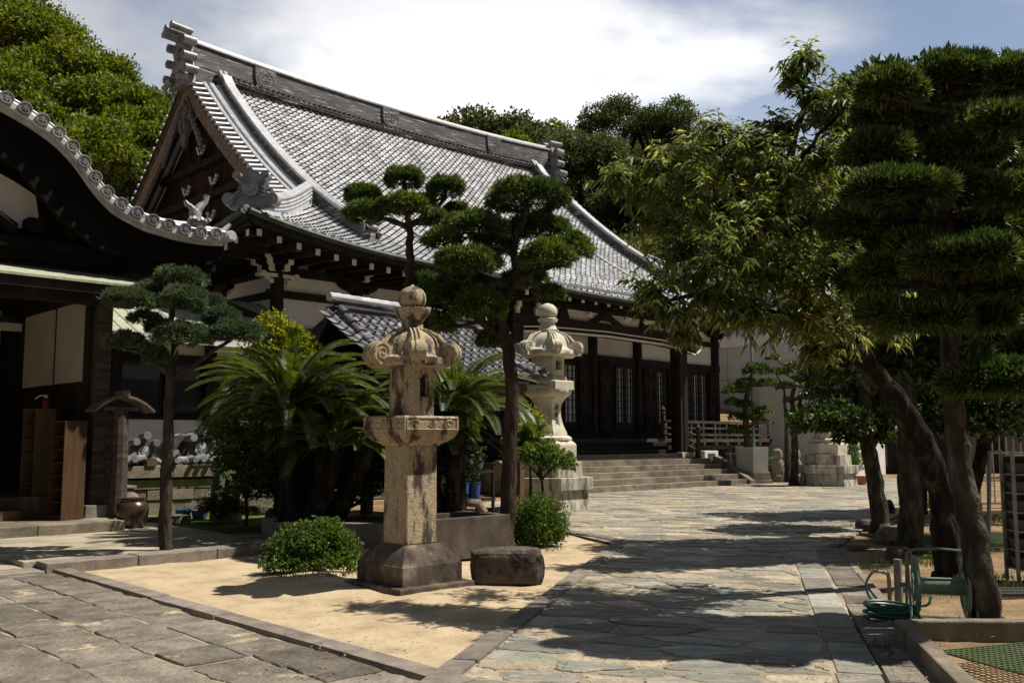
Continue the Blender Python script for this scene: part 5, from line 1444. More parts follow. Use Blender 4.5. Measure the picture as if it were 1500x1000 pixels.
# ------------------------------------------------------------------ stone lanterns
m_lan = mat('lantern_granite', [(0.25, 0.20, 0.135), (0.41, 0.335, 0.225), (0.52, 0.43, 0.295)], scale=40, detail=3, rough=0.92, bump=0.9, bscale=60, bdist=0.012, spec=0.15, stain=((0.075, 0.058, 0.048), 3.6, 0.50, 0.60, (1.6, 1.6, 0.45)))
m_lan_d = mat('lantern_granite_stained', [(0.06, 0.048, 0.038), (0.115, 0.092, 0.07), (0.34, 0.28, 0.20)], scale=4, rough=0.92, bump=0.6, bscale=70, bdist=0.008, spec=0.2, contrast=(0.3, 0.78), stain=((0.04, 0.032, 0.028), 3.0, 0.46, 0.62, (1, 1, 0.6)))
m_lan2 = mat('lantern_pale_stone', [(0.42, 0.38, 0.29), (0.56, 0.52, 0.41), (0.64, 0.60, 0.49)], scale=4, rough=0.9, bump=0.4, bscale=50, spec=0.15, stain=((0.22, 0.20, 0.16), 3.0, 0.58, 0.72, (1, 1, 0.5)))
m_lan2d = mat('lantern_streaked_stone', [(0.40, 0.37, 0.30), (0.56, 0.52, 0.43)], scale=4, rough=0.9, bump=0.4, bscale=50, spec=0.15, stain=((0.07, 0.062, 0.055), 4.2, 0.45, 0.66, (1.5, 1.5, 0.35)))
m_ink = mat('carved_ink', [(0.05, 0.05, 0.05), (0.08, 0.08, 0.08)], rough=0.9, bump=0)

def hexcap(mb, R_, z0, z1, rtop, curl, n=6, mi=0, under=0.72, sw=0.15):
    """hexagonal roof with ridged ribs, lobed eave and curled corners; R_ = corner radius"""
    seg = 72; hc = z1 - z0; prof = [(under * R_ * 0.9, z0, 0), (R_ * 0.88, z0 + 0.01, 0.1), (R_ * 0.97, z0 + hc * 0.07, 0.3), (R_ * 1.0, z0 + hc * 0.16, 0.5), (R_ * 0.97, z0 + hc * 0.23, 0.5), (R_ * 0.86, z0 + hc * 0.25, 0.4), (R_ * 0.74, z0 + hc * 0.32, 0.3), (R_ * 0.69, z0 + hc * 0.45, 0.15), (R_ * 0.66, z0 + hc * 0.60, 0.06), (R_ * 0.59, z0 + hc * 0.76, 0.02), (R_ * 0.48, z0 + hc * 0.88, 0.0), (R_ * 0.36, z0 + hc * 0.96, 0.0), (rtop * 1.1, z1 - .004, 0.0), (rtop, z1, 0)]
    o = len(mb.v)
    for (r, z, k) in prof:
        for i in range(seg):
            an = 2 * math.pi * i / seg; ph = (an * n / (2 * math.pi)) % 1.0; d = min(ph, 1 - ph)      # 0 at a corner
            hexr = math.cos(math.pi / n) / math.cos((ph - 0.5) * 2 * math.pi / n)
            rr = r * (hexr * 1.0) * (1 + 0.06 * (1 if d < 0.07 else 0) * (k > 0 or z > z0 + .5 * (z1 - z0))) * (1 - k * 0.16 * math.sin(math.pi * min(1, d * 2)))
            mb.v.append(Vector((rr * math.cos(an), rr * math.sin(an), z + k * 0.05 * (1 - 2 * d) * R_)))
    for j in range(len(prof) - 1):
        for i in range(seg):
            i2 = (i + 1) % seg; mb.f.append([o + j * seg + i, o + j * seg + i2, o + (j + 1) * seg + i2, o + (j + 1) * seg + i]); mb.m.append(mi)
    mb.f.append([o + i for i in reversed(range(seg))]); mb.m.append(mi)
    mb.f.append([o + (len(prof) - 1) * seg + i for i in range(seg)]); mb.m.append(mi)
    for k in range(n):                                # curled corner scrolls: a drum lying across the corner with a spiral on each side
        an = 2 * math.pi * k / n; d = Vector((math.cos(an), math.sin(an), 0)); q = Vector((-d.y, d.x, 0)); zc = z0 + (z1 - z0) * 0.36
        c = d * (R_ * 0.86) + Vector((0, 0, zc)); w = sw * R_
        mb.cyl(c - q * w, c + q * w, curl, n=18, mi=mi)
        mb.cyl(c - q * w * .38, c + q * w * .38, curl * 1.10, n=18, mi=mi)
        mb.hexa([d * R_ * .45 - q * w + Vector((0, 0, z0 + .01)), d * R_ * .95 - q * w + Vector((0, 0, z0 + .02)), d * R_ * .95 + q * w + Vector((0, 0, z0 + .02)), d * R_ * .45 + q * w + Vector((0, 0, z0 + .01)),
                 d * R_ * .45 - q * w * .9 + Vector((0, 0, zc + curl * .7)), d * R_ * .86 - q * w * .9 + Vector((0, 0, zc + curl * .6)), d * R_ * .86 + q * w * .9 + Vector((0, 0, zc + curl * .6)), d * R_ * .45 + q * w * .9 + Vector((0, 0, zc + curl * .7))], mi)
        for sd in (-1, 1):
            sp = [c + q * sd * (w + 0.004) + (d * math.cos(a) + Vector((0, 0, 1)) * math.sin(a)) * curl * (0.90 - 0.10 * a / 1.57) for a in np.linspace(0, 4 * math.pi, 26)]
            mb.tube(sp, curl * 0.085, 5, mi=mi)
        rib = [d * (rtop * 1.05) + Vector((0, 0, z1 + .005)), d * (R_ * .46) + Vector((0, 0, z0 + hc * .93)), d * (R_ * .63) + Vector((0, 0, z0 + hc * .80)), d * (R_ * .74) + Vector((0, 0, z0 + hc * .62)), d * (R_ * .78) + Vector((0, 0, zc + curl * .9))]
        for off in (-0.55, 0.0, 0.55): mb.tube([p + q * w * off for p in rib], w * 0.20, 6, mi=mi)

# foreground lantern
lan = thing('stone_lantern', 'tall weathered buff lantern on a dark square base, nearest on the sand', 'stone lantern', ST(6.62, 8.55, -0.01), A)
def sq(mb, prof, rot=math.pi / 4, n=4, mi=0): mb.lathe([(r * math.sqrt(2) if n == 4 else r, z) for r, z in prof], n, (0, 0, 0), rot, mi)
b = MB(); sq(b, [(0.515, -0.05), (0.515, 0.045), (0.505, 0.06)]); b.build('plinth', m_lan_d, lan, bevel=0.008)
b = MB(); sq(b, [(0.415, 0.055), (0.415, 0.265)]); b.build('base', m_lan_d, lan, bevel=0.008)
b = MB(); sq(b, [(0.405, 0.266), (0.375, 0.32), (0.33, 0.375), (0.285, 0.42), (0.25, 0.445), (0.235, 0.465)]); b.build('base_cap', m_lan_d, lan, smooth=True, angle=35)
b = MB(); sq(b, [(0.215, 0.46), (0.213, 1.0), (0.21, 1.54)]); b.build('shaft', m_lan, lan, bevel=0.018)
# lotus shelf: lobed underside, carved rim with panels
b = MB()
def lobes(an, r, z):
    ph = (an * 4 / (2 * math.pi) - 0.0) % 1.0
    sqr = math.cos(math.pi / 4) / math.cos(((an + math.pi / 4) % (math.pi / 2)) - math.pi / 4) if False else 1.0
    return r
seg = 96; o = len(b.v); prof = [(0.22, 1.535, 0), (0.24, 1.56, .25), (0.30, 1.595, .5), (0.345, 1.64, .9), (0.365, 1.675, 1.0), (0.378, 1.70, 0.15), (0.382, 1.71, 0), (0.382, 1.85, 0), (0.37, 1.865, 0)]
for (r, z, k) in prof:
    for i in range(seg):
        an = 2 * math.pi * i / seg; a = (an + math.pi / 4) % (math.pi / 2) - math.pi / 4
        rr = r / max(math.cos(a), 0.7072) ; lobe = abs(math.sin(an * 10)) ** 0.6
        rr *= 1 - 0.085 * k * (1 - lobe)
        b.v.append(Vector((rr * math.cos(an), rr * math.sin(an), z - 0.012 * k * lobe)))
for j in range(len(prof) - 1):
    for i in range(seg):
        i2 = (i + 1) % seg; b.f.append([o + j * seg + i, o + j * seg + i2, o + (j + 1) * seg + i2, o + (j + 1) * seg + i]); b.m.append(0)
b.f.append([o + i for i in reversed(range(seg))]); b.m.append(0); b.f.append([o + (len(prof) - 1) * seg + i for i in range(seg)]); b.m.append(0)
shf = b.build('lotus_shelf', m_lan, lan, smooth=True, angle=30)
b = MB()                                              # raised scrollwork on the rim
for (dx, dy) in ((0, -1), (-1, 0), (0, 1), (1, 0)):
    nx, ny = dx, dy; tx, ty = -ny, nx
    def RP(a, z): return (nx * 0.386 + tx * a, ny * 0.386 + ty * a, z)
    for z in (1.718, 1.842): b.tube([RP(-0.35, z), RP(0.35, z)], 0.006, 5)
    for a in (-0.352, 0.352): b.tube([RP(a, 1.718), RP(a, 1.842)], 0.006, 5)
    for c in (-0.24, 0.24):
        for sd in (-1, 1):
            b.tube([RP(c + sd * (0.005 + r_ * math.cos(a)), 1.78 + r_ * math.sin(a)) for a, r_ in zip(np.linspace(0, 5.5, 14), np.linspace(0.05, 0.012, 14))], 0.006, 4)
    for k in range(5):
        an = math.pi * (0.1 + 0.2 * k); b.tube([RP(0, 1.735), RP(0.05 * math.cos(an), 1.75 + 0.06 * math.sin(an)), RP(0.03 * math.cos(an), 1.77 + 0.06 * math.sin(an)), RP(0, 1.735)], 0.006, 4)
b.build('rim_carving', m_lan, shf)
# fire box: hexagonal shell with an arched opening in two faces
def firebox(par, R_, z0, z1, m, arched=True, open_faces=(4, 1)):
    b = MB(); n = 6; t = R_ * 0.22
    for k in range(n):
        a0, a1 = 2 * math.pi * k / n, 2 * math.pi * (k + 1) / n
        p0, p1 = Vector((math.cos(a0), math.sin(a0), 0)) * R_, Vector((math.cos(a1), math.sin(a1), 0)) * R_
        i0, i1 = p0 * (1 - 0.22), p1 * (1 - 0.22)
        def blk(u0, u1, za, zb):
            o0, o1 = p0.lerp(p1, u0), p0.lerp(p1, u1); q0, q1 = i0.lerp(i1, u0), i0.lerp(i1, u1)
            b.hexa([o0 + Vector((0, 0, za)), q0 + Vector((0, 0, za)), q1 + Vector((0, 0, za)), o1 + Vector((0, 0, za)), o0 + Vector((0, 0, zb)), q0 + Vector((0, 0, zb)), q1 + Vector((0, 0, zb)), o1 + Vector((0, 0, zb))])
        if k in open_faces:
            h = z1 - z0; za, zb = z0 + h * (0.36 if arched else 0.30), z0 + h * (0.80 if arched else 0.72)
            blk(0, 0.27, z0, z1); blk(0.73, 1, z0, z1); blk(0.27, 0.73, z0, za); blk(0.27, 0.73, zb, z1)
            if arched:
                for j in range(4):
                    u = 0.27 + 0.115 * j; d = abs(u + 0.0575 - 0.5) / 0.23; blk(u, u + 0.115, zb - 0.13 * h * (d ** 2) - 0.002, zb)
            else:
                f0 = p0 * 1.03; f1 = p1 * 1.03
                for (ua, ub, a_, b_) in ((0.2, 0.27, za - .04, zb + .04), (0.73, 0.8, za - .04, zb + .04), (0.27, .73, za - .04, za), (0.27, .73, zb, zb + .04)):
                    o0, o1 = f0.lerp(f1, ua), f0.lerp(f1, ub); q0, q1 = p0.lerp(p1, ua), p0.lerp(p1, ub)
                    b.hexa([o0 + Vector((0, 0, a_)), q0 + Vector((0, 0, a_)), q1 + Vector((0, 0, a_)), o1 + Vector((0, 0, a_)), o0 + Vector((0, 0, b_)), q0 + Vector((0, 0, b_)), q1 + Vector((0, 0, b_)), o1 + Vector((0, 0, b_))])
        else: blk(0, 1, z0, z1)
    return b.build('fire_box', m, par)
firebox(lan, 0.272, 1.862, 2.46, m_lan)
b = MB(); hexcap(b, 0.535, 2.41, 2.84, 0.15, 0.118); b.build('cap', m_lan, lan, smooth=True, angle=45)
b = MB(); b.lathe([(0.13, 2.835), (0.145, 2.85), (0.125, 2.87), (0.122, 2.94)], 24); b.build('neck', m_lan, lan, smooth=True, angle=50)
b = MB(); b.lathe([(0.10, 2.935), (0.13, 2.95), (0.18, 3.02), (0.205, 3.075), (0.205, 3.09), (0.13, 3.10)], 48, fn=lambda an, r, z: r * (1 + (0.05 * abs(math.sin(an * 5)) if z > 2.96 else 0))); b.build('lotus_cup', m_lan, lan, smooth=True, angle=50)
b = MB(); b.lathe([(0.11, 3.098), (0.148, 3.14), (0.158, 3.20), (0.150, 3.26), (0.12, 3.305), (0.07, 3.335), (0.028, 3.35), (0.004, 3.375)], 30); b.build('jewel', m_lan, lan, smooth=True, angle=60)

# the tall hexagonal pair in front of the hall
def big_lantern(loc, label, group=None):
    t = thing('stone_lantern', label, 'stone lantern', loc, A, group)
    H6 = lambda prof: MB().lathe(prof, 6)
    MBp = lambda name, prof, m, **k: H6(prof).build(name, m, t, **k)
    MBp('foot', [(1.02, -0.05), (1.0, 0.06), (0.93, 0.45)], m_lan2d, bevel=0.012)
    MBp('slab', [(1.06, 0.452), (1.06, 0.735)], m_lan2d, bevel=0.012)
    MBp('block', [(0.82, 0.737), (0.80, 1.09)], m_lan2d, bevel=0.012)
    MBp('upper_block', [(0.68, 1.092), (0.68, 1.46), (0.66, 1.50), (0.58, 1.56)], m_lan2, bevel=0.01)
    b = MB(); b.lathe([(0.50, 1.561), (0.54, 1.58), (0.54, 1.63), (0.47, 1.68)], 60, fn=lambda an, r, z: r * (1 + 0.04 * abs(math.sin(an * 8)))); b.build('lotus_ring', m_lan2, t, smooth=True, angle=40)
    sh = MBp('shaft', [(0.46, 1.682), (0.46, 1.74), (0.40, 1.85), (0.345, 2.0), (0.315, 2.15), (0.31, 2.3), (0.335, 2.42), (0.39, 2.50), (0.44, 2.56)], m_lan2, smooth=True, angle=28)
    ink = MB(); rg = random.Random(4)                # worn brush-script inscription cut in one face of the shaft
    fa = -math.pi / 2; n_ = Vector((math.cos(fa), math.sin(fa), 0)); tt = Vector((-n_.y, n_.x, 0))
    def SP(a, z): r = float(np.interp(z, [1.74, 1.85, 2.0, 2.15, 2.3, 2.42], [0.46, 0.40, 0.345, 0.315, 0.31, 0.335])) * math.cos(math.pi / 6) + 0.002; return n_ * r + tt * a + Vector((0, 0, z))
    for z in (2.33, 2.16, 2.0):
        for (pp) in (((-.06, .04), (.07, .05)), ((0, .08), (-.01, -.05)), ((-.07, -.01), (.06, 0)), ((-.01, 0), (-.07, -.07)), ((0, -.01), (.07, -.08)), ((.04, .03), (.03, -.03))):
            (a, c), (d, e) = pp; ink.tube([SP(a * .9, z + c), SP((a + d) / 2 + rg.uniform(-.008, .008), z + (c + e) / 2 + .006), SP(d * .9, z + e)], [0.010, 0.013, 0.006], 5)
    ink.build('inscription', m_ink, sh)
    b = MB(); b.lathe([(0.40, 2.561), (0.50, 2.62), (0.545, 2.70), (0.54, 2.735)], 60, fn=lambda an, r, z: r * (1 + 0.045 * abs(math.sin(an * 7.5)))); b.build('lotus_bowl', m_lan2, t, smooth=True, angle=40)
    MBp('shelf', [(0.63, 2.736), (0.63, 2.93), (0.60, 2.95)], m_lan2, bevel=0.01)
    MBp('fire_box_sill', [(0.46, 2.951), (0.46, 3.02), (0.42, 3.05)], m_lan2)
    firebox(t, 0.40, 3.051, 3.56, m_lan2, arched=False, open_faces=(4, 1, 5))
    b = MB(); hexcap(b, 0.82, 3.52, 4.12, 0.22, 0.13, sw=0.13); b.build('cap', m_lan2, t, smooth=True, angle=45)
    b = MB(); b.lathe([(0.25, 4.10), (0.27, 4.16), (0.22, 4.18), (0.19, 4.26), (0.17, 4.33)], 24); b.build('neck', m_lan2, t, smooth=True, angle=50)
    b = MB(); b.lathe([(0.17, 4.331), (0.23, 4.37), (0.235, 4.42), (0.18, 4.45)], 40, fn=lambda an, r, z: r * (1 + 0.05 * abs(math.sin(an * 4)))); b.build('lotus_cup', m_lan2, t, smooth=True)
    b = MB(); b.lathe([(0.16, 4.451), (0.22, 4.51), (0.235, 4.60), (0.21, 4.69), (0.14, 4.76), (0.04, 4.80)], 26); b.build('jewel', m_lan2, t, smooth=True, angle=60)
    return t
q = at(803, 700, 22.3)
l2 = big_lantern((q.x, q.y, 0.0), 'tall pale hexagonal lantern on streaked steps, left of the stone stairway')
q = at(1213, 700, 33.2)
l3 = dup(l2, (q.x, q.y, 0.0), A, label='distant pale hexagonal lantern right of the flagpole planter, half hidden by leaves', scale=0.97)
# ------------------------------------------------------------------ foliage materials
m_pine = leafmat('podocarpus_leaf', (0.022, 0.048, 0.014), (0.085, 0.135, 0.032), tip=(0.22, 0.26, 0.05), trans=0.28, rough=0.45, spec=0.4)
m_pined = leafmat('dark_podocarpus_leaf', (0.020, 0.042, 0.012), (0.075, 0.112, 0.026), tip=(0.16, 0.20, 0.04), trans=0.25, rough=0.45)
m_pineb = leafmat('blue_pine_needle', (0.030, 0.056, 0.028), (0.105, 0.145, 0.066), tip=(0.13, 0.17, 0.06), trans=0.2, rough=0.5)
m_broad = leafmat('drooping_leaf', (0.048, 0.078, 0.020), (0.165, 0.20, 0.055), tip=(0.30, 0.31, 0.10), trans=0.5, rough=0.5, spec=0.35)
m_cyc = leafmat('cycad_leaflet', (0.026, 0.050, 0.010), (0.095, 0.125, 0.024), trans=0.28, rough=0.36, spec=0.5)
m_bush = leafmat('bush_leaf', (0.035, 0.075, 0.014), (0.12, 0.19, 0.035), tip=(0.22, 0.28, 0.05), trans=0.3, rough=0.45)
m_yell = leafmat('yellow_green_leaf', (0.09, 0.13, 0.015), (0.30, 0.33, 0.04), tip=(0.45, 0.42, 0.06), trans=0.35, rough=0.45)
m_dark = leafmat('dark_evergreen_leaf', (0.014, 0.032, 0.011), (0.045, 0.080, 0.022), tip=(0.11, 0.15, 0.03), trans=0.25, rough=0.4)
m_hillL = leafmat('bright_forest_leaf', (0.05, 0.075, 0.012), (0.19, 0.235, 0.03), trans=0.3, rough=0.6, nscale=0.25, spec=0.2)
m_hill = leafmat('forest_leaf', (0.035, 0.055, 0.018), (0.115, 0.145, 0.045), trans=0.25, rough=0.6, nscale=0.2, spec=0.2)
m_bark = mat('pine_bark', [(0.022, 0.016, 0.013), (0.052, 0.040, 0.031), (0.10, 0.08, 0.062)], scale=7, rough=0.95, bump=1.0, bscale=16, bdist=0.06, stretch=(1.6, 1.6, 0.35), spec=0.1)
m_barkg = mat('grey_mossy_bark', [(0.026, 0.021, 0.016), (0.062, 0.052, 0.040), (0.15, 0.135, 0.105)], scale=6, rough=0.95, bump=1.0, bscale=22, bdist=0.06, stretch=(1.4, 1.4, 0.5), spec=0.1, stain=((0.05, 0.06, 0.028), 3.5, 0.55, 0.68, (1, 1, 1)))
m_barkd = mat('dark_bark', [(0.008, 0.007, 0.006), (0.020, 0.017, 0.014), (0.075, 0.068, 0.054)], scale=6, rough=0.95, bump=1.0, bscale=14, bdist=0.08, stretch=(1.4, 1.4, 0.4), spec=0.1)

def grass_tufts(name, spots, label, cat='grass', seed=1, h=0.10, n=60):
    """spots: (x, y, radius, z)"""
    lv = Leaves(seed); rg = lv.rng
    for (x, y, r, z) in spots:
        k = int(n * (r / 0.2) ** 2); a = rg.uniform(0, 6.28, k); q = r * np.sqrt(rg.uniform(0, 1, k))
        B = np.stack([x + q * np.cos(a), y + q * np.sin(a), np.full(k, z)], 1); D = rg.normal(size=(k, 3)) * 0.4; D[:, 2] = 1
        lv.kite(B, D, h * rg.uniform(0.5, 1.3, k), 0.010, wide=0.3)
    o = lv.build(name, m_grass); tag(o, label, cat, kind='stuff')

def cloud_tree(name, label, cat, trunk, tr, pads, m_leaf, m_brk, L, W, dens, k=9, seed=0, group=None, extra=(), spread=0.85):
    """trunk: list of world points; pads: (centre, rx, rz); every pad is reached by a limb"""
    base = trunk[0].copy(); t = thing(name, label, cat, base, 0, group)
    rg = random.Random(seed); mb = MB(); T = [p - base for p in trunk]
    P = limb(mb, T, tr[0], tr[1], 12, 5, 0.01, rg)
    fl = [base * 0 + P[0]]
    mb.tube([P[0] - Vector((0, 0, 0.1)), P[0] + Vector((0, 0, 0.14))], [tr[0] * 1.45, tr[0] * 0.95], 10)
    for e in extra: limb(mb, [p - base for p in e], tr[0] * 0.55, tr[0] * 0.25, 9, 4, 0.01, rg)
    allp = list(P)
    for e in extra: allp += [p - base for p in e]
    lv = Leaves(seed + 50)
    for (c, rx, rz) in pads:
        c = Vector(c) - base
        below = [p for p in allp if p.z < c.z + 0.02] or [allp[0]]
        a = min(below, key=lambda p: (p - c).length + 0.6 * abs((p.z + 0.15 * (c - p).length) - c.z))
        mid = a.lerp(c, 0.55) + Vector((0, 0, -0.10 * (c - a).length + 0.03)); end = c + Vector((0, 0, -rz * 0.35))
        r = max(0.012, tr[0] * 0.22); limb(mb, [a, mid, end], r * 1.3, r * 0.55, 7, 4, 0.008, rg)
        for q in range(5):
            an = rg.uniform(0, 6.28); limb(mb, [end, end + Vector((math.cos(an) * rx * .4, math.sin(an) * rx * .4, rz * 0.1)), end + Vector((math.cos(an) * rx * .75, math.sin(an) * rx * .75, rz * 0.30))], r * .5, r * .2, 5, 2)
        n = int(dens * (rx ** 2 + rx * rz * 1.2)); ry = rx * rg.uniform(0.8, 1.05)
        rz = rz * (0.82 if L < 0.08 else 1.02); rx = rx * (0.84 if L < 0.08 else 0.90 if L < .09 else 1.06)
        pts, dr = blob_points(lv.rng, c, (rx - L * .5, ry - L * .5, max(rz - L * .4, rz * .5)), n, lo=-0.42, jitter=0.12)
        dr[:, 2] += 0.25
        lv.rosettes(pts, dr, k, L, W, spread=spread * 0.55)
    mb.build('trunk', m_brk, t, smooth=True, angle=80); lv.build('foliage', m_leaf, t)
    return t

def pad(px, py, w, h, Y):
    c = at(px, py, Y); sc = Y / F_PX; return (c, w * sc / 2, h * sc / 2)

# T1: low blue-green pine on the left
Y = 13.2; b = gnd(243, 816)
cloud_tree('cloud_pine', 'blue-green cloud-pruned pine on a slim trunk at the terrace edge, leftmost', 'tree',
    [Vector((b.x, b.y, -0.05)), at(243, 740, Y), at(245, 660, Y), at(247, 590, Y), at(250, 545, Y), at(256, 515, 13.3), at(250, 470, 13.3), at(262, 425, 13.3)], (0.095, 0.03),
    [pad(264, 408, 88, 38, 13.3), pad(190, 440, 92, 42, 12.9), pad(222, 430, 70, 40, 13.6), pad(270, 440, 78, 52, 12.8), pad(306, 450, 60, 48, 13.7), pad(325, 468, 62, 46, 13.2), pad(212, 467, 52, 26, 13.4), pad(268, 493, 92, 50, 12.8), pad(233, 480, 48, 34, 13.6), pad(347, 488, 90, 44, 13.1), pad(184, 502, 62, 42, 13.0), pad(228, 524, 46, 50, 13.1)],
    m_pineb, m_bark, 0.070, 0.011, 3600, k=10, seed=1, extra=[[at(248, 560, Y), at(290, 530, Y), at(335, 500, 13.1)], [at(250, 550, Y), at(215, 520, 13.1), at(186, 512, 13.0)]])

# T2: slim podocarpus rising behind the lantern
Y = 14.6
cloud_tree('cloud_podocarpus', 'slim cloud-pruned podocarpus rising straight above the nearest lantern', 'tree',
    [at(604, 790, Y), at(602, 640, Y), at(601, 500, Y), at(602, 420, Y), at(600, 370, Y), at(601, 335, Y), at(596, 305, Y), at(592, 270, Y)], (0.10, 0.035),
    [pad(592, 263, 70, 32, Y), pad(653, 276, 66, 32, 14.9), pad(532, 287, 60, 32, 14.8), pad(533, 314, 62, 36, 14.2), pad(591, 302, 76, 36, 14.1), pad(624, 296, 36, 22, 15.2), pad(668, 309, 46, 22, 15.0), pad(640, 322, 50, 28, 14.4)],
    m_pine, m_barkg, 0.085, 0.015, 4200, k=9, seed=2, extra=[[at(601, 335, Y), at(570, 322, Y), at(540, 318, 14.3)], [at(601, 330, Y), at(630, 312, 14.8), at(652, 290, 14.9)]])

# T3: big one with the dark crooked trunk
Y = 14.0
b = gnd(741, 806)
cloud_tree('cloud_podocarpus', 'broad cloud-pruned podocarpus with crooked dark trunk right of the nearest lantern', 'tree',
    [Vector((b.x, b.y, -0.05)), at(744, 720, Y), at(748, 640, Y), at(750, 560, Y), at(744, 510, Y), at(734, 470, Y), at(742, 430, Y), at(756, 395, Y), at(752, 360, Y), at(768, 320, Y)], (0.125, 0.05),
    [pad(772, 291, 138, 50, Y), pad(697, 334, 100, 46, 13.7), pad(648, 352, 66, 36, 14.1), pad(686, 384, 108, 44, 13.4), pad(724, 362, 70, 40, 14.3), pad(790, 335, 92, 44, 14.4), pad(800, 378, 86, 52, 13.6), pad(838, 366, 68, 50, 14.0), pad(770, 410, 70, 36, 14.6), pad(655, 437, 100, 54, 14.2), pad(702, 452, 84, 62, 13.7), pad(622, 420, 60, 40, 14.7), pad(640, 476, 60, 40, 14.4), pad(722, 500, 52, 36, 14.1), pad(806, 431, 46, 26, 13.8)],
    m_pine, m_bark, 0.085, 0.015, 3600, k=9, seed=3, extra=[[at(744, 505, Y), at(706, 470, 13.9), at(690, 425, 13.8), at(694, 395, 13.7)], [at(742, 428, Y), at(775, 402, 13.8), at(805, 392, 13.7)]])

# R4: great podocarpus at the right edge
Y = 8.2; b = gnd(1450, 918)
big = [pad(1306, 134, 92, 62, 8.0), pad(1395, 118, 116, 74, 8.3), pad(1480, 118, 84, 60, 8.0), pad(1474, 182, 80, 56, 7.7), pad(1300, 168, 100, 56, 8.5), pad(1284, 222, 96, 54, 8.0), pad(1420, 216, 104, 54, 8.2), pad(1350, 190, 80, 50, 8.9), pad(1316, 284, 150, 62, 7.7), pad(1374, 254, 90, 50, 8.4), pad(1478, 290, 90, 66, 7.9), pad(1440, 335, 100, 50, 8.5),
       pad(1416, 382, 160, 62, 7.6), pad(1250, 330, 90, 50, 8.5), pad(1330, 350, 110, 50, 8.6), pad(1490, 420, 110, 60, 8.0), pad(1350, 468, 130, 48, 8.0), pad(1290, 410, 100, 50, 8.8), pad(1430, 470, 110, 46, 8.6), pad(1464, 560, 140, 56, 7.5), pad(1520, 520, 90, 60, 7.9)]
rgp = random.Random(17)
big += [pad(rgp.uniform(1270, 1520), rgp.uniform(150, 480), rgp.uniform(50, 80), rgp.uniform(34, 50), rgp.uniform(7.8, 9.0)) for _ in range(18)]
cloud_tree('podocarpus', 'great dark podocarpus with layered pads and leaning mottled trunk by the right edge', 'tree',
    [Vector((b.x, b.y, -0.05)), at(1436, 850, Y), at(1424, 770, Y), at(1408, 690, Y), at(1395, 600, 8.25), at(1390, 500, 8.3), at(1392, 400, 8.3), at(1384, 300, 8.3), at(1388, 200, 8.3), at(1392, 130, 8.3)], (0.13, 0.035),
    big, m_pined, m_barkg, 0.095, 0.016, 9000, k=9, seed=4)

# darker evergreens standing behind it
def crown_tree(name, label, trunk, tr, blobs, m_leaf, m_brk, L, W, dens, k=4, seed=0, cat='tree', arch=0.0, spread=0.9, group=None, wide=0.45, lo=-0.6):
    base = trunk[0].copy(); t = thing(name, label, cat, base, 0, group); rg = random.Random(seed); mb = MB()
    P = limb(mb, [p - base for p in trunk], tr[0], tr[1], 12, 5, 0.012, rg)
    mb.tube([P[0] - Vector((0, 0, 0.15)), P[0] + Vector((0, 0, tr[0] * 1.2))], [tr[0] * 1.5, tr[0] * 0.97], 12)
    lv = Leaves(seed + 90)
    for (c, rx, rz) in blobs:
        c = Vector(c) - base; a = min(P, key=lambda p: (p - c).length + (2 if p.z > c.z + .1 else 0) + 0.3 * abs(p.z - c.z))
        mid = a.lerp(c, 0.5) + Vector((rg.uniform(-.1, .1) * rx, rg.uniform(-.1, .1) * rx, 0.05 * rx)); r = max(0.012, tr[1] * .8)
        limb(mb, [a, mid, c], r, r * .4, 6, 3)
        n = int(dens * (rx * rx + 2 * rx * rz) / 3)
        pts, dr = blob_points(lv.rng, c, (rx, rx * rg.uniform(.8, 1.1), rz), n, lo=lo, jitter=0.25)
        lv.rosettes(pts, dr, k, L, W, spread=spread, arch=arch, wide=wide)
    mb.build('trunk', m_brk, t, smooth=True, angle=80); lv.build('foliage', m_leaf, t); return t
b = gnd(1334, 806); Y = b.y
rg = random.Random(6)
bl = [pad(x + rg.uniform(-15, 15), y + rg.uniform(-12, 12), rg.uniform(90, 130), rg.uniform(60, 90), Y + rg.uniform(-1.2, 1.8)) for x in range(1270, 1560, 62) for y in range(130, 560, 58)]
crown_tree('evergreen_tree', 'dark dense evergreen on an upright trunk behind the leaning mossy one', [Vector((b.x, b.y, -.05)), at(1334, 740, Y), at(1330, 640, Y), at(1330, 540, Y), at(1345, 420, Y), at(1370, 280, Y)], (0.19, 0.08), bl, m_dark, m_barkg, 0.17, 0.065, 1100, k=5, seed=7)
bl = [pad(x + rg.uniform(-15, 15), y + rg.uniform(-10, 10), rg.uniform(80, 120), rg.uniform(45, 70), 20 + rg.uniform(-1.0, 2)) for x in range(1250, 1560, 56) for y in range(470, 640, 46)]
b = gnd(1480, 760); Y = 20
crown_tree('evergreen_tree', 'shaded evergreen low behind the great podocarpus near the pale railing', [Vector((9.6, 20.3, 0)), at(1440, 640, Y), at(1420, 560, Y)], (0.15, 0.08), bl, m_dark, m_barkd, 0.22, 0.085, 520, k=4, seed=8)
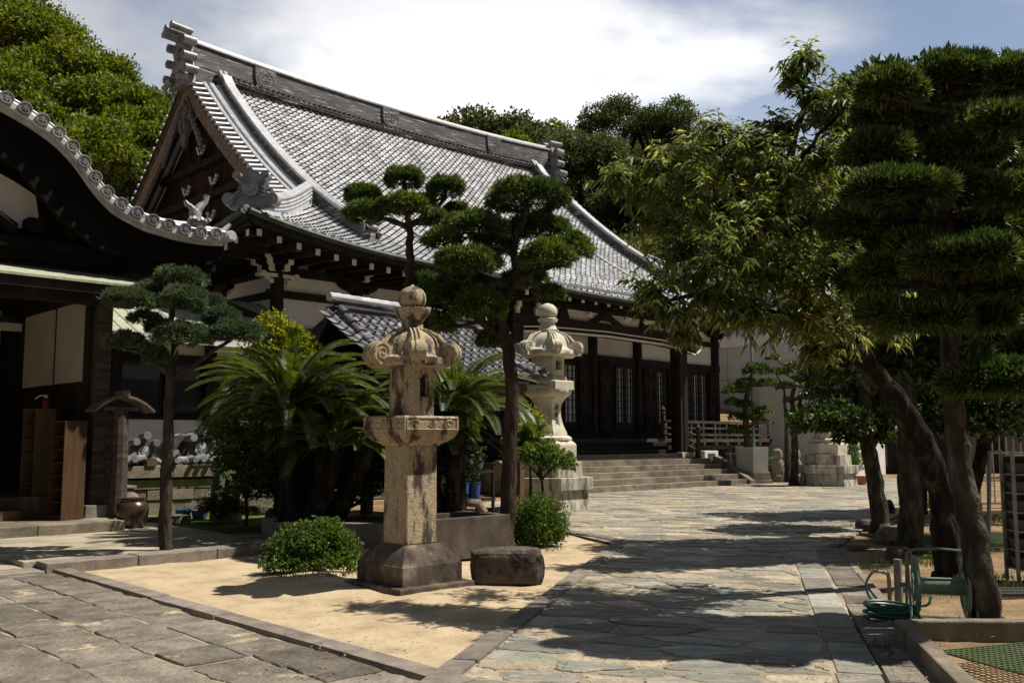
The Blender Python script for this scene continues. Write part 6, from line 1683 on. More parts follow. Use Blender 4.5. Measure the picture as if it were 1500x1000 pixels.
# thin young trunk and one more leaning trunk (R1)
b = gnd(1290, 778); Y = b.y
bl = [pad(x, y, w, h, Y + d) for x, y, w, h, d in ((1228, 516, 90, 40, .3), (1262, 505, 100, 50, .8), (1238, 575, 110, 36, 1.0), (1215, 622, 110, 58, -.2), (1285, 590, 90, 44, .8), (1268, 640, 80, 44, .4), (1300, 530, 100, 60, .4), (1200, 552, 60, 30, 0.3))]
crown_tree('layered_evergreen', 'layered evergreen on a slender leaning trunk in front of the distant lantern', [Vector((b.x, b.y, -.05)), at(1284, 720, Y), at(1272, 650, Y), at(1268, 590, Y), at(1262, 530, Y)], (0.165, 0.09), bl, m_dark, m_barkg, 0.12, 0.055, 1900, k=5, seed=9, lo=-0.3)
b = gnd(1354, 752); Y = b.y
crown_tree('young_tree', 'thin young tree between the upright and mossy trunks', [Vector((b.x, b.y, -.05)), at(1352, 700, Y), at(1356, 640, Y), at(1350, 590, Y)], (0.08, 0.04), [pad(1350, 585, 90, 50, Y), pad(1385, 575, 80, 60, Y + .5), pad(1378, 600, 60, 36, Y + 1)], m_bush, m_barkg, 0.12, 0.05, 900, k=4, seed=10)

# R3 + drooping broadleaf crown reaching over the path
b = gnd(1392, 858); Y = b.y
base = Vector((b.x, b.y, -.05))
dt = thing('broadleaf_tree', 'leaning tree with long drooping leaves overhanging the stone path', 'tree', base)
mb = MB(); rg = random.Random(12)
main = [base, at(1388, 790, Y), at(1376, 715, Y), at(1345, 640, 10.4), at(1306, 575, 10.2), at(1262, 525, 10.0)]
P1 = limb(mb, [p - base for p in main], 0.175, 0.10, 14, 5, 0.012, rg)
mb.tube([Vector((0, 0, -0.1)), Vector((0, 0, 0.2))], [0.27, 0.18], 12)
L1 = [at(1262, 525, 10.0), at(1215, 480, 9.7), at(1175, 430, 9.5), at(1150, 360, 9.4), at(1150, 270, 9.3), at(1168, 180, 9.3), at(1182, 95, 9.3)]
L2 = [at(1215, 480, 9.7), at(1140, 460, 9.4), at(1060, 430, 9.1), at(980, 440, 8.9)]
L3 = [at(1175, 430, 9.5), at(1090, 380, 9.6), at(1010, 310, 9.7), at(930, 262, 9.8)]
L4 = [at(1262, 525, 10.0), at(1255, 430, 10.2), at(1240, 320, 10.2), at(1225, 230, 10.0), at(1230, 160, 9.9)]
L5 = [at(1150, 360, 9.4), at(1090, 300, 9.2), at(1062, 215, 9.2)]
L6 = [at(1150, 270, 9.3), at(1190, 210, 9.0), at(1245, 150, 8.9)]
allp = list(P1)
for k, (l_, r0, r1) in enumerate(((L1, .10, .02), (L2, .05, .015), (L3, .05, .012), (L4, .08, .02), (L5, .04, .012), (L6, .03, .01))):
    allp += limb(mb, [p - base for p in l_], r0, r1, 8, 5, 0.012, rg)
blobs = [(1178, 88, 44, 9.3), (1160, 112, 30, 9.3), (1188, 140, 40, 9.2), (1232, 148, 42, 8.9), (1210, 170, 44, 9.2), (1150, 185, 46, 9.3), (1055, 188, 34, 9.2), (1068, 222, 50, 9.2), (1110, 215, 50, 9.5), (1010, 215, 44, 9.6), (965, 240, 42, 9.6), (905, 258, 46, 9.8), (940, 285, 40, 9.9), (1000, 265, 60, 9.4), (1130, 255, 70, 9.1), (1205, 235, 66, 9.4), (1250, 250, 56, 9.9),
         (1045, 300, 74, 9.2), (975, 325, 56, 9.6), (1110, 325, 80, 8.9), (1185, 320, 80, 9.5), (1245, 330, 70, 10.1), (1000, 372, 64, 9.3), (1070, 375, 80, 8.8), (1145, 395, 84, 9.1), (1220, 400, 80, 9.7), (955, 425, 46, 8.9), (985, 455, 52, 8.8), (1040, 430, 66, 8.9), (1100, 455, 66, 9.0), (1165, 465, 66, 9.2), (1225, 475, 70, 9.6), (1000, 492, 26, 8.8), (1195, 515, 40, 9.3), (1275, 400, 70, 10.4), (1290, 480, 60, 10.2), (1020, 340, 60, 10.4), (1110, 400, 80, 10.4), (1180, 260, 60, 10.3)]
lv = Leaves(77); rngn = lv.rng
for (px, py, rp, Yb) in blobs:
    c = at(px, py, Yb) - base; r = rp * Yb / F_PX * 0.95
    a = min(allp, key=lambda p: (p - c).length)
    limb(mb, [a, a.lerp(c, .5) + Vector((0, 0, .05 * r)), c], 0.016, 0.006, 5, 3)
    n = int(85 * r * r / 0.09 * 0.42) + 8
    pts, dr = blob_points(rngn, c, (r, r, r * .85), n, lo=-0.8, jitter=0.42)
    for j in range(0, len(pts), 3): limb(mb, [c, Vector(tuple((pts[j] + np.array(c)) / 2)) + Vector((0, 0, .02)), Vector(tuple(pts[j]))], 0.006, 0.003, 3, 1)
    # each shoot: leaves hang alternately from its last 25 cm
    m_ = 11; C = np.repeat(pts, m_, 0); D0 = np.repeat(dr, m_, 0); tpar = np.tile(np.linspace(0, 1, m_), len(pts))[:, None]
    B = C - D0 * 0.20 * (1 - tpar); az = rngn.uniform(0, 6.28, len(B)); side = np.stack([np.cos(az), np.sin(az), np.full(len(B), -0.42)], 1)
    D = D0 * 0.6 + side; lv.kite(B, D, 0.125 * rngn.uniform(0.5, 1.2, len(B)), 0.032 * rngn.uniform(.8, 1.15, len(B)), arch=0.30, wide=0.42)
mb.build('trunk', m_barkd, dt, smooth=True, angle=80); lv.build('foliage', m_broad, dt)
o = thing('withered_leaf', 'single orange withered leaf hanging under the drooping crown', 'leaf', at(1187, 468, 8.7))
lv = Leaves(5); lv.kite(np.array([[0, 0, 0.08]]), np.array([[0.2, 0.1, -1]]), 0.13, 0.05, N=np.array([[0.5, -1, 0]]), arch=0.05)
lv.build('blade', mat('withered_orange', [(0.20, 0.06, 0.015), (0.3, 0.10, 0.02)], rough=0.6, bump=0), o)

# ------------------------------------------------------------------ cycads
def cycad(name, label, loc, heads, seed):
    """heads: (offset, frond length, number, base tilt)"""
    t = thing(name, label, 'cycad', loc); rg = random.Random(seed); lv = Leaves(seed); st = MB(); rc = MB()
    for (off, Lf, nf) in heads:
        off = Vector(off); st.tube([Vector((off.x * .5, off.y * .5, -0.1)), Vector((off.x * .8, off.y * .8, off.z * .5)), off], [0.20, 0.17, 0.19], 12)
        for k in range(26):
            a = rg.uniform(0, 6.28); z = rg.uniform(0.05, 1) ; p = Vector((off.x * (.5 + .5 * z), off.y * (.5 + .5 * z), off.z * z)); d = Vector((math.cos(a), math.sin(a), 0.5)); st.tube([p + d * .14, p + d * .25], [0.04, 0.012], 5)
        for i in range(nf):
            az = i * 2.399 + rg.uniform(-.2, .2); u_ = (i + .5) / nf; el = R(84 - 66 * u_ ** 0.85 + rg.uniform(-6, 6)); l_ = Lf * rg.uniform(.85, 1.1)
            N_seg = 26; p = off + Vector((math.cos(az), math.sin(az), 0)) * 0.06; pts = [p.copy()]; e = el
            for s_ in range(N_seg):
                d = Vector((math.cos(az) * math.cos(e), math.sin(az) * math.cos(e), math.sin(e))); p = p + d * (l_ / N_seg); pts.append(p.copy()); e -= R(rg.uniform(1.6, 2.6)) * (1 + 1.2 * s_ / N_seg)
            rc.tube(pts[::5] + [pts[-1]], [0.012 * (1 - .7 * q / 6) for q in range(len(pts[::5]) + 1)], 4)
            A_ = np.array([tuple(q) for q in pts]); n = 74
            tt = np.linspace(0.10, 0.995, n); idx = tt * N_seg; i0 = np.minimum(idx.astype(int), N_seg - 1); fr = (idx - i0)[:, None]
            C = A_[i0] * (1 - fr) + A_[i0 + 1] * fr; T = nrm(A_[i0 + 1] - A_[i0]); sd = nrm(np.cross(T, np.array([0, 0, 1.0]))); up = nrm(np.cross(sd, T))
            ll = 0.20 * np.sin(np.pi * (0.12 + 0.83 * tt)) ** 0.6
            for s2 in (-1, 1):
                D = sd * s2 * 0.85 + T * 0.55 + up * 0.30; lv.kite(C, D, ll, 0.021, N=up + sd * s2 * -.3, wide=0.35)
    st.build('trunk', m_barkd, t, smooth=True, angle=60); rc.build('frond_stems', m_gwire2, t); lv.build('leaflets', m_cyc, t)
m_gwire2 = mat('frond_stem', [(0.10, 0.12, 0.03), (0.16, 0.18, 0.05)], rough=0.5, bump=0)
c = at(425, 600, 15.6); cycad('cycad', 'large sprawling cycad left of the nearest lantern', (c.x, c.y, 0.2), [((0, 0, 1.85), 1.75, 66), ((0.45, 0.5, 1.6), 1.6, 44), ((0.75, -0.1, 1.25), 1.25, 30), ((1.2, 0.5, 1.3), 1.3, 28)], 21)
c = at(668, 640, 16.6); cycad('cycad', 'smaller cycad fanning out behind the crooked podocarpus trunk', (c.x, c.y, 0.2), [((0, 0, 1.85), 1.55, 54), ((-0.6, 0.3, 1.5), 1.3, 32)], 22)

# ------------------------------------------------------------------ bushes and leafy plants
def bush(name, label, loc, blobs, m_leaf, L, W, dens, seed, k=5, stem=None, spread=0.8, cat='bush', sh=True, lo=-0.5):
    t = thing(name, label, cat, loc); lv = Leaves(seed); mb = MB(); rg = random.Random(seed)
    for (c, rx, rz) in blobs:
        c = Vector(c); n = int(dens * (rx * rx + 2 * rx * rz) / 3); pts, dr = blob_points(lv.rng, c, (rx, rx * .9, rz), n, lo=lo, jitter=0.28); dr[:, 2] += .2
        lv.rosettes(pts, dr, k, L, W, spread=spread, wide=.5)
        root = Vector((0, 0, 0)) if stem is None else Vector(stem)
        for q in range(5): 
            d = Vector((rg.uniform(-.6, .6) * rx, rg.uniform(-.6, .6) * rx, rg.uniform(-.2, .5) * rz)); limb(mb, [root + Vector((rg.uniform(-.03, .03), rg.uniform(-.03, .03), 0)), root.lerp(c, .5) + d * .3, c + d], 0.014, 0.004, 5, 2)
    if stem is not None: limb(mb, [Vector((0, 0, -.05)), Vector(stem) * .5 + Vector((.02, 0, 0)), Vector(stem)], 0.035, 0.025, 8, 3)
    mb.build('stems', m_bark, t); lv.build('foliage', m_leaf, t); return t
g = gnd(458, 838); bush('round_bush', 'low spreading green bush left of the nearest lantern base', (g.x, g.y, 0.03), [((0, 0, .28), .40, .26), ((-.36, 0, .24), .22, .17), ((.36, .0, .27), .20, .18), ((.14, .1, .48), .20, .13), ((-.16, .05, .44), .20, .12), ((-.18, -.1, .12), .42, .12), ((0.28, -.1, .12), .30, .12), ((.02, -.2, .32), .2, .16), ((.26, -.1, .42), .14, .1)], m_bush, 0.032, 0.017, 20000, 31, k=7, lo=-.8)
g = gnd(787, 797); bush('round_bush', 'clipped round green bush at the foot of the crooked podocarpus', (g.x, g.y, 0.0), [((0, 0, .37), .38, .36), ((.16, 0, .26), .27, .26), ((-.18, .0, .24), .27, .24), ((0, -.1, .2), .33, .2)], m_bush, 0.032, 0.017, 24000, 32, k=7, lo=-.9)
g = at(408, 520, 17.6); bush('golden_shrub', 'bright yellow-green shrub rising behind the large cycad', (g.x, g.y, 0), [((0, 0, 3.15), .58, .5), ((-.48, 0, 2.85), .42, .42), ((.42, 0, 3.0), .48, .45), ((.78, 0, 2.75), .40, .36), ((-.1, 0, 3.62), .34, .3), ((0.1, 0, 2.4), .95, .6), ((-.65, 0, 2.4), .36, .4), ((.25, 0, 3.45), .3, .26)], m_yell, 0.08, 0.04, 3600, 33, k=5, stem=(0, 0, 1.9))
g = gnd(795, 752); g = at(795, 700, 19.0); bush('flowering_shrub', 'yellow-tipped shrub on a thin stem in front of the streaked lantern steps', (g.x, g.y, 0), [((-.1, 0, 1.25), .50, .30), ((.30, -.05, 1.12), .34, .22), ((-.45, .1, 1.35), .28, .3), ((-.25, .1, 1.7), .22, .28)], m_bush, 0.075, 0.036, 4200, 34, k=5, stem=(-.02, 0, .8))
bush('flowering_shrub', 'yellow young shoots between the crooked trunk and the streaked lantern', (g.x - .25, g.y + .4, 0), [((0, 0, 1.75), .42, .3), ((-.25, 0, 1.5), .3, .3), ((.1, 0, 2.05), .22, .22)], m_yell, 0.06, 0.03, 1500, 35, k=4, stem=(0, 0, 1.2))
g = at(362, 690, 17.6); bush('camellia_bush', 'dark glossy bush with yellow tips between the stone lion and the cycad', (g.x, g.y, 0), [((0, 0, 1.25), .60, .5), ((-.35, 0, 1.7), .4, .35), ((.45, 0, 1.6), .5, .4), ((.3, 0, .8), .5, .4)], m_bush, 0.08, 0.04, 3000, 36, k=5, stem=(0, 0, .5))
g = at(500, 640, 17.0); bush('camellia_bush', 'shaded evergreen bush filling the bed behind the nearest lantern', (g.x, g.y, 0), [((0, 0, 1.2), .9, .7), ((-.7, 0, .9), .7, .6), ((.9, 0, .9), .8, .6), ((1.7, 0.3, 1.2), .7, .6), ((.3, 0, 1.9), .6, .5)], m_dark, 0.10, 0.05, 1900, 37, k=5, stem=(0, 0, .3))
def bigleaf(label, loc, n, L_, seed, m=m_bush, up=.6):
    t = thing('broad_leaved_plant', label, 'plant', loc); lv = Leaves(seed); rg = lv.rng; mb = MB()
    a = rg.uniform(0, 6.28, n); B = np.stack([.22 * np.cos(a) * rg.uniform(.3, 1, n), .22 * np.sin(a) * rg.uniform(.3, 1, n), rg.uniform(.15, up, n)], 1)
    for q in B: mb.tube([(0, 0, 0), tuple(q * np.array([.5, .5, .8])), tuple(q)], 0.006, 4)
    D = np.stack([np.cos(a), np.sin(a), rg.uniform(.2, .9, n)], 1); lv.kite(B, D, L_ * rg.uniform(.7, 1.1, n), L_ * .38, N=np.tile([0, 0, 1.0], (n, 1)), arch=0.25, wide=.45)
    mb.build('stalks', m_gwire2, t); lv.build('leaves', m, t)
g = at(345, 725, 18.6); bigleaf('plant with large pale green leaves before the retaining wall', (g.x, g.y, 0.15), 30, 0.42, 41, up=.95)
g = at(322, 740, 18.2); bush('fern_clump', 'feathery pale green clump right of the trellis pot', (g.x, g.y, 0.1), [((0, 0, .30), .3, .25), ((.25, 0, .2), .25, .16), ((-.2, 0, .2), .2, .16)], m_grass, 0.09, 0.016, 3500, 42, k=6)
# potted and small things by the far lantern
m_terra = mat('terracotta', [(0.28, 0.09, 0.05), (0.36, 0.13, 0.075)], scale=5, rough=0.8, bump=0.1)
g = gnd(1262, 710); o = thing('terracotta_pot', 'small terracotta pot beside the distant lantern', 'plant pot', (g.x, g.y, 0)); b = MB(); b.lathe([(.14, 0), (.22, .26), (.24, .26), (.24, .32), (.19, .32)], 18); b.build('pot', m_terra, o, smooth=True)
g = gnd(1250, 700); bush('light_green_plant', 'airy pale green plant right of the distant lantern', (g.x, g.y, 0), [((0, 0, .9), .45, .5), ((.3, 0, .5), .35, .4), ((-.2, 0, .5), .35, .4), ((.1, 0, 1.3), .25, .3)], m_bush, 0.12, 0.035, 900, 43, k=5)

# small cloud-pruned pines by the flagpole
Y = 35.0
cloud_tree('cloud_pine', 'small bright cloud-pruned pine behind the hexagonal flagpole planter', 'tree', [at(1098, 672, Y), at(1094, 640, Y), at(1092, 600, Y), at(1096, 570, Y), at(1100, 550, Y)], (0.16, 0.06),
    [pad(1107, 542, 42, 20, Y), pad(1078, 571, 42, 18, Y), pad(1094, 560, 30, 12, Y), pad(1124, 562, 32, 14, Y), pad(1074, 590, 26, 14, Y), pad(1090, 592, 26, 12, Y), pad(1100, 612, 34, 16, Y), pad(1080, 611, 26, 14, Y), pad(1118, 602, 26, 14, Y), pad(1114, 618, 22, 12, Y), pad(1078, 632, 26, 14, Y)], m_pine, m_barkg, 0.10, 0.035, 700, k=8, seed=51)
Y = 33.5
cloud_tree('cloud_pine', 'spindly twin-stemmed cloud-pruned pine left of the distant lantern', 'tree', [at(1163, 706, Y), at(1164, 660, Y), at(1163, 620, Y), at(1160, 580, Y), at(1170, 560, Y)], (0.14, 0.06),
    [pad(1150, 545, 24, 12, Y), pad(1164, 534, 24, 10, Y), pad(1150, 566, 24, 12, Y), pad(1184, 533, 26, 12, Y), pad(1157, 586, 18, 10, Y), pad(1175, 600, 26, 14, Y), pad(1178, 582, 22, 10, Y), pad(1136, 544, 20, 10, Y), pad(1133, 524, 20, 9, Y)], m_pine, m_barkg, 0.10, 0.035, 700, k=8, seed=52,
    extra=[[at(1152, 706, Y), at(1152, 640, Y), at(1150, 590, Y), at(1148, 570, Y)], [at(1163, 620, Y), at(1176, 575, Y), at(1186, 545, Y)]])

# grass round roots and bush
sp = [(gnd(458, 850).x + dx, gnd(458, 850).y + dy, .13, .04) for dx, dy in ((-.3, 0), (-.1, -.08), (.1, -.06), (.3, .0), (.42, .1), (0, .1))]
sp += [(gnd(x, y).x, gnd(x, y).y, r, -.02) for x, y, r in ((1256, 772, .3), (1240, 790, .15), (1300, 826, .22), (1275, 832, .2), (1345, 822, .35), (1330, 870, .2), (1420, 915, .12), (1440, 922, .1), (1380, 868, .25), (1390, 800, .3), (1425, 795, .4), (1300, 948, .18), (1290, 960, .1), (805, 805, .12), (820, 803, .1), (1460, 850, .5), (1400, 830, .4), (1470, 760, .8), (1460, 700, .8), (230, 765, .15), (1348, 948, .15), (1310, 905, .2))]
grass_tufts('grass', sp, 'short green grass growing round the tree roots, stones and bushes', seed=3)

# fallen leaves on sand, paving and earth
lv = Leaves(91); rg = lv.rng; B = []
for k in range(520):
    px, py = rg.uniform(380, 1480), 790 + 210 * rg.uniform(0, 1) ** 0.8; g = gnd(px, py); B.append((g.x, g.y, 0.026 + rg.uniform(0, .006)))
B = np.array(B); a = rg.uniform(0, 6.28, len(B)); lv.kite(B, np.stack([np.cos(a), np.sin(a), rg.uniform(-.1, .25, len(B))], 1), rg.uniform(.02, .055, len(B)), rg.uniform(.01, .022, len(B)), N=np.tile([0, 0, 1.0], (len(B), 1)))
o = lv.build('fallen_leaves', mat('dry_leaf', [(0.09, 0.05, 0.02), (0.20, 0.12, 0.05), (0.30, 0.22, 0.10)], scale=8, rough=.8, bump=0, island=.4)); tag(o, 'scattered dry fallen leaves on the sand and paving', 'fallen leaves', kind='stuff')
# ------------------------------------------------------------------ stone bed edging, trough, rock
g0, g1, g2, g3 = gnd(393, 796), gnd(470, 796), gnd(590, 800), gnd(648, 800)
bed = thing('bed_edging', 'low stone edging slabs round the cycad bed', 'edging', (0, 0, 0))
b = MB()
for a, c in ((g0, g1), (g1, g2), (g2, g3)):
    q = MB(); q.bar(Vector((a.x, a.y, 0.15)), Vector((c.x, c.y, 0.15)) - (Vector(c) - Vector(a)).normalized() * .015, 0.16, 0.36); q.build('slab', m_curb, bed, bevel=0.012)
q = MB(); q.box((g0.x, g0.y + .05, 0.18), (0.2, 0.22, 0.42)); q.build('corner_stone', m_curb, bed, bevel=0.015)
q = MB(); q.bar(Vector((g0.x, g0.y + .1, 0.12)), Vector((g0.x - 0.6, g0.y + 2.4, 0.12)), 0.16, 0.3); q.build('slab', m_curb, bed, bevel=0.012)
q = MB(); q.box((g1.x, g1.y + .02, .30), (.3, .26, .14)); q.build('cap_stone', m_curb, bed, bevel=0.03)
mb = MB(); mb.add([(g0.x, g0.y, 0.22), (g3.x, g3.y, 0.22), (g3.x + .8, 17.2, 0.22), (g0.x - .6, 17.6, 0.22)], [(0, 1, 2, 3)]); mb.build('bed_soil', m_earth).__setitem__('kind', 'structure')

m_tro = mat('trough_granite', [(0.035, 0.028, 0.024), (0.075, 0.060, 0.048), (0.12, 0.10, 0.08)], scale=3, rough=0.85, bump=0.5, bscale=60, bdist=0.006, spec=0.25)
c0 = gnd(748, 811); L0 = 1.55
tr_ = thing('stone_trough', 'dark rectangular granite water trough behind the nearest lantern', 'trough', (c0.x, c0.y, 0), A)
b = MB(); w = 0.13
b.span(-L0, 0, 0, w, 0.0, 0.55); b.span(-L0, 0, 0.9 - w, 0.9, 0.0, 0.55); b.span(-w, 0, w + .001, 0.9 - w - .001, 0, .55); b.span(-L0, -L0 + w, w + .001, .9 - w - .001, 0, .55); b.span(-L0 + w, -w, w, .9 - w, 0, .3)
b.build('basin', m_tro, tr_, bevel=0.01)
b = MB(); b.span(-L0 + .15, -.15, .15, .75, .40, .46); b.build('water', mat('still_water', [(0.01, 0.012, 0.01), (0.02, 0.022, 0.018)], rough=0.05, bump=0, spec=0.6), tr_)
b = MB(); b.span(-L0 - .12, -L0 + .14, -0.09, -.004, 0.0, 0.20); b.build('foot_stone', m_tro, tr_, bevel=0.01)

def rock(name, label, loc, size, seed, m, cat='rock', rz=0.0, flat=0.3, sub=4, amp=.16):
    import bmesh
    bm = bmesh.new(); bmesh.ops.create_icosphere(bm, subdivisions=sub, radius=1.0)
    for v in bm.verts:
        p = v.co.copy(); q = Vector([math.copysign(abs(x) ** flat, x) for x in p]); q = q.normalized() * (q.length ** 0.75) * .85
        n = mnoise.fractal(p * 1.4 + Vector((seed, 0, 0)), 1, 2, 5) * amp + mnoise.noise(p * 5 + Vector((0, seed, 0))) * amp * .15
        q = q * (1 + n); v.co = Vector((q.x * size[0] / 2, q.y * size[1] / 2, q.z * size[2] / 2))
    me = bpy.data.meshes.new(name); bm.to_mesh(me); bm.free(); me.materials.append(m); me.polygons.foreach_set('use_smooth', [True] * len(me.polygons))
    o = link(bpy.data.objects.new(name, me)); o.location = loc; o.rotation_euler = (0, 0, rz); tag(o, label, cat); return o
m_rock = mat('dark_rock', [(0.035, 0.027, 0.022), (0.095, 0.075, 0.058), (0.17, 0.14, 0.11)], scale=2.5, rough=0.9, bump=0.9, bscale=22, bdist=0.02, spec=0.2, stain=((0.03, 0.024, 0.02), 3, .5, .6, (1, 1, 1)))
m_rock2 = mat('tan_rock', [(0.13, 0.10, 0.065), (0.22, 0.175, 0.12), (0.30, 0.25, 0.18)], scale=3, rough=0.9, bump=0.7, bscale=20, bdist=0.02, spec=0.2)
g = gnd(743, 852); rock('rock_basin', 'squat dark block-shaped rock right of the nearest lantern base', (g.x, g.y + .12, 0.16), (1.02, 0.54, 0.50), 3.3, m_rock, rz=R(6), flat=.28, amp=.10)
for i, (px, py, w, h, lab, m) in enumerate(((1310, 795, .42, .30, 'tan rounded rock at the foot of the slender leaning trunk', m_rock2), (1275, 775, .42, .22, 'dark rock half buried left of the tan rounded rock', m_rock), (1260, 802, .34, .08, 'flat pale stone lying in front of the tan rounded rock', m_rock2), (1322, 823, .36, .24, 'dark brown rock among grass before the upright trunk', m_rock), (1302, 752, .34, .36, 'upright brown stone behind the slender leaning trunk', m_rock), (1350, 742, .8, .34, 'distant brown boulder between the garden trunks', m_rock2))):
    g = gnd(px, py); rock('garden_rock', lab, (g.x, g.y + w * .3, h * .28), (w * 1.1, w * .9, h * 1.2), i * 1.7, m, flat=.6)
for i, (px, py, w, h, lab) in enumerate(((405, 752, .5, .25, 'flat mossy stone behind the corner of the cycad bed'), (372, 748, .6, .34, 'rounded mossy stone left of the cycad bed'), (470, 745, .4, .2, 'small brown stone lying in the cycad bed'))):
    g = gnd(px, py, 0.1); rock('garden_rock', lab, (g.x, g.y, 0.12), (w, w * .7, h), 9 + i, m_rock, flat=.6)
g = gnd(362, 796); o = rock('flat_stone', 'thin flat stone lying on the terrace edge near the bed', (g.x, g.y + .3, 0.08), (.9, .3, .1), 15, m_rock2, flat=.4)

# ------------------------------------------------------------------ right garden: kerbs, mats, hose, tap
kb = thing('garden_kerb', 'mossy concrete kerb round the earth bed at lower right', 'kerb', (0, 0, 0))
m_kerb = mat('mossy_concrete', [(0.10, 0.085, 0.06), (0.18, 0.15, 0.11), (0.25, 0.22, 0.16)], scale=4, rough=0.95, bump=0.6, bscale=40, stain=((0.08, 0.09, 0.04), 3, .58, .7, (1, 1, 1)))
a, c, d = gnd(1322, 930, 0), gnd(1322, 930, 0) + Vector((-0.55, -2.6, 0)), gnd(1322, 930, 0) + Vector((3.0, -0.1, 0))
q = MB(); q.bar(Vector((a.x, a.y, 0.03)), Vector((c.x, c.y, 0.03)), 0.13, 0.2); q.build('long_kerb', m_kerb, kb, bevel=0.015)
q = MB(); q.bar(Vector((a.x + .075, a.y, 0.03)), Vector((d.x, d.y, 0.03)), 0.13, 0.2); q.build('cross_kerb', m_kerb, kb, bevel=0.015)
m_mat = mat('green_plastic_mat', [(0.055, 0.085, 0.03), (0.10, 0.135, 0.055)], scale=5, rough=0.6, bump=0.1)
def mesh_mat(label, c, w, d, rz, step=0.05, z=0.015):
    t = thing('mesh_mat', label, 'mat', (c[0], c[1], z), rz); b = MB(); nx, ny = int(w / step), int(d / step); x0, y0 = -w / 2, -d / 2
    for i in range(nx + 1):
        b.box((x0 + i * step, 0, 0.0), (0.012, ny * step, 0.014))
    for j in range(ny + 1): b.box((x0 + nx * step / 2, y0 + j * step, 0.002), (nx * step, 0.012, 0.016))
    b.build('grid', m_mat, t)
g = gnd(1500, 985); mesh_mat('green plastic mesh mat in the lower right corner', (g.x + .15, g.y + .1), 0.95, 0.8, R(20), z=.075)
g = gnd(1430, 800); mesh_mat('pale green mesh mat lying behind the mottled leaning trunk', (g.x + .2, g.y + .6), 2.6, 2.2, R(10), step=0.07, z=.03)
m_plate = mat('grey_grating', [(0.04, 0.045, 0.04), (0.07, 0.075, 0.07)], rough=.6, bump=.1)
g = gnd(1490, 868); t = thing('drain_grating', 'dark drain grating beside the metal shelving', 'grating', (g.x, g.y, 0.0), 0)
b = MB(); 
for k in range(24): b.box((-.5 + k * .045, 0, .01), (.02, .4, .03))
for y in (-.2, 0, .2): b.box((0, y, .012), (1.1, .03, .03))
b.build('grid', m_plate, t)

m_hose = mat('green_hose', [(0.012, 0.075, 0.05), (0.02, 0.11, 0.075)], scale=4, rough=0.4, bump=0.02, spec=0.5)
m_reel = mat('pale_green_metal', [(0.10, 0.16, 0.115), (0.17, 0.25, 0.18)], scale=6, rough=0.5, bump=0.1, spec=0.4, stain=((0.16, 0.08, 0.04), 8, .64, .7, (1, 1, 1)))
m_steel = mat('grey_steel', [(0.16, 0.16, 0.16), (0.28, 0.28, 0.28)], scale=6, rough=0.4, bump=0.05, metal=0.5)
m_pvc = mat('grey_pvc', [(0.14, 0.14, 0.13), (0.20, 0.20, 0.19)], scale=4, rough=0.6, bump=0.05)
g = gnd(1317, 884); tap = thing('tap_post', 'grey standpipe post with a small brass tap and green hose end', 'tap', (g.x, g.y, 0))
b = MB(); b.cyl((0, 0, -0.02), (0, 0, 0.42), 0.038, n=16); b.cyl((0, 0, .42), (0, 0, .43), .034, n=16); b.build('post', m_pvc, tap, smooth=True, angle=50)
b = MB(); b.tube([(-0.09, 0, 0), (-0.09, 0, 0.24), (-0.10, 0, 0.29), (-0.15, 0, 0.31)], 0.020, 8); b.build('pipe', m_pvc, tap, smooth=True)
b = MB(); b.tube([(-.14, 0, .31), (-.24, 0, .31), (-.27, 0, .28)], .014, 8); b.cyl((-.2, 0, .31), (-.2, 0, .37), .009, n=6); b.bar((-.245, 0, .375), (-.165, 0, .375), .014, .012); b.build('tap', m_steel, tap, smooth=True, angle=50)
b = MB(); pts = [Vector((-.27, 0, .28)), Vector((-.32, -.02, .20)), Vector((-.31, -.06, .08)), Vector((-.22, -.12, .0)), Vector((-.10, -.28, -.0)), Vector((.02, -.42, .03))]
b.tube(smooth_path(pts, 5), 0.012, 7); b.build('hose_end', m_hose, tap, smooth=True)
g = gnd(1308, 908); hc = thing('hose_coil', 'green garden hose coiled on the ground beside the reel', 'hose', (g.x, g.y, 0.01))
b = MB(); rg = random.Random(3); pts = []
for k in range(200):
    a_ = k * 0.21; r_ = 0.235 - 0.045 * ((k % 60) / 60) + 0.012 * math.sin(a_ * 1.3); pts.append(Vector((r_ * math.cos(a_) + .01 * math.sin(a_ * .3), r_ * .92 * math.sin(a_), 0.012 + 0.115 * (k / 200) + 0.008 * math.sin(a_ * 2.1))))
pts += [Vector((.2, -.1, .13)), Vector((.28, -.12, .16)), Vector((.33, -.05, .26)), Vector((.38, .0, .3))]
b.tube(smooth_path(pts, 2), 0.0125, 7); b.build('loops', m_hose, hc, smooth=True)
b = MB(); b.tube(smooth_path([Vector((.36, 0, .3)), Vector((.2, -.12, .24)), Vector((.12, -.22, .1)), Vector((.2, -.3, .012)), Vector((.45, -.28, .012)), Vector((.75, -.2, .012))], 5), 0.0125, 7); b.build('lead', m_hose, hc, smooth=True)
g = gnd(1380, 915); hr = thing('hose_reel', 'empty pale green hose reel standing beside the coiled hose', 'hose reel', (g.x, g.y, 0), R(-17))
def ring(b, x, r, z, w=.016, n=28, y0=0.0):
    b.tube([(x, y0 + r * math.cos(t), z + r * math.sin(t)) for t in np.linspace(0, 2 * math.pi, n)], w, 6)
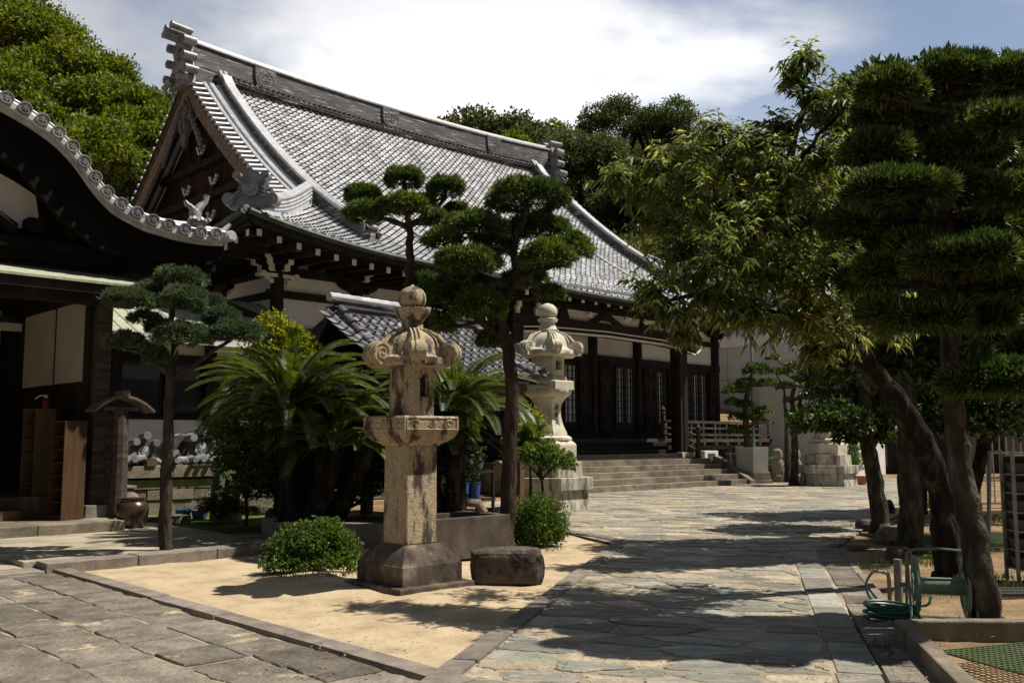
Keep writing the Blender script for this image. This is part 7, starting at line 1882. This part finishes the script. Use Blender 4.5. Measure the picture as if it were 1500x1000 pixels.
for x, lab in ((-.20, 0), (.20, 0)):
    b = MB(); ring(b, x, .245, .33, .014); ring(b, x + (.02 if x < 0 else -.02), .20, .33, .006)
    b.cyl((x - .004, 0, .33), (x + .004, 0, .33), .235, n=32) if x > 0 else [b.tube([(x, 0, .33), (x, .24 * math.cos(k), .33 + .24 * math.sin(k))], .010, 5) for k in np.linspace(.3, 6.58, 7)[:-1]]
    b.build('side_wheel', m_reel, hr, smooth=True, angle=50)
b = MB(); b.cyl((-.2, 0, .33), (.2, 0, .33), .075, n=20); b.build('drum', m_reel, hr, smooth=True, angle=50)
b = MB()
for x in (-.26, .26):
    b.tube([(x, -.24, 0.0), (x, -.18, .1), (x, -.02, .55), (x, 0.02, .60), (x, .06, .55), (x, .2, .1), (x, .24, 0.0)], .012, 6)
b.tube([(-.26, .02, .60), (-.2, .02, .635), (0, .02, .65), (.2, .02, .635), (.26, .02, .60)], .012, 6)
for y in (-.22, .22): b.tube([(-.26, y, .03), (.26, y, .03)], .011, 6)
b.build('frame', m_reel, hr, smooth=True)
b = MB(); b.tube([(.27, 0, .33), (.36, 0, .33), (.36, 0, .22)], .012, 6); b.cyl((.36, 0, .22), (.42, 0, .22), .016, n=8); b.cyl((-.24, 0, .33), (-.34, 0, .33), .02, n=10); b.build('crank', m_steel, hr, smooth=True)

# metal shelving, leaning pole and pale railing near the right edge
g = gnd(1484, 856); sh_ = thing('metal_shelving', 'tall grey steel shelving cut by the right edge', 'shelving', (g.x + .66, g.y + .35, 0), R(-8))
for x in (-.45, .45):
    for y in (-.18, .18): b = MB(); b.box((x, y, .72), (.035, .035, 1.5)); b.build('upright', m_steel, sh_)
for k in range(7):
    b = MB(); b.box((0, 0, .12 + .215 * k), (.86, .34, .018)); b.build('shelf', m_steel, sh_)
b = MB(); b.box((0, .17, .75), (.86, .01, 1.3)); b.build('back_panel', m_plate, sh_)
for k in range(6): b = MB(); b.box((-.05, .02, .19 + .215 * k), (.7, .26, .12), top=1.06); b.build('tray', m_plate, sh_)
g = gnd(1448, 800); t = thing('leaning_pole', 'grey metal pole leaning beside the mottled trunk', 'pole', (g.x, g.y, 0)); b = MB(); b.cyl((0, 0, 0), (.14, .1, 1.42), .03, n=10); b.cyl((.14, .1, 1.40), (.27, .1, 1.42), .02, n=8); b.build('tube', m_steel, t, smooth=True, angle=50)
g = gnd(1436, 742); rl = thing('pale_railing', 'pale metal bar railing standing behind the mottled trunk', 'railing', (g.x, g.y, 0), R(-3)); m_al = mat('aluminium', [(0.42, 0.42, 0.40), (0.55, 0.55, 0.53)], rough=.4, bump=0, metal=.4)
b = MB()
for z in (.08, .62, 1.28, 1.72): b.bar((0, 0, z), (2.4, 0, z), .04, .04)
b.build('rails', m_al, rl)
for k in range(15): b = MB(); b.cyl((.02 + k * .165, 0, .08), (.02 + k * .165, 0, 1.72), .017, n=8); b.build('bar', m_al, rl)

# ------------------------------------------------------------------ flagpole planter, far buildings
g = gnd(1108, 708); c = Vector((g.x, g.y + .55, 0))
m_conc = mat('pale_concrete', [(0.30, 0.30, 0.28), (0.38, 0.38, 0.36), (0.44, 0.44, 0.41)], scale=1.4, rough=.9, bump=.2, bscale=20)
fp = thing('flagpole', 'tall thin grey-green flagpole on a hexagonal concrete base', 'flagpole', c, R(20))
b = MB(); b.lathe([(.80, -.05), (.80, .12)], 6); b.lathe([(.70, .12), (.70, .40)], 6); b.build('foot', m_stone, fp, bevel=.01)
b = MB(); b.lathe([(.62, .402), (.66, 1.28), (.66, 1.32), (.58, 1.32), (.56, 1.2)], 6); b.build('planter', m_conc, fp)
b = MB(); b.cyl((.02, -.1, 1.1), (.02, -.1, 3.6), .062, .058, 10); b.cyl((.02, -.1, 3.6), (.02, -.1, 8.6), .05, .035, 10); b.cyl((.02, -.1, 3.55), (.02, -.1, 3.65), .075, n=10); b.build('pole', mat('verdigris_pole', [(0.20, 0.27, 0.27), (0.30, 0.37, 0.36)], rough=.5, bump=0, metal=.2), fp, smooth=True, angle=50)
t = thing('iron_fence', 'short black iron fence beside the stairway ramp', 'fence', ST(31.0, 20.6, 0), A)
for k in range(14): b = MB(); b.cyl((k * .13, 0, 0.1), (k * .13, 0, 1.15), .014, n=6); b.build('bar', m_plate, t)
b = MB(); b.bar((0, 0, .2), (1.7, 0, .2), .03, .03); b.bar((0, 0, 1.05), (1.7, 0, 1.05), .03, .03); b.build('rails', m_plate, t)
g = gnd(1058, 690); t = thing('white_cabinet', 'small white equipment box behind the iron fence', 'cabinet', ST(31.4, 21.7, 0.4), A); b = MB(); b.box((0, 0, .4), (.9, .4, .7)); b.build('case', m_white, t, bevel=.01); b = MB(); b.box((.0, -.205, .4), (.5, .012, .5)); b.build('grille', m_plate, t)
for px, lab in ((1140, 'small stone figure standing left of the twin-stemmed pine'), (1166, 'round weathered stone post in front of the twin-stemmed pine')):
    g = gnd(px, 706); t = thing('stone_figure', lab, 'statue', (g.x, g.y, 0)); b = MB(); b.lathe([(.28, 0), (.28, .25), (.20, .27), (.2, .5), (.24, .7), (.16, .86), (.20, 1.0), (.17, 1.18), (.05, 1.26)], 14); b.build('body', m_curb, t, smooth=True, angle=40)
g = gnd(1139, 700); t = thing('grey_plant_tub', 'grey tub with a small green plant beside the flagpole base', 'plant pot', (g.x, g.y + .3, 0)); b = MB(); b.lathe([(.24, 0), (.30, .5), (.33, .5), (.33, .56), (.26, .56)], 16); b.build('tub', m_pvc, t, smooth=True); lv = Leaves(9); p_, d_ = blob_points(lv.rng, (0, 0, .7), (.32, .32, .22), 70); lv.rosettes(p_, d_, 5, .1, .03); lv.build('plant', m_bush, t)

cb = thing('concrete_building', 'grey concrete building with white parapet beyond the flagpole', 'building', ST(46, 25.3, 0), A)
b = MB(); b.span(0, 16, 0, 10, 0, 6.75); b.build('wall', mat('board_concrete', [(0.48, 0.48, 0.47), (0.56, 0.56, 0.55), (0.62, 0.62, 0.61)], scale=.5, rough=.9, bump=.1, bscale=6), cb)
b = MB(); b.span(-.15, 16, -.15, 10.1, 6.752, 7.35); b.build('parapet', m_white, cb)
b = MB(); b.span(.8, 16, 1.0, 10, 7.352, 11); b.build('upper_storey', m_white, cb)
for k in range(5):
    w = MB(); w.span(.74, .79, 1.6 + 1.6 * k, 2.8 + 1.6 * k, 7.8, 9.2); f = w.build('window', m_al, cb); q = MB(); q.span(.70, .735, 1.68 + 1.6 * k, 2.72 + 1.6 * k, 7.88, 9.12); q.build('pane', m_glass, f)
for y in (2.2, 2.9): b = MB(); b.cyl((-.12, y, 3.1), (0, y, 3.1), .22, n=16); b.build('vent', m_steel, cb)
for y in (2.5, 5.0, 7.5):
    b = MB(); b.span(-.006, .0, y - .015, y + .015, 0, 6.7); b.build('joint', m_curb, cb)
for z in (2.6, 4.9): b = MB(); b.span(-.007, -.001, 0, 10, z - .015, z + .015); b.build('joint', m_curb, cb)
b = MB(); b.extrude([(-2.6, 4.0, 0.2), (-2.6, 8.6, 3.2), (-2.6, 8.6, 3.0), (-2.6, 4.0, 0)], (1.2, 0, 0)); b.build('outside_stair', m_conc, cb)
b = MB(); b.tube([(-2.6, 4.0, 1.1), (-2.6, 8.6, 4.1)], .05, 6); b.tube([(-2.6, 4.0, .7), (-2.6, 8.6, 3.7)], .03, 6); b.build('stair_rail', m_al, cb)
g = at(1300, 640, 44)
db = thing('dark_house', 'dark low house with grey roof far behind the garden trees', 'building', (16.0, 45, 0), R(10))
b = MB(); b.span(-1, 14, 0, 6, 0, 3.0); b.build('wall', m_wood, db)
b = MB(); b.extrude([(-1.6, -.8, 2.9), (-1.6, 3, 4.6), (-1.6, 7, 2.9)], (16.4, 0, 0)); b.build('roof', m_ridge, db)
for k in range(5): b = MB(); b.span(.2 + 2.6 * k, 1.8 + 2.6 * k, -.05, -.002, .3, 2.2); b.build('window', m_glass, db)
wb = thing('white_side_building', 'pale building with posts glimpsed right of the distant lantern', 'building', (14.2, 41, 0), A)
b = MB(); b.span(0, 4, 0, 4, 0, 5.2); b.build('wall', m_white, wb)
for x in (.6, 2.0): b = MB(); b.span(x, x + .7, -.05, -.002, .2, 2.3); b.build('door', m_glass, wb)

# ------------------------------------------------------------------ wooded hill
def hill(x, y):
    k = 1 / (1 + math.exp(-(y - 78 - 0.10 * x * (x > 0)) / 13.0)); edge = 1.0
    h = 31 * k * (1 - 0.0028 * (x + 25)) + 2.5 * mnoise.noise(Vector((x * .03, y * .03, 0)))
    if x < -25: h += (-25 - x) * 0.16 * k + 11 / (1 + math.exp(-(y - 52) / 5)) * min(1, (-25 - x) / 12) * (1 - k)
    if x >= -40: h += 2.2 * k * max(0, min(1, (x + 19) / 14)) - 0.6
    return h if y > 45 else 0
xs = np.linspace(-120, 130, 60); ys = np.linspace(46, 180, 40); V = []; 
for y in ys:
    for x in xs: V.append((x, y, hill(x, y) - 0.8))
w = len(xs); i, j = np.meshgrid(np.arange(len(ys) - 1), np.arange(w - 1), indexing='ij'); a = (i * w + j).ravel()
o = np_quads('hill', np.array(V), np.stack([a, a + 1, a + w + 1, a + w], 1), m_earth); o['kind'] = 'structure'

m_hill2 = leafmat('olive_forest_leaf', (0.045, 0.060, 0.018), (0.14, 0.15, 0.045), trans=0.25, rough=0.6, nscale=0.2, spec=0.2)
m_hill3 = leafmat('deep_forest_leaf', (0.020, 0.036, 0.014), (0.070, 0.098, 0.034), trans=0.25, rough=0.6, nscale=0.2, spec=0.2)
def forest_crown(rng, n_sub, nl, Rx, Rz, L, W):
    """returns verts, quads of one tree crown of leaf clumps, centre at 0"""
    lv = Leaves(int(rng.integers(1 << 30))); r2 = lv.rng
    for k in range(n_sub):
        d = r2.normal(size=3); d /= np.linalg.norm(d); d[2] = abs(d[2]) * .9 - .15; c = d * np.array([Rx, Rx, Rz]) * r2.uniform(.45, .92)
        rr = Rx * r2.uniform(.14, .40)
        pts, dr = blob_points(r2, c, (rr, rr, rr * .75), int(nl * (rr / Rx / .28) ** 1.6), lo=-0.35, jitter=.18); q = nrm(dr + r2.normal(size=dr.shape) * .9 + np.array([0, 0, .2]))
        lv.kite(pts, q, L * r2.uniform(.6, 1.3, len(pts)), W * r2.uniform(.7, 1.3, len(pts)), N=dr + r2.normal(size=dr.shape) * .5)
    return np.concatenate(lv.V), np.concatenate(lv.Q)
rngf = np.random.default_rng(4)
var = [forest_crown(rngf, 24, 230, 4.4, 3.8, .38, .25) for _ in range(4)]
VV, QQ, MI, n0 = [], [], [], 0; TR_ = MB()
rg = random.Random(44); placed = []
for row in range(13):
    y = 57 + row * 6.5
    x = -78 + rg.uniform(0, 4)
    while x < 125:
        yy = y + rg.uniform(-2.2, 2.2); px = 750 + F_PX * x / yy
        if -250 < px < 2100 and not (px < 330 and y < 60):
            z = hill(x, yy); s_ = rg.uniform(.75, 1.25); a_ = rg.uniform(0, 6.28); v, q = var[rg.randrange(4)]; c, s1 = math.cos(a_), math.sin(a_)
            hgt = 5.0 + 0.9 * s_ + (1.2 if rg.random() < .12 else 0)
            v2 = np.stack([v[:, 0] * c - v[:, 1] * s1, v[:, 0] * s1 + v[:, 1] * c, v[:, 2]], 1) * s_ + np.array([x, yy, z + hgt])
            VV.append(v2); QQ.append(q + n0); n0 += len(v2); MI.append(np.full(len(q), rg.choice([0, 0, 1, 2, 3])))
            TR_.cyl((x, yy, z - .5), (x, yy, z + hgt), .35 * s_, .15 * s_, 5)
        x += rg.uniform(5.2, 8.0)
fo = np_quads('wooded_hillside', np.concatenate(VV), np.concatenate(QQ), None, mi=np.concatenate(MI), mats=[m_hill, m_hill2, m_hill3, m_hillL]); tag(fo, 'dense green wood covering the hill behind the temple roofs', 'woodland', kind='stuff')
tk = TR_.build('trunks', m_barkd, fo); tk['kind'] = 'stuff'
# trees one can tell apart
def big_tree(label, px, py, Y, R_, m, seed, n_sub=60, nl=480, Rz=.85, L=.24, gap=False):
    c = at(px, py, Y); z0 = hill(c.x, c.y) if Y > 45 else 0; z0 = min(z0, c.z - R_ * 1.2); t = thing('hillside_tree', label, 'tree', (c.x, c.y, z0))
    v, q = forest_crown(np.random.default_rng(seed), n_sub, nl, R_, R_ * Rz, L, L * .6); v = v + np.array([0, 0, c.z - z0]); np_quads('crown', v, q, m, t)
    b = MB(); b.tube([(0, 0, -1), (.2, 0, (c.z - z0) * .5), (0, .2, c.z - z0)], [.07 * R_ + .15, .05 * R_ + .1, .05], 8)
    rg = random.Random(seed)
    for k in range(9): an = rg.uniform(0, 6.28); b.tube([(.1, 0, (c.z - z0) * .6), (math.cos(an) * R_ * .3, math.sin(an) * R_ * .3, (c.z - z0) * .85), (math.cos(an) * R_ * .65, math.sin(an) * R_ * .65, c.z - z0 + rg.uniform(-.1, .5) * R_)], [.2, .14, .04], 6)
    b.build('trunk', m_barkd, t)
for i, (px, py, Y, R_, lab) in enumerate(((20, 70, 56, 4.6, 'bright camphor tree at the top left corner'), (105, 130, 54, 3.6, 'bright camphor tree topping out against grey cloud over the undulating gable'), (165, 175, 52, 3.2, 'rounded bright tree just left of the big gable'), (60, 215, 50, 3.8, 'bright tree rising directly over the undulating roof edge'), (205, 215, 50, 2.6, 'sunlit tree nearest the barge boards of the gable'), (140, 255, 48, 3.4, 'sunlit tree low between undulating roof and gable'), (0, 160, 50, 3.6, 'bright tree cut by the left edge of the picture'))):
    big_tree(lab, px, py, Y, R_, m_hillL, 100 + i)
big_tree('tall airy tree with sky showing through, highest right of the hall roof', 905, 190, 84, 4.2, m_hill, 120, n_sub=24, nl=380)
big_tree('round pale green tree right of the tall airy tree', 965, 195, 82, 4.0, m_hill, 121, n_sub=34)
big_tree('rounded paler tree close behind the right roof slope', 930, 305, 66, 3.2, m_hill, 122)
big_tree('dark tree behind the right ridge end', 850, 250, 70, 3.8, m_hill, 123)
